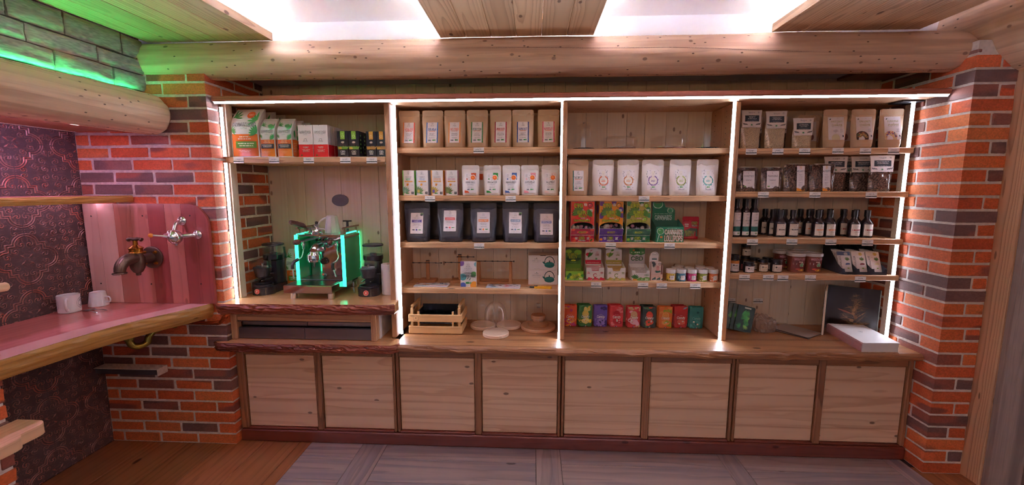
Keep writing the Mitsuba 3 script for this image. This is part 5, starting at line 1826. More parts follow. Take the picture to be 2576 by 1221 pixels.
# ------------------------------------------------------------------ BAY 3, fourth shelf: gum displays and jars
def display(w, hf, d, ht, notch, col, side, pr_front, pr_card, inner, n=9):
    """counter display: low front with a notch, sloping sides, tall card at the back, packets inside"""
    p = Proto()
    fr = Polygon([(-w / 2, 0), (w / 2, 0), (w / 2, hf), (notch, hf), (notch - .006, hf - .020), (-notch + .006, hf - .020), (-notch, hf), (-w / 2, hf)])
    m = trimesh.creation.extrude_polygon(fr, .0015, engine='earcut')
    p.add('front', mov(rot(m, [1, 0, 0], 90), 0, .0015, 0), col)
    for s in (-1, 1):
        m = trimesh.creation.extrude_polygon(Polygon([(0.0015, 0), (d, 0), (d, hf + .022), (.0015, hf)]), .0015, engine='earcut')
        m.apply_transform(ro([1, 0, 0], 90))
        m.apply_transform(ro([0, 0, 1], 90))
        p.add('side', mov(m, s * (w / 2 - .00075) - .00075, 0, 0), side)
    p.add('bottom', cbox(-w / 2 + .0015, w / 2 - .0015, .0015, d, 0, .0015, 0), col)
    t = w * .84 / 2
    card = Polygon([(-t - .004, 0), (t + .004, 0), (t + .004, ht - .016), (t, ht - .008), (t * .6, ht - .006), (t * .55, ht), (-t * .55, ht), (-t * .6, ht - .006), (-t, ht - .008), (-t - .004, ht - .016)])
    m = trimesh.creation.extrude_polygon(card, .0015, engine='earcut')
    p.add('header_card', mov(rot(m, [1, 0, 0], 90), 0, d + .0015, 0), col)
    for i in range(n):
        y = .006 + (d - .012) * i / n
        p.add('packet', mov(rot(cbox(-w / 2 + .004, w / 2 - .004, 0, .003, 0, hf * .78 + .012 * i / n, .0006), [1, 0, 0], -6), 0, y, .004), inner[i % len(inner)])
    add_print(p, pr_front, 'front__print', None, .0004, 'print_gloss')
    if pr_card is not None:
        add_print(p, pr_card, 'header_card__print', None, .0004, 'print_gloss', tr(0, d, 0))
    return p


pbr('pack_lime', '#9aac3a', .3, 0, .5)
pbr('pack_pink', '#e0909a', .3, 0, .5)
pbr('pack_sand', '#c9a868', .3, 0, .5)
pbr('pack_grey', '#b8aaa4', .3, 0, .5)
pbr('card_lime', '#6a9a2a', .35, 0, .5)
W = .108
q = Print()
q.rect(-W / 2, 0, W / 2, .056, '#8cc43a', 3)
for k in range(10):
    q.ell(-.05 + .011 * k, .012 + .03 * ((k * 7) % 5) / 5, .010, .009, ['#b8e04a', '#4a9a34', '#2f6a34', '#d8e23a'][k % 4], 12)
q.leaf(-.045, .006, .035, 1.1, '#2f8a5a', .2)
q.fat('BUBBLY', .008, .030, .011, '#dfe64a', '#2a4a1c', .042)
q.fat('BILLY', .010, .018, .011, '#dfe64a', '#2a4a1c', .036)
q.rect(.028, .006, .048, .014, '#e8f0dc')
c_ = Print()
c_.rect(-.047, .085, .047, .178, '#4c7a24', 3)
c_.ell(-.03, .165, .02, .012, '#a8d03a', 12)
c_.ell(.028, .160, .024, .016, '#8cc43a', 12)
c_.leaf(.0, .11, .05, .2, '#24401c', .2)
c_.leaf(-.0, .11, .05, 2.9, '#24401c', .2)
c_.fat('BUBBLY', -.004, .146, .016, '#d6dc2a', '#1c2a14', .064)
c_.fat('BILLY', -.002, .128, .016, '#d6dc2a', '#1c2a14', .052)
c_.ell(0, .108, .016, .005, '#e8e23a', 14)
c_.lines(0, .094, .05, .005, 1, '#d8e8b8', seed=3)
zz4 = S3[3] + .0002
display(W, .058, .095, .186, .026, 'card_lime', 'card_lime', q, c_, ('pack_lime', 'card_lime')).stamp('gum_display', at(.258, 2.560, zz4), 'bright green counter display box with a printed back card, leftmost of five', 'display box', 'gum display boxes')


def gum(main, dark, leaf, x, inner, label):
    q = Print()
    q.rect(-W / 2 + .0005, .0005, W / 2 - .0005, .054, '#efe6e4', 2)
    for k in range(9):
        q.ell(-.048 + .012 * k, .004 + .004 * ((k * 5) % 3), .009, .007, main if k % 3 else leaf, 12)
    q.rect(-W / 2 + .0005, .0005, W / 2 - .0005, .007, main)
    q.ring(.0, .031, .009, .0125, dark, 20, .6, 5.6)
    q.lines(.020, .030, .014, .004, 1, dark, seed=2)
    q.lines(-.040, .047, .018, .014, 2, dark, seed=4, th=.5)
    q.lines(.040, .047, .018, .014, 2, dark, seed=5, th=.5)
    q.lines(0, .006, .06, .004, 1, '#f6eeee', seed=6)
    c = Print()
    c.rect(-.049, .085, .049, .166, '#eee6e8', 2)
    c.rect(-.049, .085, .049, .110, main, 2)
    c.ell(-.028, .145, .020, .012, main, 16)
    c.leaf(-.036, .128, .045, .7, leaf, .16)
    c.leaf(-.03, .124, .04, 1.3, leaf, .16)
    c.lines(-.018, .118, .05, .008, 1, '#f6f0f0', seed=3, th=.8)
    c.text('CBD', .024, .146, .011, dark, True, .022)
    c.rect(.012, .138, .036, .1395, dark)
    c.lines(.024, .160, .022, .008, 2, dark, seed=7)
    c.hemp(.018, .112, .014, 1.57, leaf, 5)
    c.lines(0, .094, .08, .006, 1, '#f3dcdc', seed=8, th=.5)
    if main == '#d8344c':
        c.poly([(-.03, .168), (-.004, .175), (-.012, .168)], '#c23a6a')
    else:
        c.leaf(-.02, .168, .022, .4, leaf, .25)
    display(W, .078, .098, .186, .026, 'card_white', 'card_white', q, c, inner).stamp('gum_display', at(x, 2.565, zz4), label, 'display box', 'gum display boxes')


gum('#d8344c', '#b82a44', '#4a8a3c', .384, ('pack_pink', 'card_white'), 'white and red counter display box with a fruit picture on its back card')
gum('#b8a84a', '#7a8a3a', '#5c8a34', .512, ('pack_sand', 'pack_sand'), 'white and yellow-green counter display box right of the red one')
q = Print()
W = .106
q.rect(-W / 2 + .0005, .0005, W / 2 - .0005, .050, '#e3dadb', 2)
q.fan([(-.050, .001), (-.030, .018), (-.012, .008), (.0, .022), (.022, .012), (.036, .024), (.0525, .020), (.0525, .001)], '#6a9a4a')
q.fan([(-.052, .001), (-.046, .012), (-.030, .014), (-.018, .001)], '#d9983a')
for k in range(6):
    q.leaf(-.036, .012, .030, .5 + .4 * k, '#3a6a34', .14)
q.text('CBD', .034, .036, .0095, '#4c7a44', True, .026)
q.text('+', .006, .011, .012, '#eef4e8', True)
q.text('36', .034, .010, .012, '#eef4e8', True, .018, .15)
c_ = Print()
c_.rect(-.048, .085, .048, .168, '#d3ccd0', 2)
c_.poly([(-.048, .184), (.048, .184), (.048, .150), (.024, .138), (.0, .148), (-.024, .138), (-.048, .150)], '#4f8a4a')
for k in range(6):
    c_.leaf(-.004, .168, .024, .2 + .5 * k, '#2a5a30', .16)
c_.ell(-.022, .172, .008, .006, '#d9983a', 12)
c_.text('+', -.034, .158, .012, '#eef4e8', True)
for k in range(3):
    c_.ell(-.012 + .012 * k, .158, .0045, .0045, '#eef4e8', 12)
c_.text('36', .034, .158, .010, '#eef4e8', True, .016, .15)
c_.text('CBD', 0, .119, .026, '#2f5a34', True, .074)
c_.lines(0, .097, .06, .005, 1, '#a8a0a4', seed=4)
display(W, .064, .115, .184, .036, 'card_white', 'card_white', q, c_, ('pack_grey', 'card_white'), 10).stamp('gum_display', at(.660, 2.565, zz4), 'white and green counter display box with large dark green lettering on its back card', 'display box', 'gum display boxes')
p = Proto()
w, d = .070, .05
fr = Polygon([(-w / 2, 0), (w / 2, 0), (w / 2, .040), (-w / 2, .036)])
m = trimesh.creation.extrude_polygon(fr, .0015, engine='earcut')
p.add('tray', cat_(mov(rot(m, [1, 0, 0], 90), 0, .0015, 0), cbox(-w / 2, -w / 2 + .0015, .0015, d, 0, .05, 0), cbox(w / 2 - .0015, w / 2, .0015, d, 0, .095, 0), cbox(-w / 2, w / 2, .0015, d, 0, .0015, 0)), 'card_rose')
card = affinity.translate(Point(0, 0).buffer(.026, 16).union(sbox(-.031, -.12, .024, 0)), 0, .146)
card = unary_union([card, sbox(-.031, .02, .024, .132)])
m = trimesh.creation.extrude_polygon(card, .0015, engine='earcut')
p.add('header_card', mov(rot(m, [1, 0, 0], 90), -.004, d, 0), 'card_white')
for i in range(4):
    p.add('tube', cat_(cbox(-w / 2 + .003, w / 2 - .010, .004 + .011 * i, .014 + .011 * i, .003, .118 - .002 * i, .004)), 'card_rose')
q = Print()
q.ring(0, .150, .016, .0175, '#5a7a80', 18, .3, 2.8)
q.lines(0, .152, .030, .005, 1, '#5a7a80', seed=2)
q.lines(0, .138, .034, .004, 1, '#8a8f9a', seed=3)
q.rect(-.016, .122, .014, .130, '#3f6a74')
add_print(p, q, 'header_card__print', None, .0004, 'print_gloss', tr(-.004, d - .0015, 0))
q = Print()
q.rect(-.0315, .040, .0245, .117, '#e8d2cc', 2)
for k in range(7):
    q.leaf(-.026, .10, .022, -1.2 + .5 * k, '#3f4a50', .16)
    q.leaf(.006, .05, .020, .4 + .4 * k, '#3a6a64', .18)
q.ring(.016, .103, .006, .008, '#4a3a40', 14)
q.rect(-.004, .060, .014, .092, '#e0aaa4')
q.lines(.005, .084, .014, .012, 2, '#a85a5a', seed=4)
add_print(p, q, 'tube__print', None, .0004, 'print_gloss', tr(0, .004, 0))
q = Print()
q.rect(-.0345, .001, .0345, .036, '#ecd0c8', 2)
for k in range(9):
    q.leaf(-.03 + .007 * k, .003, .020, .8 + .25 * (k % 4), '#3a5a5c', .16)
q.lines(.008, .028, .022, .005, 1, '#7a5a5a', seed=4)
add_print(p, q, 'tray__print', None, .0004, 'print_gloss')
pbr('card_rose', '#e6ccc6', .4, 0, .4)
p.stamp('tube_display', at(.757, 2.572, zz4), 'narrow pink leaf-patterned display with an arched card, between the last gum box and the jars', 'display box')

JARC = {'yellow': ('#c9a83a', '#2a241c', '#e0c24a'), 'blue': ('#3f7a9a', '#24323a', '#9ac4d0'), 'pink': ('#c03a72', '#8a2450', '#e07aa4'), 'green': ('#8a9a3a', '#e0d8c0', '#c8cc6a'), 'orange': ('#d97a4a', '#f0d8cc', '#e8a88a')}


def candy_jar(col):
    a, b, c = JARC[col]
    p = Proto()
    p.add('jar', lathe([(0, 0), (.024, 0), (.0265, .003), (.0268, .020), (.0265, .044), (.023, .049), (0, .049)], 28), f'jar_{col}', 40)
    p.add('lid', lathe([(.0, .049), (.0280, .049), (.0290, .0505), (.0290, .070), (.0275, .0725), (0, .0725)], 28), 'white_gloss', 40)
    q = Print()
    cyl_s = lambda x, zz: -np.sqrt(np.maximum(.0270 ** 2 - x * x, 0))
    r = random.Random(3)
    for k in range(26):
        x = r.uniform(-.024, .024)
        q.ell(x, r.uniform(.006, .042), .004, .004, r.choice((a, b, c)), 10, layer=1)
    q.l = 1
    q.rect(-.010, .010, .016, .036, '#f0ecee', 6)
    q.lines(.003, .026, .018, .010, 3, '#8a8a94', seed=4)
    add_print(p, q, 'label', cyl_s, .0003, 'print_gloss')
    pbr(f'jar_{col}', a, .15, 0, .5)
    return p


jp = {c: candy_jar(c) for c in JARC}
names = ['leftmost', 'second', 'middle', 'fourth', 'rightmost']
for i, (x, c) in enumerate(((.843, 'yellow'), (.905, 'blue'), (.969, 'pink'), (1.034, 'green'), (1.096, 'orange'))):
    jp[c].stamp('candy_jar', at(x, 2.580, zz4, 2 * (i - 2)), f'small white-lidded jar of {c} candy in the front row, {names[i]} of five', 'jar', 'candy jars')
for i, (x, y, c) in enumerate(((.898, 2.648, 'yellow'), (.937, 2.712, 'blue'), (.975, 2.645, 'pink'), (1.040, 2.645, 'green'), (1.068, 2.712, 'orange'), (1.101, 2.650, 'orange'))):
    jp[c].stamp('candy_jar', at(x, y, zz4), f'white-lidded candy jar behind the front row, {["far left", "second from the left, in the rearmost row", "third from the left", "fourth from the left", "fifth from the left, in the rearmost row", "far right"][i]}', 'jar', 'candy jars')

# ------------------------------------------------------------------ BAY 3, on the worktop: candy pouches
CP = [('orange and magenta', '#e8602c', '#d03a7a', '#f0a03a', 'blobs'), ('green and yellow', '#3f7a3c', '#e8c83a', '#f0e08a', 'bears'), ('purple with dark berries', '#6a56b0', '#3a2f70', '#8a78c8', 'berries'), ('salmon red', '#e0484c', '#f0868a', '#c02a34', 'drop'), ('red and cream', '#c8383c', '#c9a878', '#f0b8c8', 'rolls'), ('black and green', '#1f2a24', '#3f6a4a', '#e0583a', 'melon'), ('orange and olive', '#e8803a', '#a8b03a', '#f0a45a', 'citrus'), ('red with blue stripes', '#c03a3a', '#9ab4d0', '#e07060', 'stripes'), ('dark teal', '#2f7a76', '#3f9a90', '#235a5c', 'plain')]
CX = [(.252, 2.718), (.350, 2.720), (.450, 2.722), (.551, 2.720), (.662, 2.712), (.762, 2.710), (.862, 2.710), (.965, 2.722), (1.062, 2.712)]
rr_ = random.Random(4)
for i, ((desc, a, b, c, kind), (x, y)) in enumerate(zip(CP, CX)):
    p = Proto()
    w, h, d = .086, .143, .022
    pbr(f'foil_{i}', a, .28, 0, .5)
    p.add('body', pouch_mesh(w, h, d, .97, 101 + i, wr=.003, rc=.004, nx=18, nz=20), f'foil_{i}', True)
    q = Print()
    clip = sbox(-w / 2 + .003, .004, w / 2 - .003, h - .006)
    q.rect(-w / 2 + .003, .004, w / 2 - .003, h - .006, a, 5)
    r = random.Random(i + 20)
    if kind == 'stripes':
        for k in range(-3, 6):
            g = Polygon([(-.06, .03 * k), (.06, .03 * k + .09), (.06, .03 * k + .102), (-.06, .03 * k + .012)]).intersection(clip)
            if not g.is_empty and (k % 2 == 0):
                q.poly(g, b)
    else:
        for k in range(12 if kind != 'plain' else 4):
            g = affinity.scale(Point(0, 0).buffer(1, 6), r.uniform(.007, .017), r.uniform(.006, .014))
            g = affinity.translate(g, r.uniform(-.04, .04), r.choice((r.uniform(0, .05), r.uniform(.10, .14)))).intersection(clip)
            if not g.is_empty:
                q.poly(g, b if k % 3 else c)
    if kind in ('drop', 'melon', 'citrus', 'bears', 'rolls'):
        q.ell(0, .084, .022, .026, {'drop': '#c8303a', 'melon': '#d8503a', 'citrus': '#f0a04a', 'bears': '#e8d060', 'rolls': '#d8b088'}[kind], 20)
        if kind == 'citrus':
            q.ring(0, .084, .018, .020, '#f8d8a0', 20)
    # clear window with sweets
    q.ell(.0, .040, .026, .018, c if kind != 'plain' else '#3a8a84', 16)
    for k in range(7):
        q.ell(r.uniform(-.018, .018), r.uniform(.028, .050), .006, .005, r.choice((b, c, '#f0e0d8')), 8)
    q.text('Candy', .0, .068, .016, '#f6f2f0' if kind != 'plain' else '#6aaaa4', True, .052, .15)
    q.lines(0, .082, .026, .004, 1, '#f3ece8' if kind != 'plain' else '#6aaaa4', seed=i)
    for k, cc in enumerate(('#2a3a8a', '#f0f0f0', '#c83038')):
        q.rect(-.008 + .0053 * k, .004, -.0027 + .0053 * k, .009, cc)
    add_print(p, q, 'body__print', pouch_surf(w, h, d), .0007, 'print_gloss')
    n = 2 + (i % 2)
    for k in range(n):
        where = ['frontmost', 'second', 'third'][k]
        p.stamp('candy_pouch', at(x - .004 * k + rr_.uniform(-.002, .002), y + .024 * k, ZC + .0004, 2 - i * .4), f'{desc} candy pouch on the worktop, {where} of its little row', 'candy pouch', f'{desc} candy pouches')

# ------------------------------------------------------------------ BAY 4, first shelf: seed bags and kraft pouches
def seedfn(p, n, uv):
    d, _, r = voronoi(p.x * 260 + p.y * 90, p.z * 330)
    return mix(lin('#cfc0a4'), lin('#9c8a6c'), smoothstep(.3, .7, d)) * (.8 + .4 * r)


pbr('seed_fill', mikit.proc(seedfn), .3, 0, .5)


def pastafn(p, n, uv):
    d, _, r = voronoi(p.x * 75 + p.y * 40 + p.z * 45, p.z * 165 - p.x * 70)
    return mix(lin('#5f4c40'), lin('#1d1614'), smoothstep(.25, .6, d)) * (.6 + .8 * r)


pbr('pasta_fill', mikit.proc(pastafn), .16, 0, .6)


def header_card(p, w, h, z0, y0, lean, label_col, seed, w1=None):
    """folded white header card, wider at its top"""
    w1 = w1 or w * 1.12
    g = Polygon([(-w / 2, 0), (w / 2, 0), (w / 2 + .001, h * .45), (w1 / 2 - .004, h * .72), (w1 / 2, h), (-w1 / 2, h), (-w1 / 2 + .004, h * .72), (-w / 2 - .001, h * .45)])
    m = trimesh.creation.extrude_polygon(g, .004, engine='earcut')
    tw = mx(tr(0, y0, z0), ro([1, 0, 0], lean))
    m.apply_transform(mx(tw, ro([1, 0, 0], 90), tr(0, 0, -.004)))
    p.add('header_card', m, 'card_white')
    q = Print()
    q.rect(-w * .36, h * .34, w * .40, h * .70, label_col, 2)
    q.lines(.002, h * .60, w * .56, h * .10, 2, '#d9d6d8', seed=seed, th=.5)
    q.lines(.002, h * .50, w * .60, h * .05, 1, '#d9d6d8', seed=seed + 1, th=.6)
    q.lines(0, h * .38, w * .60, h * .04, 1, '#a8a8ac', seed=seed + 2, th=.5)
    q.text('frandgine', 0, h * .86, h * .07, '#4a4a50', False, w * .34, .25)
    q.ring(w * .36, h * .86, .004, .005, '#4a4a50', 14)
    q.ell(w * .36, h * .86, .002, .002, '#4a4a50', 8)
    for s in (-1, 1):
        for k in range(3):
            q.leaf(s * w * (.20 + .09 * k), h * .14, .016, (1.57 - s * (1.1 - .2 * k)), '#3a3a44', .14)
    q.rect(-.005, h * .10, .005, h * .19, '#5a9a7a')
    q.lines(0, h * .05, w * .7, h * .03, 1, '#9a9aa2', seed=seed + 3)
    add_print(p, q, 'header_card__print', None, .0004, tw=mx(tw, tr(0, -.0002, 0)))


def header_bag(w, h, fill, seed, wr, hh=.098):
    p = Proto()
    hb = h - hh * .82
    p.add('bag', pouch_mesh(w, hb + .02, .055, .96, seed, wr=wr, seal=.06, nx=40, nz=50), fill, True)
    header_card(p, w * .95, hh, h - hh, -.012, -5, '#22303a', seed)
    return p


S4z = [z + .0003 for z in S4]
for i, (x, h, y) in enumerate(((1.258, .219, 2.585), (1.395, .212, 2.580), (1.548, .172, 2.580))):
    header_bag(.112 if i < 2 else .106, h, 'seed_fill', 120 + i, .004).stamp('seed_bag', at(x, y, S4z[0], [2, -2, -3][i]), f'clear bag of pale hemp seeds with a white header card, {["left", "middle", "right, shortest"][i]} of three', 'seed bag', 'seed bags')
P = header_bag(.110, .200, 'pasta_fill', 124, .006)
for i, (x, y) in enumerate(((1.325, 2.70), (1.470, 2.70))):
    P.stamp('seed_bag', at(x, y, S4z[0]), f'dark bag with a white header card behind the {["left and middle", "middle and right"][i]} seed bags', 'seed bag', 'seed bags')
KP = [(1.722, 'PROTÉINES', 'powder', 'powder and scoop picture'), (1.876, 'GRAINES', 'seeds', 'round picture of a seed mix'), (2.030, 'FARINE', 'berries', 'round picture of berries and flour')]
for i, (x, t, kind, desc) in enumerate(KP):
    p = Proto()
    w, h, d = .128, .218, .07
    p.add('body', pouch_mesh(w, h, d, .84, 130 + i), 'kraft', True)
    q = Print()
    zc, L, H = .110, .086, .130
    q.rect(-L / 2, zc - H / 2, L / 2, zc + H / 2, '#ece7ec', 4)
    q.leaf(-L * .40, zc + H * .38, .010, .6, '#3a3c44', .3)
    q.lines(L * .1, zc + H * .44, .010, .003, 1, '#6a6a70', seed=3)
    q.text(t, .004, zc + H * .30, .0098, '#b0aa84', True, .058)
    q.text('de', .004, zc + H * .22, .006, '#b0aa84', False, .008)
    q.text('CHANVRE', .004, zc + H * .14, .0105, '#b0aa84', True, .056)
    q.rect(-.022, zc + H * .06, .028, zc + H * .065, '#8a867a')
    q.lines(.026, zc - H * .10, .018, .020, 4, '#9a98a0', seed=5)
    q.rect(L * .36, zc - H * .38, L * .44, zc - H * .30, '#4a4a54')
    clip = sbox(-L / 2, zc - H / 2, L / 2, zc + H / 2)
    if kind == 'powder':
        q.poly([(-.022, zc - .012), (.0, zc - .004), (.014, zc - .016), (-.006, zc - .026)], '#d8d4d8')
        q.poly([(-.020, zc - .014), (.0, zc - .008), (.008, zc - .016), (-.006, zc - .022)], '#c8c2c8')
        q.poly(Point(-.005, zc - .055).buffer(.022, 10).intersection(clip), '#dcd2b4')
    else:
        q.poly(Point(-.014, zc - .050).buffer(.034, 16).intersection(clip), '#3a2a24' if kind == 'seeds' else '#d8c49c')
        r = random.Random(i + 5)
        for k in range(60 if kind == 'seeds' else 34):
            a, rr = r.uniform(0, 3.14), r.uniform(.008, .032) if kind == 'seeds' else r.uniform(.020, .033)
            xx, z_ = -.014 + rr * math.cos(a), zc - .052 + rr * math.sin(a)
            if abs(xx) < L / 2 - .004 and z_ > zc - H / 2 + .003:
                q.ell(xx, z_, .0034, .0026, r.choice(('#b8864a', '#8a2f34', '#d8c48a', '#7a8a4a', '#c8743a') if kind == 'seeds' else ('#3a4a8a', '#5a6ab0', '#a82a3c', '#c84a54')), 8, layer=14)
    add_print(p, q, 'label', pouch_surf(w, h, d))
    p.stamp('kraft_pouch', at(x, 2.575, S4z[0], -3), f'kraft stand-up pouch with a {desc}', 'pouch', 'kraft pouches of the right bay')
pk2 = Proto()
pk2.add('body', pouch_mesh(.126, .205, .05, .86, 140), 'kraft', True)
q = Print()
q.rect(-.043, .05, .043, .165, '#d9d3d8', 4)
q.ell(.0, .075, .028, .024, '#8a5a5c', 16)
q.text('CHANVRE', .0, .120, .010, '#b0aa84', True, .056)
add_print(pk2, q, 'label', pouch_surf(.126, .205, .05))
for i, x in enumerate((1.640, 1.690, 1.835, 1.985)):
    pk2.stamp('kraft_pouch', at(x, 2.68 + .062 * (i % 2), S4z[0]), f'kraft pouch half hidden behind the front three, {["leftmost", "second", "third", "rightmost"][i]}', 'pouch', 'kraft pouches of the right bay')

# ------------------------------------------------------------------ BAY 4, second shelf: pasta bags
for i, (x, lab) in enumerate(((1.262, 'bag of dark pasta with a square white label, leftmost on its shelf'), (1.400, 'bag of dark pasta with a square white label, second on its shelf'))):
    p = Proto()
    w, h, d = .120, .140, .06
    p.add('bag', pouch_mesh(w, h, d, .98, 150 + i, wr=.012, seal=.08, nx=44, nz=44), 'pasta_fill', True)
    p.add('clip', cbox(-.045, .045, -.004, .004, h - .004, h + .004, .002), 'white_gloss')
    q = Print()
    q.rect(-.034, .018, .034, .120, '#ece8ee', 4)
    q.ring(0, .098, .018, .0188, '#8a8a94', 18, .4, 2.74)
    q.leaf(-.003, .103, .007, 1.57, '#8a8a94', .3)
    q.text('FRANGINES', 0, .090, .0095, '#7d7d88', True, .056)
    q.lines(0, .066, .046, .010, 2, '#8a8a94', seed=3)
    q.lines(0, .048, .02, .004, 1, '#9a9aa4', seed=4)
    q.rect(-.028, .026, -.015, .033, '#6f9a5a')
    q.lines(.012, .030, .026, .005, 1, '#7a7a84', seed=6)
    add_print(p, q, 'label', lambda x_, z_: pouch_surf(w, h, d)(0 * x_, 0 * z_ + .05) * (1 - .3 * (z_ - .018) / .1), .001)
    p.stamp('pasta_bag', at(x, 2.590, S4z[1], [3, -2][i]), lab, 'pasta bag', 'pasta bags with square labels')
for i, (x, lab) in enumerate(((1.545, 'bag of dark pasta with a tall narrow white label, left of two'), (1.690, 'bag of dark pasta with a tall narrow white label, right of two'))):
    p = Proto()
    w, h, d = .150, .158, .07
    p.add('bag', pouch_mesh(w, h, d, .98, 154 + i, wr=.013, seal=.10, nx=50, nz=46), 'pasta_fill', True)
    p.add('clip', cbox(-.05, .05, -.003, .003, h - .003, h + .003, .0015), 'white_gloss')
    q = Print()
    xc = .012
    q.rect(xc - .023, .003, xc + .023, .148, '#ebe6ea', 5)
    q.ring(xc, .135, .004, .006, '#d99a3a', 12)
    q.ring(xc, .143, .003, .005, '#d99a3a', 12)
    q.text('ALDENTO', xc, .118, .0095, '#55555e', True, .044)
    q.lines(xc, .082, .026, .040, 6, '#8a8a94', seed=3, th=.25)
    q.lines(xc, .042, .026, .025, 5, '#9a9aa4', seed=5, th=.3)
    q.fan([(xc - .023, .003), (xc + .023, .003), (xc + .023, .020), (xc + .006, .014), (xc - .023, .022)], '#e0963a')
    q.ell(xc + .013, .012, .009, .007, '#4a2a24', 14)
    add_print(p, q, 'label', lambda x_, z_: pouch_surf(w, h, d)(0 * x_, 0 * z_ + .05) * (1 - .45 * (z_ - .02) / .13), .0015)
    p.stamp('pasta_bag', at(x, 2.595, S4z[1], [2, 4][i]), lab, 'pasta bag', 'pasta bags with narrow labels')
P = header_bag(.124, .207, 'pasta_fill', 158, .012, .094)
for i, (x, y, lab) in enumerate(((1.800, 2.655, 'bag of dark pasta with a white header card, behind the narrow-labelled bags'), (1.905, 2.700, 'bag of dark pasta with a white header card, left one at the back'), (1.955, 2.655, 'bag of dark pasta with a white header card, second from the right'), (2.015, 2.592, 'bag of dark pasta with a white header card, frontmost at the right end'))):
    P.stamp('pasta_bag', at(x, y, S4z[1], -4), lab, 'pasta bag', 'pasta bags with header cards')
k = thing('white_card', 'small white card leaning against the right brick wall beside the pasta', 'card')
put('card', rot(cbox(-.018, .018, 0, .002, 0, .085, 0), [0, 1, 0], -18), 'card_white', k, tw=at(2.083, 2.62, S4z[1] + .006))

# ------------------------------------------------------------------ BAY 4, third shelf: oil bottles
pbr('bottle_dark', '#120f10', .08, 0, .6)
pbr('cap_black', '#0e0e10', .3, 0, .5)


def bottle(r, h, hs, rn, hc, label):
    """r body radius, hs shoulder height, rn neck radius, hc cap height"""
    p = Proto()
    p.add('bottle', lathe([(0, 0), (r - .003, 0), (r, .003), (r, hs), (r * .96, hs + r * .22), (r * .80, hs + r * .50), (rn * 1.25, hs + r * .82), (rn, hs + r * 1.1), (rn, h - hc + .004), (0, h - hc + .004)], 28), 'bottle_dark', 40)
    p.add('cap', lathe([(0, h - hc), (rn * 1.16, h - hc), (rn * 1.20, h - hc + .002), (rn * 1.20, h - .002), (rn * 1.1, h), (0, h)], 24), 'cap_black', 40)
    add_print(p, label, 'label', lambda x, z_: -np.sqrt(np.maximum((r + .0003) ** 2 - x * x, 0)), .0002)
    return p


q = Print()
q.rect(-.0205, .064, .0205, .148, '#ece8ee', 8)
q.rect(-.0205, .034, .0205, .064, '#24605a', 8)
q.rect(-.0205, .012, .0205, .034, '#e6e6e6', 8)
q.lines(.004, .136, .022, .008, 2, '#6a6a74', seed=3)
q.lines(.004, .118, .018, .006, 2, '#8a8a94', seed=4)
q.text('CHANVRE', .003, .100, .0065, '#55555e', True, .030)
q.lines(.004, .084, .020, .010, 3, '#8a8a94', seed=6)
q.lines(.0, .050, .024, .012, 2, '#3f8078', seed=8)
q.ell(.004, .023, .007, .006, '#8fae8a', 12)
tb = bottle(.0235, .228, .152, .0115, .045, q)
for i, x in enumerate((1.228, 1.280, 1.331)):
    tb.stamp('oil_bottle', at(x, 2.615, S4z[2], 4), f'tall slim black bottle with a white and green label, front row, {["left", "middle", "right"][i]} of three', 'bottle', 'tall oil bottles')
for i, x in enumerate((1.247, 1.300, 1.352)):
    tb.stamp('oil_bottle', at(x, 2.672, S4z[2], 4), f'tall slim black bottle in the second row, behind the {["left", "middle", "right"][i]} front bottle', 'bottle', 'tall oil bottles')


def short_label(c):
    q = Print()
    q.rect(-.0275, .012, .0275, .080, '#eae3dc', 10)
    q.leaf(0, .066, .006, 1.57, '#4a4a50', .3)
    q.lines(0, .060, .03, .004, 1, '#a09890', seed=2)
    q.rect(-.024, .042, .024, .050, c, 6)
    q.lines(0, .046, .034, .005, 1, '#eae3dc', seed=5, th=.5)
    q.lines(0, .032, .040, .012, 3, '#8a847e', seed=7)
    q.lines(0, .019, .030, .005, 1, '#9a948e', seed=8)
    return q


for c, desc, front, rear in (('#3a2f2c', 'dark brown band', ((1.490, 2.625), (1.566, 2.628)), ((1.474, 2.765), (1.487, 2.700), (1.556, 2.700), (1.548, 2.770))),
                             ('#d9844a', 'orange band', ((1.708, 2.620), (1.777, 2.622)), ((1.692, 2.765), (1.703, 2.698), (1.770, 2.698), (1.760, 2.768))),
                             ('#9a2f34', 'dark red band', ((1.915, 2.618), (1.990, 2.620)), ((1.872, 2.765), (1.908, 2.695), (1.980, 2.695), (1.955, 2.768)))):
    P = bottle(.0315, .163, .082, .0135, .040, short_label(c))
    for i, (x, y) in enumerate(front):
        P.stamp('oil_bottle', at(x, y, S4z[2], 6), f'squat black bottle with a {desc} on its cream label, front row, {["left", "right"][i]} one', 'bottle', f'squat bottles with a {desc}')
    for i, (x, y) in enumerate(rear):
        P.stamp('oil_bottle', at(x, y, S4z[2], 6), f'squat black bottle with a {desc} standing behind, {["rear left", "second row left", "second row right", "rear right"][i]}', 'bottle', f'squat bottles with a {desc}')

# ------------------------------------------------------------------ BAY 4, fourth shelf
pbr('honey_jar', '#4a3018', .08, 0, .6)


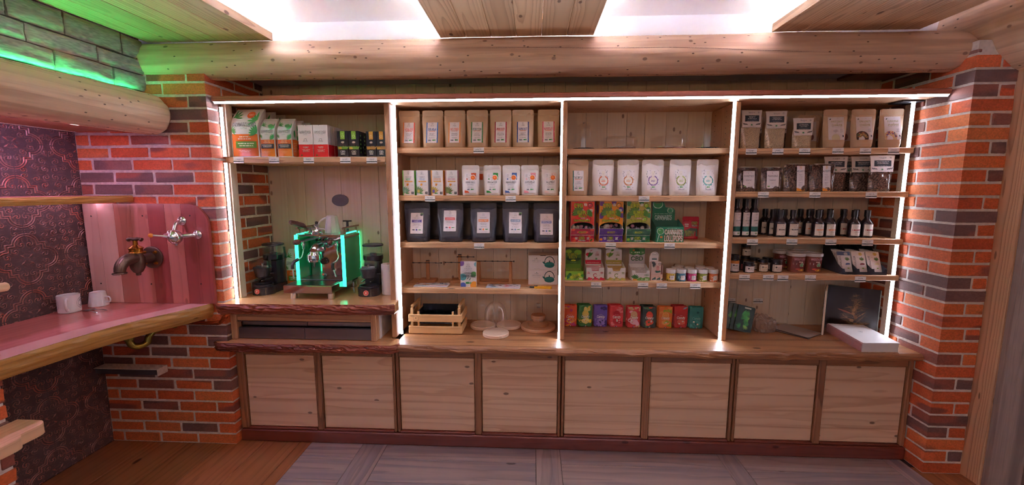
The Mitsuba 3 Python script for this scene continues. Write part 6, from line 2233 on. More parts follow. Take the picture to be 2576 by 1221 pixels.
def spread_jar(r, h, fill, lab, top=None, dark=False):
    p = Proto()
    p.add('jar', lathe([(0, 0), (r - .003, 0), (r, .003), (r, h * .70), (r * .88, h * .78), (0, h * .78)], 28), fill, 40)
    p.add('lid', lathe([(0, h * .78), (r * .93, h * .78), (r * .95, h * .80), (r * .95, h * .985), (r * .9, h), (0, h)], 28), 'cap_black', 40)
    q = Print()
    W_ = r * .92
    q.rect(-W_, h * .08, W_, h * .62, lab, 8)
    if top:
        q.rect(-W_, h * .52, W_, h * .68, top, 8)
    q.ell(-W_ * .5, h * .42, r * .16, r * .16, '#3a3434', 10)
    q.lines(W_ * .1, h * .40, W_ * 1.0, h * .05, 1, '#4a4444', seed=3, th=.7)
    q.lines(0, h * .25, W_ * 1.3, h * .12, 2, '#9a9490', seed=5)
    add_print(p, q, 'label', lambda x_, z_: -np.sqrt(np.maximum((r + .0003) ** 2 - x_ * x_, 0)), .0002)
    return p


z4 = S4z[3]
spread_jar(.028, .107, 'bottle_dark', '#e8e4ea', '#d9904a').stamp('spread_jar', at(1.225, 2.600, z4), 'tall black-lidded jar with a white label topped in orange, leftmost on its shelf', 'jar', 'spread jars')
spread_jar(.029, .080, 'bottle_dark', '#c8c4c4').stamp('spread_jar', at(1.262, 2.715, z4), 'dark jar standing deep in the shelf behind the orange-topped jar', 'jar', 'spread jars')
spread_jar(.029, .065, 'bottle_dark', '#e6e2e6').stamp('spread_jar', at(1.308, 2.590, z4, 3), 'short black-lidded jar with a white label, front row beside the orange-topped jar', 'jar', 'spread jars')
PJ = spread_jar(.029, .075, 'honey_jar', '#e8dccc')
PJ.stamp('spread_jar', at(1.405, 2.620, z4, 4), 'brown jar with a cream label, front row second from the right', 'jar', 'spread jars')
PJ.stamp('spread_jar', at(1.390, 2.690, z4, 4), 'brown jar with a cream label, directly behind the front one', 'jar', 'spread jars')
PJ.stamp('spread_jar', at(1.365, 2.755, z4, 4), 'brown jar with a cream label, lower one of the two stacked at the back', 'jar', 'spread jars')
PJ.stamp('spread_jar', at(1.365, 2.755, z4 + .0754, 4), 'brown jar with a cream label, stacked on top of another at the back', 'jar', 'spread jars')
PR = spread_jar(.031, .077, 'bottle_dark', '#e8dcd8')
PR.stamp('spread_jar', at(1.480, 2.612, z4, 4), 'dark jar with a pinkish label, last jar in front of the clear buckets', 'jar', 'spread jars')
PR.stamp('spread_jar', at(1.470, 2.690, z4, 4), 'dark jar behind the one with the pinkish label', 'jar', 'spread jars')
p = Proto()
carton(p, .036, .10, .062, 'black_gloss')
q = Print()
q.rect(.002, .006, .014, .040, '#8a4a4a')
add_print(p, q, 'body__print', mat='print_gloss')
p.stamp('small_box', at(1.290, 2.655, z4), 'small black box tucked behind the short white-labelled jar', 'box')
pbr('bucket_fill', '#7a4434', .25, 0, .5)
pbr('bucket_lid', '#d8d4d8', .15, 0, .5)
p = Proto()
p.add('bucket', lathe([(0, 0), (.040, 0), (.042, .003), (.0475, .098), (0, .098)], 36), 'bucket_fill', 40)
p.add('lid', lathe([(0, .098), (.0505, .098), (.052, .101), (.052, .112), (.049, .117), (.044, .117), (.043, .114), (0, .114)], 36), 'bucket_lid', 40)
q = Print()
bs = lambda x_, z_: -np.sqrt(np.maximum((.0425 + .0055 * z_ / .098) ** 2 - x_ * x_, 0))
q.rect(-.038, .010, .038, .080, '#6a2f2a', 10)
q.fat('WEED LOVE', .0, .082, .013, '#d8b0b8', '#8a4a58', .064)
q.lines(.004, .066, .030, .007, 1, '#e8dcd8', seed=3, th=.8)
q.rect(-.034, .048, -.018, .060, '#e0d6d0')
q.hemp(.010, .038, .026, 1.57, '#dfeadf', 7, .2)
q.hemp(.010, .038, .023, 1.57, '#5a9a72', 7, .17)
q.ell(-.010, .022, .014, .006, '#b8504a', 14)
q.ell(.012, .016, .022, .006, '#d9b04a', 16)
add_print(p, q, 'label', bs, .0003, 'print_gloss')
for i, (x, y, lab) in enumerate(((1.607, 2.632, 'clear round bucket of sweets with a leaf on its label, left of the front two'), (1.704, 2.630, 'clear round bucket of sweets with a leaf on its label, right of the front two'), (1.580, 2.735, 'clear bucket of sweets in the second row at left'), (1.690, 2.735, 'clear bucket of sweets in the second row at right'))):
    p.stamp('candy_bucket', at(x, y, z4), lab, 'bucket', 'candy buckets')
for i, (x, c, accent, desc) in enumerate(((1.868, '#5a6a8a', '#4a5a8a', 'blue-grey top'), (1.952, '#e2cfc4', '#7a2a34', 'dark red accents'), (2.036, '#e6d8cc', '#e0d0a8', 'cream accents'))):
    p = Proto()
    w, d = .080, .215
    fr = Polygon([(-w / 2, 0), (w / 2, 0), (w / 2, .034), (w / 2 - .012, .034), (w / 2 - .016, .016), (-w / 2 + .016, .016), (-w / 2 + .012, .034), (-w / 2, .034)])
    m = trimesh.creation.extrude_polygon(fr, .002, engine='earcut')
    p.add('tray_front', mov(rot(m, [1, 0, 0], 90), 0, .002, 0), 'black_matt')
    for s in (-1, 1):
        m = trimesh.creation.extrude_polygon(Polygon([(.002, 0), (d, 0), (d, .150), (d - .06, .146), (.05, .055), (.002, .034)]), .0015, engine='earcut')
        m.apply_transform(ro([1, 0, 0], 90))
        m.apply_transform(ro([0, 0, 1], 90))
        p.add('tray_side', mov(m, s * (w / 2 - .00075) - .00075, 0, 0), 'black_matt')
    p.add('tray_bottom', cbox(-w / 2 + .0015, w / 2 - .0015, .002, d, 0, .002, 0), 'black_matt')
    p.add('tray_back', cbox(-w / 2, w / 2, d, d + .002, 0, .150, 0), 'black_matt')
    q = Print()
    W_ = w * .88
    q.rect(-W_ / 2, 0, W_ / 2, .128, '#eae2e2' if i == 0 else '#e6d6d0', 2)
    q.rect(-W_ / 2, .104, W_ / 2, .128, c, 2)
    q.ell(.012, .113, .0105, .0105, '#c8a24a' if i else '#b8b8bc', 18)
    q.ring(.012, .113, .0075, .0082, '#eae0cc', 16)
    q.hemp(.014, .072, .026, 1.4, '#5a7a44', 5, .12)
    q.ell(.016, .052, .012, .006, accent, 12)
    q.ell(.007, .050, .005, .005, accent, 10)
    v, f = glyph('CANALADE', False)
    v = v * .0115
    v = v - [(v[:, 0].min() + v[:, 0].max()) / 2, .005]
    q.raw(np.c_[-.022 - v[:, 1], .062 + v[:, 0] * .95], f, '#4a4446')
    q.lines(-.004, .092, .020, .003, 1, '#a89a98', seed=3)
    q.rect(.010, .022, .020, .029, '#8aa04a')
    for j in range(9):
        yy = .030 + j * .019
        zb = .004 + .0
        tw = mx(tr(0, yy, zb + .004), ro([1, 0, 0], -24))
        m = cbox(-W_ / 2, W_ / 2, 0, .009, 0, .128, .0006)
        m.apply_transform(tw)
        p.add('chocolate_bar', m, 'card_white')
        if j == 0:
            add_print(p, q, 'chocolate_bar__print', None, .0004, tw=tw)
    p.stamp('chocolate_tray', at(x, 2.548, z4, -6), f'black display tray of white chocolate packs with {desc}', 'display tray', 'chocolate trays')

# ------------------------------------------------------------------ BAY 4, on the worktop
pbr('card_leaf', '#1c2a20', .3, 0, .5)
rg = random.Random(12)
for i in range(5):
    p = Proto()
    g = sbox(-.050, 0, .050, .165).buffer(-.008).buffer(.008, 6)
    m = trimesh.creation.extrude_polygon(g, .004, engine='earcut')
    p.add('card', rot(m, [1, 0, 0], 90), 'card_leaf')
    q = Print()
    clip = g.buffer(-.001)
    for k in range(13):
        q.l += 1
        a0, L0, col = rg.uniform(0, 6.3), rg.uniform(.030, .046), rg.choice(('#4fb04a', '#7fd055', '#3a9a48', '#a8e068', '#58c06a'))
        cx_, cz_ = rg.uniform(-.024, .024), rg.uniform(.030, .125)
        for t in range(7):
            q.leaf(cx_, cz_, L0 * (1 - .08 * abs(t - 3)) * .72, a0 + (t - 3) * .45, col, .09, layer=q.l)
    q.rect(-.012, .148, .026, .157, '#dfe6e2')
    q.lines(.007, .1525, .03, .004, 1, '#7a8a84', seed=4)
    add_print(p, q, 'card__print', None, .0044, 'print_gloss')
    p.stamp('leaf_card', at(1.256 + .016 * (4 - i) + .006, 2.655 + .019 * i, ZC + .002, -8 - 3 * i, -14, 12 - 2.5 * i), f'green leaf-patterned pouch, {["frontmost", "second", "third", "fourth", "rearmost"][i]} of the fanned group by the right divider', 'pouch', 'leaf-patterned pouches')
k = thing('plastic_wrap', 'crumpled clear plastic wrapping between the leaf pouches and the envelope', 'wrapping')
m = trimesh.creation.icosphere(subdivisions=4, radius=1)
v = m.vertices.copy()
nn = meshkit.fbm(v * 2.2 + 5, 3, 3)
fold = np.abs(meshkit.noise(v * 4.0 + 9, 5) - .5) * 2
v = v * (0.70 + .42 * nn + .16 * fold)[:, None] * [.072, .050, .075]
v[:, 2] = np.maximum(v[:, 2], -.030) + .031
v[:, 2] += .035 * np.clip(-v[:, 0] / .06, 0, 1) * (v[:, 2] > .03)
pbr('wrap_film', '#a89890', .12, 0, .7, spec_trans=.75, eta=1.25) if False else None
put('film', trimesh.Trimesh(v, m.faces, process=False), 'wrap_shine', k, 25, tw=at(1.475, 2.680, ZC + .0006))
bsdf('wrap_shine', {'type': 'blendbsdf', 'weight': .45, 'a': {'type': 'thindielectric', 'int_ior': 1.5}, 'b': {'type': 'twosided', 'b': {'type': 'principled', 'base_color': rgb('#a58a7a'), 'roughness': .15, 'specular': .8}}}, False)
for i, (z0, dx, rz) in enumerate(((.0006, .0, 3), (.006, .012, -4))):
    k = thing('plastic_envelope', f'flat greyish plastic envelope on the worktop, {["lower", "upper"][i]} of two', 'envelope', 'plastic envelopes')
    n, mm = 18, 14
    X, Y = np.meshgrid(np.linspace(-.085, .085, n), np.linspace(-.11, .11, mm), indexing='ij')
    Z = .0016 + .004 * meshkit.fbm(np.stack([X * 20, Y * 16, X * 0 + i], -1), 2, 4 + i)
    vv = np.vstack([np.stack([X, Y, Z], -1).reshape(-1, 3), np.stack([X, Y, np.zeros_like(Z)], -1).reshape(-1, 3)])
    put('sheet', trimesh.Trimesh(vv, np.vstack([grid(n, mm), grid(n, mm)[:, ::-1] + n * mm]), process=False), 'envelope_grey', k, True, tw=at(1.660 + dx, 2.675, ZC + z0, 36 + rz))
pbr('envelope_grey', '#8f7f78', .22, 0, .6)
pbr('paper_cream', '#e6d8c6', .6, 0, .3)
pbr('cover_dark', '#17130f', .3, 0, .5)

# open book standing upright: photo of a hemp flower on its cover
k = thing('open_book', 'large book standing open on the worktop with a hemp flower on its dark cover', 'book')
bh = .285
hinge = np.array([1.912, 2.775])
right_end = np.array([2.128, 2.628])
left_a = np.array([1.800, 2.618])


def upright(a, b, th, z0, z1, mat, name, off=0.):
    d = (b - a) / np.linalg.norm(b - a)
    nrm = np.array([d[1], -d[0]])
    P_ = Polygon([a + nrm * off, b + nrm * off, b + nrm * (off - th), a + nrm * (off - th)])
    put(name, mov(trimesh.creation.extrude_polygon(P_, z1 - z0, engine='earcut'), 0, 0, z0), mat, k)
    return d, nrm


d, nrm = upright(hinge, right_end, .003, ZC + .0006, ZC + bh, 'cover_dark', 'cover')
Lr = np.linalg.norm(right_end - hinge)
q = Print()
r = random.Random(3)
q.rect(.001, .002, Lr - .004, bh - .004, '#1a130f', 2)
q.rect(Lr - .004, .002, Lr, bh - .004, '#b8d0cc', 1)
for z_, s in ((.045, 1.2), (.085, 1.1), (.125, .95), (.160, .8), (.195, .6), (.225, .4)):
    for j in range(13):
        a = r.uniform(-.5, 3.64)
        q.leaf(Lr * .55 + r.uniform(-.012, .012), z_ + r.uniform(-.01, .01), .075 * s * r.uniform(.6, 1.1), a, r.choice(('#6a4a24', '#8a6a3a', '#4a3018', '#a8804a', '#5a4a20')), .035)
for j in range(9):
    q.ell(Lr * .55 + r.uniform(-.012, .012), .03 + .022 * j, .012 * (1 - j * .06), .010, r.choice(('#7a5428', '#9a7440', '#5c4020')), 10)
q.leaf(Lr * .52, .115, .085, 2.85, '#9a5a44', .07)
m, c = q.mesh(None, .0006)
ang = math.degrees(math.atan2(d[1], d[0]))
put('cover_print', m, 'print_gloss', k, False, color=c, tw=at(hinge[0] + nrm[0] * .0003, hinge[1] + nrm[1] * .0003, ZC + .0006, ang))
d2, n2 = upright(left_a, hinge, .010, ZC + .0006, ZC + bh - .004, 'paper_cream', 'page_block')
d2, n2 = upright(left_a, hinge, .002, ZC + .0006, ZC + bh, 'cover_dark', 'back_cover', -.0105)
Ll = np.linalg.norm(hinge - left_a)
q = Print()
q.rect(.03, .004, Ll - .002, bh - .008, '#3a3c3c', 2)
for j in range(40):
    q.ell(r.uniform(.04, Ll - .02), r.uniform(.02, bh - .03), r.uniform(.006, .018), r.uniform(.008, .022), r.choice(('#6a6e6a', '#8a8c86', '#2a2c2c', '#4a4c48', '#a8a8a0')), 10)
m, c = q.mesh(None, .0005)
put('page_print', m, 'print_gloss', k, False, color=c, tw=at(left_a[0] + n2[0] * .0003, left_a[1] + n2[1] * .0003, ZC + .0006, math.degrees(math.atan2(d2[1], d2[0]))))

# stack of notebooks with red spines
A, B, D, C = np.array([1.866, 2.690]), np.array([2.068, 2.665]), np.array([1.826, 2.345]), np.array([2.026, 2.350])
r = random.Random(6)
for i in range(10):
    lab = 'bottom' if i == 0 else 'top' if i == 9 else f'{["second", "third", "fourth", "fifth", "sixth", "seventh", "eighth", "ninth"][i - 1]} from the bottom'
    kk = thing('notebook', f'white notebook with a red spine, {lab} of the stack on the worktop', 'notebook', 'stacked notebooks')
    o = np.array([r.uniform(-.0012, .0012), r.uniform(-.0012, .0012)])
    if i == 9:
        o += [.001, -.002]
    t = .0052
    z0 = ZC + .0006 + i * (t + .0002)
    g = Polygon([A + o, B + o, C + o, D + o])
    gi = Polygon([A + o + [.003, 0], B + o + [-.001, -.001], C + o + [-.001, .001], D + o + [.003, .001]])
    put('pages', mov(trimesh.creation.extrude_polygon(gi, t - .0016, engine='earcut'), 0, 0, z0 + .0008), 'card_white', kk)
    put('cover', mov(trimesh.creation.extrude_polygon(g, .0007, engine='earcut'), 0, 0, z0 + t - .0008), 'white_matt', kk)
    put('back_cover', mov(trimesh.creation.extrude_polygon(g, .0007, engine='earcut'), 0, 0, z0), 'white_matt', kk)
    dd = (D - A) / np.linalg.norm(D - A)
    nn_ = np.array([dd[1], -dd[0]])
    gs = Polygon([A + o - nn_ * -.0005, D + o - nn_ * -.0005, D + o + nn_ * .0008, A + o + nn_ * .0008])
    put('spine', mov(trimesh.creation.extrude_polygon(gs, t - .0022, engine='earcut'), 0, 0, z0 + .0012), 'spine_red', kk)
    if i == 9:
        q = Print()
        q.ring(0, 0, .010, .0112, '#9a9a9c', 20)
        q.hemp(0, -.003, .008, 1.57, '#8a8a8c', 5)
        q.lines(0, -.006, .02, .004, 1, '#8a8a8c', seed=2)
        m, c = q.mesh()
        m.apply_transform(ro([1, 0, 0], -90))
        ctr = (A + B + C + D) / 4 + [.006, .02]
        put('emblem', m, 'print', kk, False, color=c, tw=at(ctr[0], ctr[1], z0 + t + .0003, 10))
pbr('spine_red', '#b03a34', .5, 0, .3)

# ------------------------------------------------------------------ price tags on the shelf edges
TAGS = [(-1.713, 2.427, 1.712, 'the large coffee bags'), (-1.501, 2.427, 1.711, 'the small coffee bags'), (-1.295, 2.427, 1.710, 'the red and white coffee boxes'), (-1.079, 2.427, 1.710, 'the green-tabbed black coffee boxes'), (-.924, 2.427, 1.709, 'the gold-tabbed black coffee boxes'),
        (-.32, 2.529, 1.772, 'the kraft tea pouches'), (-.617, 2.529, 1.488, 'the tea cartons'), (-.132, 2.529, 1.488, 'the white tea pouches with cups'), (-.323, 2.529, 1.203, 'the black pouches'),
        (.651, 2.529, 1.488, 'the white pouches of the third bay'), (.466, 2.529, 1.211, 'the orange and violet lollipop dispenser'), (.811, 2.529, 1.211, 'the green lollipop box'),
        (.386, 2.529, .970, 'the white and red gum display'), (.665, 2.529, .970, 'the gum display with large lettering'), (.776, 2.529, .968, 'the narrow pink display'), (.973, 2.529, .968, 'the small candy jars'),
        (1.247, 2.534, 1.758, 'the left seed bag'), (1.395, 2.534, 1.758, 'the middle seed bag'), (1.543, 2.534, 1.759, 'the short right seed bag'), (1.726, 2.534, 1.761, 'the left kraft pouch'), (1.876, 2.534, 1.759, 'the middle kraft pouch'), (2.029, 2.534, 1.758, 'the right kraft pouch'),
        (1.332, 2.534, 1.513, 'the pasta bags with square labels'), (1.621, 2.534, 1.513, 'the pasta bags with narrow labels'), (1.933, 2.534, 1.511, 'the pasta bags with header cards'),
        (1.29, 2.534, 1.237, 'the tall oil bottles'), (1.515, 2.534, 1.239, 'the bottles with dark brown bands'), (1.735, 2.534, 1.239, 'the bottles with orange bands'), (1.941, 2.534, 1.236, 'the bottles with dark red bands'),
        (1.259, 2.534, 1.024, 'the orange-topped jar'), (1.397, 2.534, 1.024, 'the brown jars'), (1.481, 2.534, 1.022, 'the jar with the pinkish label'), (1.638, 2.534, 1.025, 'the candy buckets'), (1.922, 2.534, 1.020, 'the chocolate trays')]
for x, y, z, n in TAGS:
    price_tag(x, y, z, f'white price tag on the shelf edge below {n}')
price_tag(1.325, 2.8243, .806, 'price tag on the back boards above the leaf-patterned pouches', wall=True)
price_tag(1.502, 2.8243, .807, 'price tag on the back boards above the crumpled wrapping', wall=True)

# ------------------------------------------------------------------ espresso corner
pbr('mirror_steel', '#b9b6b8', .05, 1.)
pbr('knob_brown', '#3a2018', .25, 0, .5)
bsdf('acrylic_green', {'type': 'principled', 'base_color': rgb('#1fae72'), 'roughness': .08, 'specular': .6})
pbr('acrylic_edge', '#35f0a0', .3)
pbr('rail_wood', '#8a6a58', .4, .4)
EDGE = emitter((.03, .85, .36))
em = thing('espresso_machine', 'polished steel espresso machine with bright green acrylic side panels', 'espresso machine')
x0, x1, yf, yb, zb, ztop = -1.476, -1.182, 2.560, 2.800, .955, 1.262
for xx in (-1.443, -1.213):
    for yy in (2.440, 2.765):
        put('foot', lathe([(0, 0), (.018, 0), (.019, .004), (.019, .0355), (0, .0355)], 24), 'chrome', em, 40, tw=at(xx, yy, ZE + .0005))
put('drip_tray', cbox(-1.492, -1.192, 2.412, 2.700, .9245, .972, .003), 'mirror_steel', em)
dg = put('drip_grid', cat_(*[cbox(-1.478, -1.206, y, y + .006, .9725, .9745, 0) for y in np.arange(2.425, 2.556, .0085)], cbox(-1.478, -1.206, 2.420, 2.425, .9725, .9748, 0), cbox(-1.478, -1.474, 2.425, 2.556, .9725, .9748, 0), cbox(-1.210, -1.206, 2.425, 2.556, .9725, .9748, 0)), 'steel', em)
labels[dg] = {'label': 'slatted steel drip grid', 'kind': 'stuff'}
put('stage', cbox(-1.470, -1.190, 2.562, 2.700, .9725, .979, .002), 'steel_brushed', em)
put('back_panel', cbox(x0 + .012, x1 - .012, 2.700, 2.706, .9725, 1.255, .001), 'mirror_steel', em)
put('body', cbox(x0 + .014, x1 - .014, 2.708, yb, .935, 1.250, .003), 'black_matt', em)
put('cup_tray', cbox(x0 + .006, x1 - .006, yf + .004, yb, 1.252, 1.262, .002), 'mirror_steel', em)
for s, xx, lab in ((-1, x0, 'left'), (1, x1, 'right')):
    a, b = (xx - .004, xx + .004)
    sp = put('side_panel', cbox(a, b, yf + .003, yb + .01, zb, 1.236, .001), 'acrylic_green', em, label='translucent green acrylic side panel')
    put('front_post', cbox(xx - .013 if s < 0 else xx - .010, xx + .010 if s < 0 else xx + .013, yf - .004, yf + .002, .934, 1.262, .002), 'acrylic_edge', em, emitter=EDGE)
    put('glowing_edge', cbox(a - .0005, b + .0005, yb + .0105, yb + .0145, zb, 1.262, .0005), 'acrylic_edge', em, emitter=EDGE)
    put('top_trim', cbox(xx - .006, xx + .006, yf + .004, yb + .008, 1.2365, 1.251, .001), 'rail_wood' if s > 0 else 'acrylic_edge', em)
    if s > 0:
        put('glowing_edge', cbox(xx - .004, xx + .004, yf + .05, yb - .03, 1.263, 1.272, .001), 'acrylic_edge', em, emitter=EDGE)
    else:
        put('glowing_edge', cbox(xx - .004, xx + .004, yf + .004, yb - .05, 1.263, 1.268, .001), 'acrylic_edge', em, emitter=EDGE)
    for yy in (2.60, 2.77):
        put('rail_bracket', cbox(xx - .003, xx + .003, yy - .008, yy + .008, 1.2625, 1.296, .001), 'rail_wood', em)
    put('cup_rail', mov(rot(cyl(0, 0, 0, .235, .0065, 14), [1, 0, 0], -90), xx, 2.572, 1.302), 'rail_wood', em, 40)
for i in range(5):
    xx = -1.415 + .0225 * i
    put('lamp_ring', mov(rot(lathe([(0, 0), (.0095, 0), (.0095, .006), (.006, .006), (.006, .002), (0, .002)], 20), [1, 0, 0], 90), xx, 2.6995, 1.214), 'black_gloss', em, 40)
# brew group
put('group_flange', mov(rot(lathe([(0, 0), (.034, 0), (.034, .010), (.024, .016), (.020, .05), (.020, .10), (0, .10)], 28), [1, 0, 0], 90), -1.338, 2.699, 1.196), 'chrome', em, 40)
put('group_body', tube(curve([(-1.338, 2.615, 1.196), (-1.338, 2.57, 1.194), (-1.338, 2.53, 1.182), (-1.338, 2.51, 1.165)], 14), [.022, .024, .026, .027, .027, .027, .028, .028, .029, .029, .029, .029, .029][:len(curve([(-1.338, 2.615, 1.196), (-1.338, 2.57, 1.194), (-1.338, 2.53, 1.182), (-1.338, 2.51, 1.165)], 14))], 20), 'chrome', em, 40)
put('group_head', lathe([(0, .060), (.024, .060), (.030, .052), (.036, .046), (.040, .040), (.041, .012), (.038, .010), (.036, .0), (0, .0)], 36), 'chrome', em, 35, tw=at(-1.338, 2.505, 1.104))
put('group_lever', tube([(-1.310, 2.50, 1.18), (-1.285, 2.47, 1.186), (-1.262, 2.45, 1.190)], [.006, .006, .009], 12), 'chrome', em, 40)
put('lever_block', cat_(mov(rot(cyl(0, 0, -.03, .03, .014, 20), [0, 1, 0], 70), -1.305, 2.52, 1.175)), 'chrome', em, 40)
put('brew_drip', cyl(-1.338, 2.505, 1.072, 1.104, .006, 12), 'steel', em, 40)
put('thermometer', mov(rot(lathe([(0, 0), (.022, 0), (.022, .014), (.017, .014), (.016, .010), (0, .010)], 24), [1, 0, 0], 90), -1.372, 2.695, 1.075), 'black_gloss', em, 40)
# valves and wands
for xx, sgn in ((-1.447, -1), (-1.232, 1)):
    put('valve_stem', mov(rot(cyl(0, 0, 0, .16, .008, 14), [1, 0, 0], 90), xx, 2.699, 1.222), 'chrome', em, 40)
    put('valve_knob', mov(rot(lathe([(0, 0), (.012, 0), (.016, .010), (.018, .030), (.015, .046), (.008, .052), (0, .053)], 20), [1, 0, 0], 90), xx, 2.539, 1.222), 'knob_brown', em, 40)
    put('valve_body', cat_(sphere(xx, 2.585, 1.198, .014, 2), cyl(xx, 2.585, 1.17, 1.222, .009, 14)), 'chrome', em, 40)
put('steam_wand', tube(curve([(-1.447, 2.585, 1.172), (-1.449, 2.575, 1.14), (-1.452, 2.56, 1.118), (-1.468, 2.535, 1.105), (-1.482, 2.515, 1.085), (-1.484, 2.512, 1.06), (-1.481, 2.510, 1.03), (-1.478, 2.508, .995)], 40), .0042, 12), 'chrome', em, 40)
put('wand_grip', tube(curve([(-1.462, 2.543, 1.110), (-1.478, 2.522, 1.096), (-1.484, 2.512, 1.072), (-1.4835, 2.512, 1.055)], 14), .0095, 14), 'black_plastic', em, 40)
put('water_wand', tube(curve([(-1.232, 2.585, 1.172), (-1.228, 2.578, 1.145), (-1.218, 2.57, 1.125), (-1.225, 2.555, 1.10), (-1.245, 2.545, 1.085), (-1.246, 2.545, 1.06), (-1.238, 2.545, 1.03), (-1.228, 2.545, 1.0)], 40), .0042, 12), 'chrome', em, 40)
put('wand_grip', tube(curve([(-1.243, 2.546, 1.088), (-1.2465, 2.545, 1.07), (-1.243, 2.545, 1.045)], 12), .0095, 14), 'black_plastic', em, 40)
k = thing('steel_nozzle', 'small steel nozzle lying on the drip tray of the espresso machine', 'nozzle')
put('body', mov(rot(lathe([(0, 0), (.009, 0), (.0105, .004), (.0105, .018), (.008, .022), (.008, .034), (0, .034)], 18), [1, 0, 0], 70), -1.345, 2.645, .9895), 'chrome', k, 40)
# things on the cup tray
zt_ = 1.2624
k = thing('portafilter', 'portafilter with a dark brown handle lying on top of the espresso machine', 'portafilter')
put('basket', lathe([(0, .002), (.032, .002), (.034, .006), (.034, .028), (.036, .030), (.036, .034), (.032, .034), (.031, .010), (0, .008)], 28), 'chrome', k, 40, tw=at(-1.425, 2.655, zt_))
put('handle', tube(curve([(-1.440, 2.625, 1.293), (-1.452, 2.600, 1.316), (-1.468, 2.560, 1.331), (-1.486, 2.520, 1.346)], 20), [.006, .007, .008, .010, .012, .014, .0155, .016, .0165, .0165, .0165, .0165, .0165, .0165, .016, .0155, .015, .014, .012][:19], 16), 'knob_brown', k, 40) if len(curve([(0, 0, 0), (1, 0, 0), (2, 0, 0), (3, 0, 0)], 20)) == 19 else None
k = thing('glass_square', 'small square glass on top of the espresso machine at left', 'glass')
put('body', lathe([(0, .003), (.019, .003), (.020, 0), (.022, .004), (.024, .045), (.0225, .045), (.0195, .006), (0, .006)], 6), 'glass_solid', k, False, tw=at(-1.420, 2.595, zt_))
k = thing('coffee_tamper', 'stacked steel tamper on top of the espresso machine', 'tamper')
put('base', lathe([(0, 0), (.035, 0), (.036, .003), (.036, .012), (.030, .016), (.034, .020), (.036, .024), (.033, .030), (.012, .034), (.010, .044), (.015, .050), (.015, .060), (.010, .064), (0, .064)], 32), 'chrome', k, 35, tw=at(-1.366, 2.602, zt_))
put('tip', tube([(-1.364, 2.602, 1.325), (-1.358, 2.595, 1.338)], [.008, .010], 12), 'black_plastic', k, 40)
k = thing('white_jug', 'white cup turned upside down on top of the espresso machine', 'cup')
put('body', lathe([(.046, 0), (.048, .001), (.044, .040), (.034, .108), (.030, .113), (0, .113)], 10), 'white_gloss', k, 20, tw=at(-1.312, 2.705, zt_))
put('handle', tube(curve([(-1.342, 2.700, zt_ + .100), (-1.372, 2.690, zt_ + .085), (-1.396, 2.682, zt_ + .050), (-1.392, 2.684, zt_ + .030), (-1.356, 2.695, zt_ + .022)], 24), .0055, 10), 'white_gloss', k, 40)
for i, xx in enumerate((-1.292, -1.248)):
    k = thing('espresso_glass', f'small round glass upside down on the espresso machine, {["left", "right"][i]} of two', 'glass', 'espresso glasses')
    put('body', lathe([(.021, 0), (.022, .001), (.0215, .020), (.017, .038), (.008, .044), (0, .045), ], 24), 'glass_thin', k, 40, tw=at(xx, 2.612 + .02 * i, zt_))
k = thing('tamper_stand', 'black T-shaped tool standing on the espresso machine at right', 'tool')
put('stem', cyl(0, 0, 0, .072, .0075, 14), 'black_plastic', k, 40, tw=at(-1.208, 2.700, zt_))
put('bar', mov(rot(cyl(0, 0, -.028, .028, .005, 12), [0, 1, 0], 90), -1.208, 2.700, zt_ + .077), 'black_plastic', k, 40)
put('base', cyl(0, 0, 0, .004, .016, 20), 'black_plastic', k, 40, tw=at(-1.208, 2.700, zt_))

pbr('hopper_glass_tint', '#dfe2e6', .1)
gp = Proto()
g = unary_union([affinity.scale(Point(0, 0).buffer(1, 20), .066, .062), sbox(-.060, 0, .060, .150)]).buffer(-.006).buffer(.006, 4)
gp.add('base', trimesh.creation.extrude_polygon(g, .050, engine='earcut'), 'black_gloss', 40)
gp.add('catch_rim', mov(trimesh.creation.extrude_polygon(affinity.scale(Point(0, 0).buffer(1, 20), .058, .054).difference(affinity.scale(Point(0, 0).buffer(1, 20), .050, .046)), .012, engine='earcut'), 0, .0, .0505), 'black_plastic', 40)
gp.add('column', cat_(mov(trimesh.creation.extrude_polygon(unary_union([Point(0, .125).buffer(.052, 16), sbox(-.045, .07, .045, .12)]), .150, engine='earcut'), 0, 0, .0505)), 'black_plastic', 40)
gp.add('doser', lathe([(0, .108), (.034, .108), (.040, .112), (.051, .160), (.053, .166), (.053, .170), (0, .170)], 32), 'black_plastic', 40)
gp.add('fork', cat_(cbox(-.030, -.022, -.050, .05, .090, .096, .001), cbox(.022, .030, -.050, .05, .090, .096, .001)), 'steel', False)
gp.add('dose_lever', cat_(cbox(.05, .075, -.005, .004, .128, .136, .002)), 'black_plastic')
gp.add('doser_window', lathe([(.0515, .1702), (.0525, .205), (.050, .212), (.014, .216), (0, .216)], 32), 'glass_thin', 40)
gp.add('dose_vane', cat_(cbox(-.040, .040, -.004, .004, .1705, .180, .001), cyl(0, 0, .1705, .192, .006, 12)), 'chrome')
gp.add('collar', lathe([(0, .2005), (.050, .2005), (.060, .206), (.062, .212), (.062, .236), (0, .236)], 32), 'black_gloss', 40)
gp.parts[-1] = (gp.parts[-1][0], {**gp.parts[-1][1]}, None)
gp.add('hopper', lathe([(.0595, .2362), (.0605, .294)], 36), 'glass_thin', True)
gp.add('hopper_lid', lathe([(0, .2945), (.063, .2945), (.0655, .298), (.0645, .304), (.060, .307), (0, .308)], 36), 'black_plastic', 40)
gp.add('hopper_plate', lathe([(0, .2365), (.020, .2365), (.022, .246), (.018, .250), (0, .250)], 20), 'steel', 40)
gp.add('badge', mov(rot(cyl(0, 0, 0, .004, .0165, 24), [1, 0, 0], 90), .0, -.0605, .026), 'badge_red', 40)
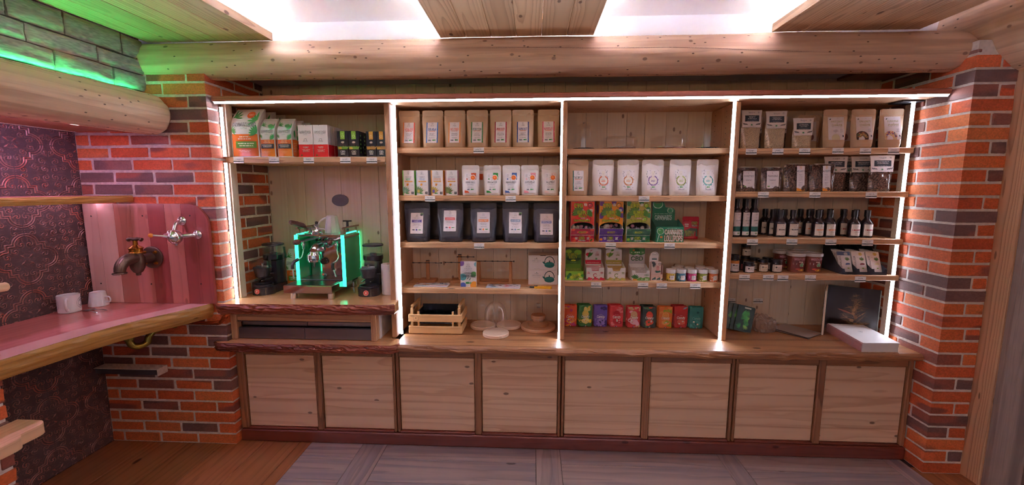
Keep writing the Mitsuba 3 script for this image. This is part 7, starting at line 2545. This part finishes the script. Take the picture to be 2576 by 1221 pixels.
q = Print()
q.ring(0, .026, .0135, .0155, '#f0d8d4', 24)
q.text('R', 0, .026, .015, '#f4e6e2', True)
add_print(gp, q, 'badge__emblem', None, .065)
pbr('badge_red', '#c8202a', .3, 0, .5)
parts = []
for n, d, lab in gp.parts:                       # collar and hopper stand over the motor column, behind the doser
    if n in ('collar', 'hopper', 'hopper_lid', 'hopper_plate'):
        d = {**d, '_dy': .112}
    parts.append((n, d, lab))
for x, y, rz, lab in ((-1.020, 2.545, 4, 'black coffee grinder with a clear bean hopper, right of the espresso machine'), (-1.700, 2.548, -4, 'black coffee grinder with a clear bean hopper, left of the espresso machine')):
    k = thing('coffee_grinder', lab, 'coffee grinder')
    for n, d, l_ in parts:
        d = dict(d)
        dy = d.pop('_dy', 0)
        d['to_world'] = at(x, y, ZE + .0005, rz).translate([0, dy, 0])
        scene[f'{k}__{n}'] = d
        USED.add(f'{k}__{n}')
k = thing('power_cable', 'black cable behind the left coffee grinder', 'cable')
put('cable', tube(curve([(-1.772, 2.74, .97), (-1.784, 2.66, .955), (-1.785, 2.60, .91), (-1.783, 2.62, .8955), (-1.778, 2.78, .8935)], 30), .004, 8), 'black_matt', k, 40)
P = coffee_bag(.095, .255, .055, False, 9)
P.stamp('coffee_bag', at(-1.603, 2.770, ZE + .0008, 3), 'opened white and orange coffee bag between the left grinder and the espresso machine', 'coffee bag')
k = thing('bag_clip', 'dark green bag clip standing up from the opened coffee bag', 'clip')
put('clip', rot(cbox(-.008, .008, 0, .004, 0, .075, .001), [0, 1, 0], -6), 'card_green', k, tw=at(-1.640, 2.702, ZE + .205))
k = thing('paper_roll', 'white kitchen paper roll standing beside the right coffee grinder', 'paper roll')
put('paper', lathe([(.019, 0), (.050, 0), (.051, .002), (.051, .188), (.050, .190), (.019, .190), (.019, 0)], 36), 'white_matt', k, 40, tw=at(-.901, 2.590, ZE + .0005))
put('core', lathe([(.0185, .001), (.0185, .189), (.017, .189), (.017, .001), (.0185, .001)], 24), 'kraft', k, 40, tw=at(-.901, 2.590, ZE + .0005))
k = thing('oval_plaque', 'dark grey oval plaque on the back boards above the espresso machine', 'plaque')
m = trimesh.creation.extrude_polygon(affinity.scale(Point(0, 0).buffer(1, 32), .057, .040), .005, engine='earcut')
put('plate', mov(rot(m, [1, 0, 0], 90), -1.304, 2.8245, 1.470), 'plaque_grey', k, 40)
q = Print()
q.leaf(-.012, .016, .012, .9, '#77787e', .1)
q.leaf(.0, .014, .012, 1.57, '#77787e', .1)
q.leaf(.012, .016, .012, 2.2, '#77787e', .1)
q.lines(-.036, 0, .016, .005, 1, '#77787e', seed=2)
q.lines(.036, 0, .016, .005, 1, '#77787e', seed=3)
q.lines(0, -.024, .018, .004, 1, '#77787e', seed=4)
m, c = q.mesh()
put('engraving', m, 'print', k, False, color=c, tw=at(-1.304, 2.8192, 1.470))
pbr('plaque_grey', '#57575c', .45, .4)

# ------------------------------------------------------------------ alcove at left: taps, cups, spoons, pipes
k = thing('brass_tap', 'big old bronze tap bolted to the wooden splashback', 'tap')
fx, fy, fz = -2.178, 2.3005, 1.158
put('flange', mov(rot(lathe([(0, 0), (.060, 0), (.063, .003), (.063, .009), (.058, .013), (.036, .018), (0, .018)], 36), [1, 0, 0], 90), fx, fy, fz), 'iron_brown', k, 35)
for a in (45, 135, 225, 315):
    bx, bz = fx + .044 * math.cos(math.radians(a)), fz + .044 * math.sin(math.radians(a))
    put('bolt', mov(rot(lathe([(0, 0), (.010, 0), (.010, .006), (.007, .007), (.007, .016), (0, .017)], 6), [1, 0, 0], 90), bx, fy - .012, bz), 'brass', k)
put('inlet', tube([(fx, fy - .014, fz), (fx, 2.26, fz), (fx, 2.215, fz)], [.030, .026, .027], 22), 'iron_brown', k, 40)
put('body', lathe([(0, -.085), (.011, -.085), (.012, -.072), (.021, -.066), (.032, -.045), (.037, -.015), (.036, .012), (.029, .030), (.029, .038), (0, .038)], 28), 'iron_brown', k, 40, tw=at(fx, 2.200, fz))
put('bonnet', lathe([(0, 0), (.033, 0), (.035, .004), (.033, .008), (.030, .009), (.030, .022), (.033, .024), (.034, .030), (.022, .038), (.012, .046), (.010, .070), (0, .070)], 28), 'brass', k, 40, tw=at(fx, 2.200, fz + .0385))
put('spout', tube(curve([(fx, 2.205, fz + .004), (fx, 2.160, fz + .012), (fx, 2.125, fz + .002), (fx, 2.102, fz - .022), (fx, 2.094, fz - .050)], 30), np.linspace(.034, .024, len(curve([(0, 0, 0), (1, 0, 0), (2, 0, 0), (3, 0, 0), (4, 0, 0)], 30))), 22), 'iron_brown', k, 40)
put('spout_rim', lathe([(.018, 0), (.030, 0), (.032, .004), (.030, .008), (.018, .008), (.018, 0)], 28), 'iron_brown', k, 40, tw=at(fx, 2.094, fz - .058))
put('handle', tube(curve([(fx - .040, 2.200, fz + .112), (fx - .024, 2.200, fz + .118), (fx, 2.200, fz + .114), (fx + .024, 2.200, fz + .118), (fx + .040, 2.200, fz + .112)], 24), np.array([.010, .011, .010, .009, .008, .008, .008, .008, .009, .0095, .010, .010, .010, .010, .010, .0095, .009, .008, .008, .008, .008, .009, .010, .011, .010][:25]), 14), 'iron_brown', k, 40) if len(curve([(0, 0, 0), (1, 0, 0), (2, 0, 0), (3, 0, 0), (4, 0, 0)], 24)) == 25 else None
put('stem', cyl(fx, 2.2, fz + .100, fz + .112, .010, 14), 'iron_brown', k, 40)

k = thing('mixer_tap', 'chrome wall mixer tap with an orange-tipped lever on the splashback', 'tap')
for xx, zz in ((-1.900, 1.290), (-2.058, 1.290), (-1.985, 1.368)):
    put('rosette', mov(rot(lathe([(0, 0), (.024, 0), (.026, .003), (.020, .010), (.010, .014), (0, .014)], 28), [1, 0, 0], 90), xx, 2.3005, zz), 'chrome', k, 40)
put('bridge', tube(curve([(-2.058, 2.290, 1.290), (-2.050, 2.255, 1.288), (-2.0, 2.238, 1.284), (-1.94, 2.245, 1.288), (-1.905, 2.270, 1.290), (-1.900, 2.290, 1.290)], 40), .011, 16), 'chrome', k, 40)
put('body', mov(rot(lathe([(0, -.030), (.014, -.030), (.030, -.020), (.040, -.004), (.040, .006), (.030, .020), (.016, .030), (0, .031)], 32), [0, 1, 0], 90), -1.965, 2.222, 1.284), 'chrome', k, 40)
put('riser', tube(curve([(-1.970, 2.225, 1.30), (-1.975, 2.235, 1.335), (-1.982, 2.262, 1.362), (-1.985, 2.290, 1.368)], 24), .009, 14), 'chrome', k, 40)
put('lever', tube([(-1.985, 2.205, 1.288), (-2.010, 2.185, 1.294), (-2.038, 2.165, 1.299)], [.007, .0055, .005], 12), 'chrome', k, 40)
put('lever_ball', sphere(-2.046, 2.159, 1.300, .0115, 3), 'ball_orange', k, True, label='orange ball on the lever')
pbr('ball_orange', '#d98a2a', .2, 0, .5)
put('drip_valve', cyl(-1.962, 2.222, 1.238, 1.248, .006, 12), 'chrome', k, 40)

ZB = .8856
k = thing('mug', 'straight white mug with grey round motifs standing on the wooden counter', 'mug')
put('body', lathe([(0, .004), (.041, .004), (.043, 0), (.046, .003), (.0465, .012), (.0465, .093), (.0455, .095), (.0435, .093), (.0430, .012), (.040, .008), (0, .008)], 40), 'white_gloss', k, 40, tw=at(-2.505, 2.112, ZB))
put('handle', tube(curve([(0, -.045, .078), (0, -.064, .078), (0, -.074, .060), (0, -.072, .036), (0, -.060, .020), (0, -.045, .018)], 30), .0065, 12), 'white_gloss', k, 40, tw=at(-2.505, 2.112, ZB, 40))
q = Print()
for s in (-1, 1):
    q.l = 0
    a = np.linspace(0, 2 * np.pi, 25)[:-1]
    for rr, c in ((.030, '#8a8e96'), (.027, '#e6e4e6'), (.022, '#9aa0a8')):
        q.l += 1
        pts = np.c_[rr * np.cos(a), .048 + rr * np.sin(a)]
        v = np.vstack([[[0, .048]], pts])
        q.raw(v, [[0, 1 + i_, 1 + (i_ + 1) % 24] for i_ in range(24)], c, q.l)
    v = np.vstack(q.v)
mm = [np.vstack(q.v)]
V = np.vstack(q.v)
half = len(V) // 2
th = V[:, 0] / .0468
sgn = np.r_[np.full(half, -1.), np.full(len(V) - half, 1.)]
ang_ = math.radians(40) - np.pi / 2 + sgn * 1.45 + th
lay = -V[:, 1] + .0467
W3 = np.stack([lay * np.cos(ang_), lay * np.sin(ang_), V[:, 2]], -1)
put('motif', trimesh.Trimesh(W3, np.vstack(q.f), process=False), 'print_gloss', k, False, color=np.vstack(q.c), tw=at(-2.505, 2.112, ZB))
k = thing('mug', 'white cup turned upside down with its ring handle to the right, on the wooden counter', 'mug')
put('body', lathe([(.042, 0), (.0445, .001), (.045, .006), (.0345, .078), (.032, .081), (.028, .081), (.027, .0785), (0, .0785)], 40), 'white_gloss', k, 40, tw=at(-2.475, 2.238, ZB))
put('handle', tube(np.array([(.052 + .0165 * math.cos(a), 0, .036 + .0165 * math.sin(a)) for a in np.linspace(0, 2 * np.pi, 26)]), .0042, 10, False), 'white_gloss', k, 40, tw=at(-2.475, 2.238, ZB, 5))


def spoon(pts, label, r=.0022):
    k = thing('spoon', label, 'spoon', 'spoons on the counter')
    p0, p1 = np.array(pts[0]), np.array(pts[1])
    d = (p1 - p0) / np.linalg.norm(p1 - p0)
    L = np.linalg.norm(p1 - p0)
    ang = math.degrees(math.atan2(d[1], d[0]))
    put('handle', tube([(.0, 0, .003), (L * .3, 0, .006), (L * .62, 0, .004), (L * .66, 0, .003)], [.0030, .0022, .0016, .0016], 8), 'chrome', k, 40, tw=at(p0[0], p0[1], ZB, ang))
    n, m_ = 12, 9
    U, V_ = np.meshgrid(np.linspace(0, 1, n), np.linspace(-1, 1, m_), indexing='ij')
    w = .014 * np.sqrt(np.clip(1 - (2 * U - 1) ** 2, 0.01, 1))
    X, Y = L * .65 + U * L * .35, V_ * w
    Z = .0005 + .006 * (V_ ** 2 * np.sin(np.pi * U) * .8 + (2 * U - 1) ** 2 * .6)
    put('bowl', trimesh.Trimesh(np.stack([X, Y, Z], -1).reshape(-1, 3), grid(n, m_), process=False), 'chrome', k, True, tw=at(p0[0], p0[1], ZB + .0003, ang))


spoon(((-2.325, 2.140), (-2.440, 2.152)), 'small steel spoon with its bowl towards the upturned cup, rear one of two')
spoon(((-2.335, 2.096), (-2.452, 2.132)), 'small steel spoon lying nearer the counter edge, front one of two')

k = thing('drain_trap', 'dull brass drain trap under the wooden counter', 'drain trap')
put('bend', tube(curve([(-2.175, 2.10, .797), (-2.175, 2.10, .73), (-2.165, 2.11, .700), (-2.145, 2.13, .693), (-2.128, 2.155, .705), (-2.124, 2.165, .735), (-2.118, 2.20, .757), (-2.115, 2.30, .760)], 50), .017, 16), 'brass_dark', k, 40)
pbr('brass_dark', '#8a7f3c', .28, 1.)
put('nut', cyl(-2.175, 2.10, .735, .757, .022, 8), 'brass_dark', k)
put('wall_rosette', mov(rot(lathe([(0, 0), (.030, 0), (.030, .004), (.017, .012), (0, .012)], 24), [1, 0, 0], 90), -2.115, 2.3215, .760), 'brass_dark', k, 40)
k = thing('wall_rail', 'dark grey metal channel fixed to the brick wall under the counter', 'rail')
v = [(2.3215, .497), (2.262, .500), (2.256, .492), (2.262, .462), (2.3215, .458)]
m = trimesh.creation.extrude_polygon(Polygon(v), .385, engine='earcut')
m.apply_transform(np.array([[0, 0, 1, -2.572], [1, 0, 0, 0], [0, 1, 0, 0], [0, 0, 0, 1.]]))
put('channel', m, 'rail_grey', k)
put('rim', cat_(cbox(-2.572, -2.186, 2.250, 2.3215, .4975, .5005, .0005), cbox(-2.1865, -2.183, 2.252, 2.3215, .458, .5005, .0005)), 'mortar', k)
pbr('rail_grey', '#3b3b3e', .5, .4)
k = thing('copper_pipe', 'bent copper pipe between the counter and the drawer unit', 'pipe')
put('pipe', tube(curve([(-2.10, 2.306, .768), (-1.98, 2.306, .768), (-1.86, 2.306, .768), (-1.825, 2.306, .772), (-1.800, 2.306, .790), (-1.775, 2.308, .820), (-1.752, 2.318, .835), (-1.742, 2.335, .836)], 60), .0105, 14), 'copper', k, 40)
for q_, lab in (((-1.832, .770), 0), ((-1.792, .799), 45)):
    put('joint', tube([(q_[0] - .010, 2.306, q_[1] - (.008 if lab else 0)), (q_[0] + .010, 2.307, q_[1] + (.010 if lab else .003))], .0132, 14), 'copper', k, 40)
k = thing('wooden_ledge', 'thick wooden seat ledge with a rounded end on the left brick pier', 'ledge')
g = unary_union([sbox(-2.129, .62, -2.0, 1.40), sbox(-2.129, .62, -2.03, 1.50)]).buffer(.045, 8).intersection(sbox(-2.129, .55, -1.9, 1.6))
wood('board', mov(trimesh.creation.extrude_polygon(g, .045, engine='earcut'), 0, 0, .555), 'ledge_wood', 1, k)
woodmat('ledge_wood', '#e0b48e', '#b5825a', tone=.05, freq=50, contrast=.5, fiber=.1, knots=.2)
k = thing('wooden_peg', 'rounded wooden peg end at the left picture edge above the counter', 'peg')
put('body', mov(rot(lathe([(0, 0), (.017, 0), (.020, .004), (.020, .15), (.0, .16)], 20), [1, 0, 0], 90), -2.31, 1.712, 1.122), 'raw_wood_light', k, 40)
put('ring', mov(rot(lathe([(.006, 0), (.012, 0), (.012, .002), (.006, .002), (.006, 0)], 20), [1, 0, 0], -90), -2.31, 1.7125, 1.122), 'post_plain', k, 40)
pbr('post_plain', '#b98a5a', .5)
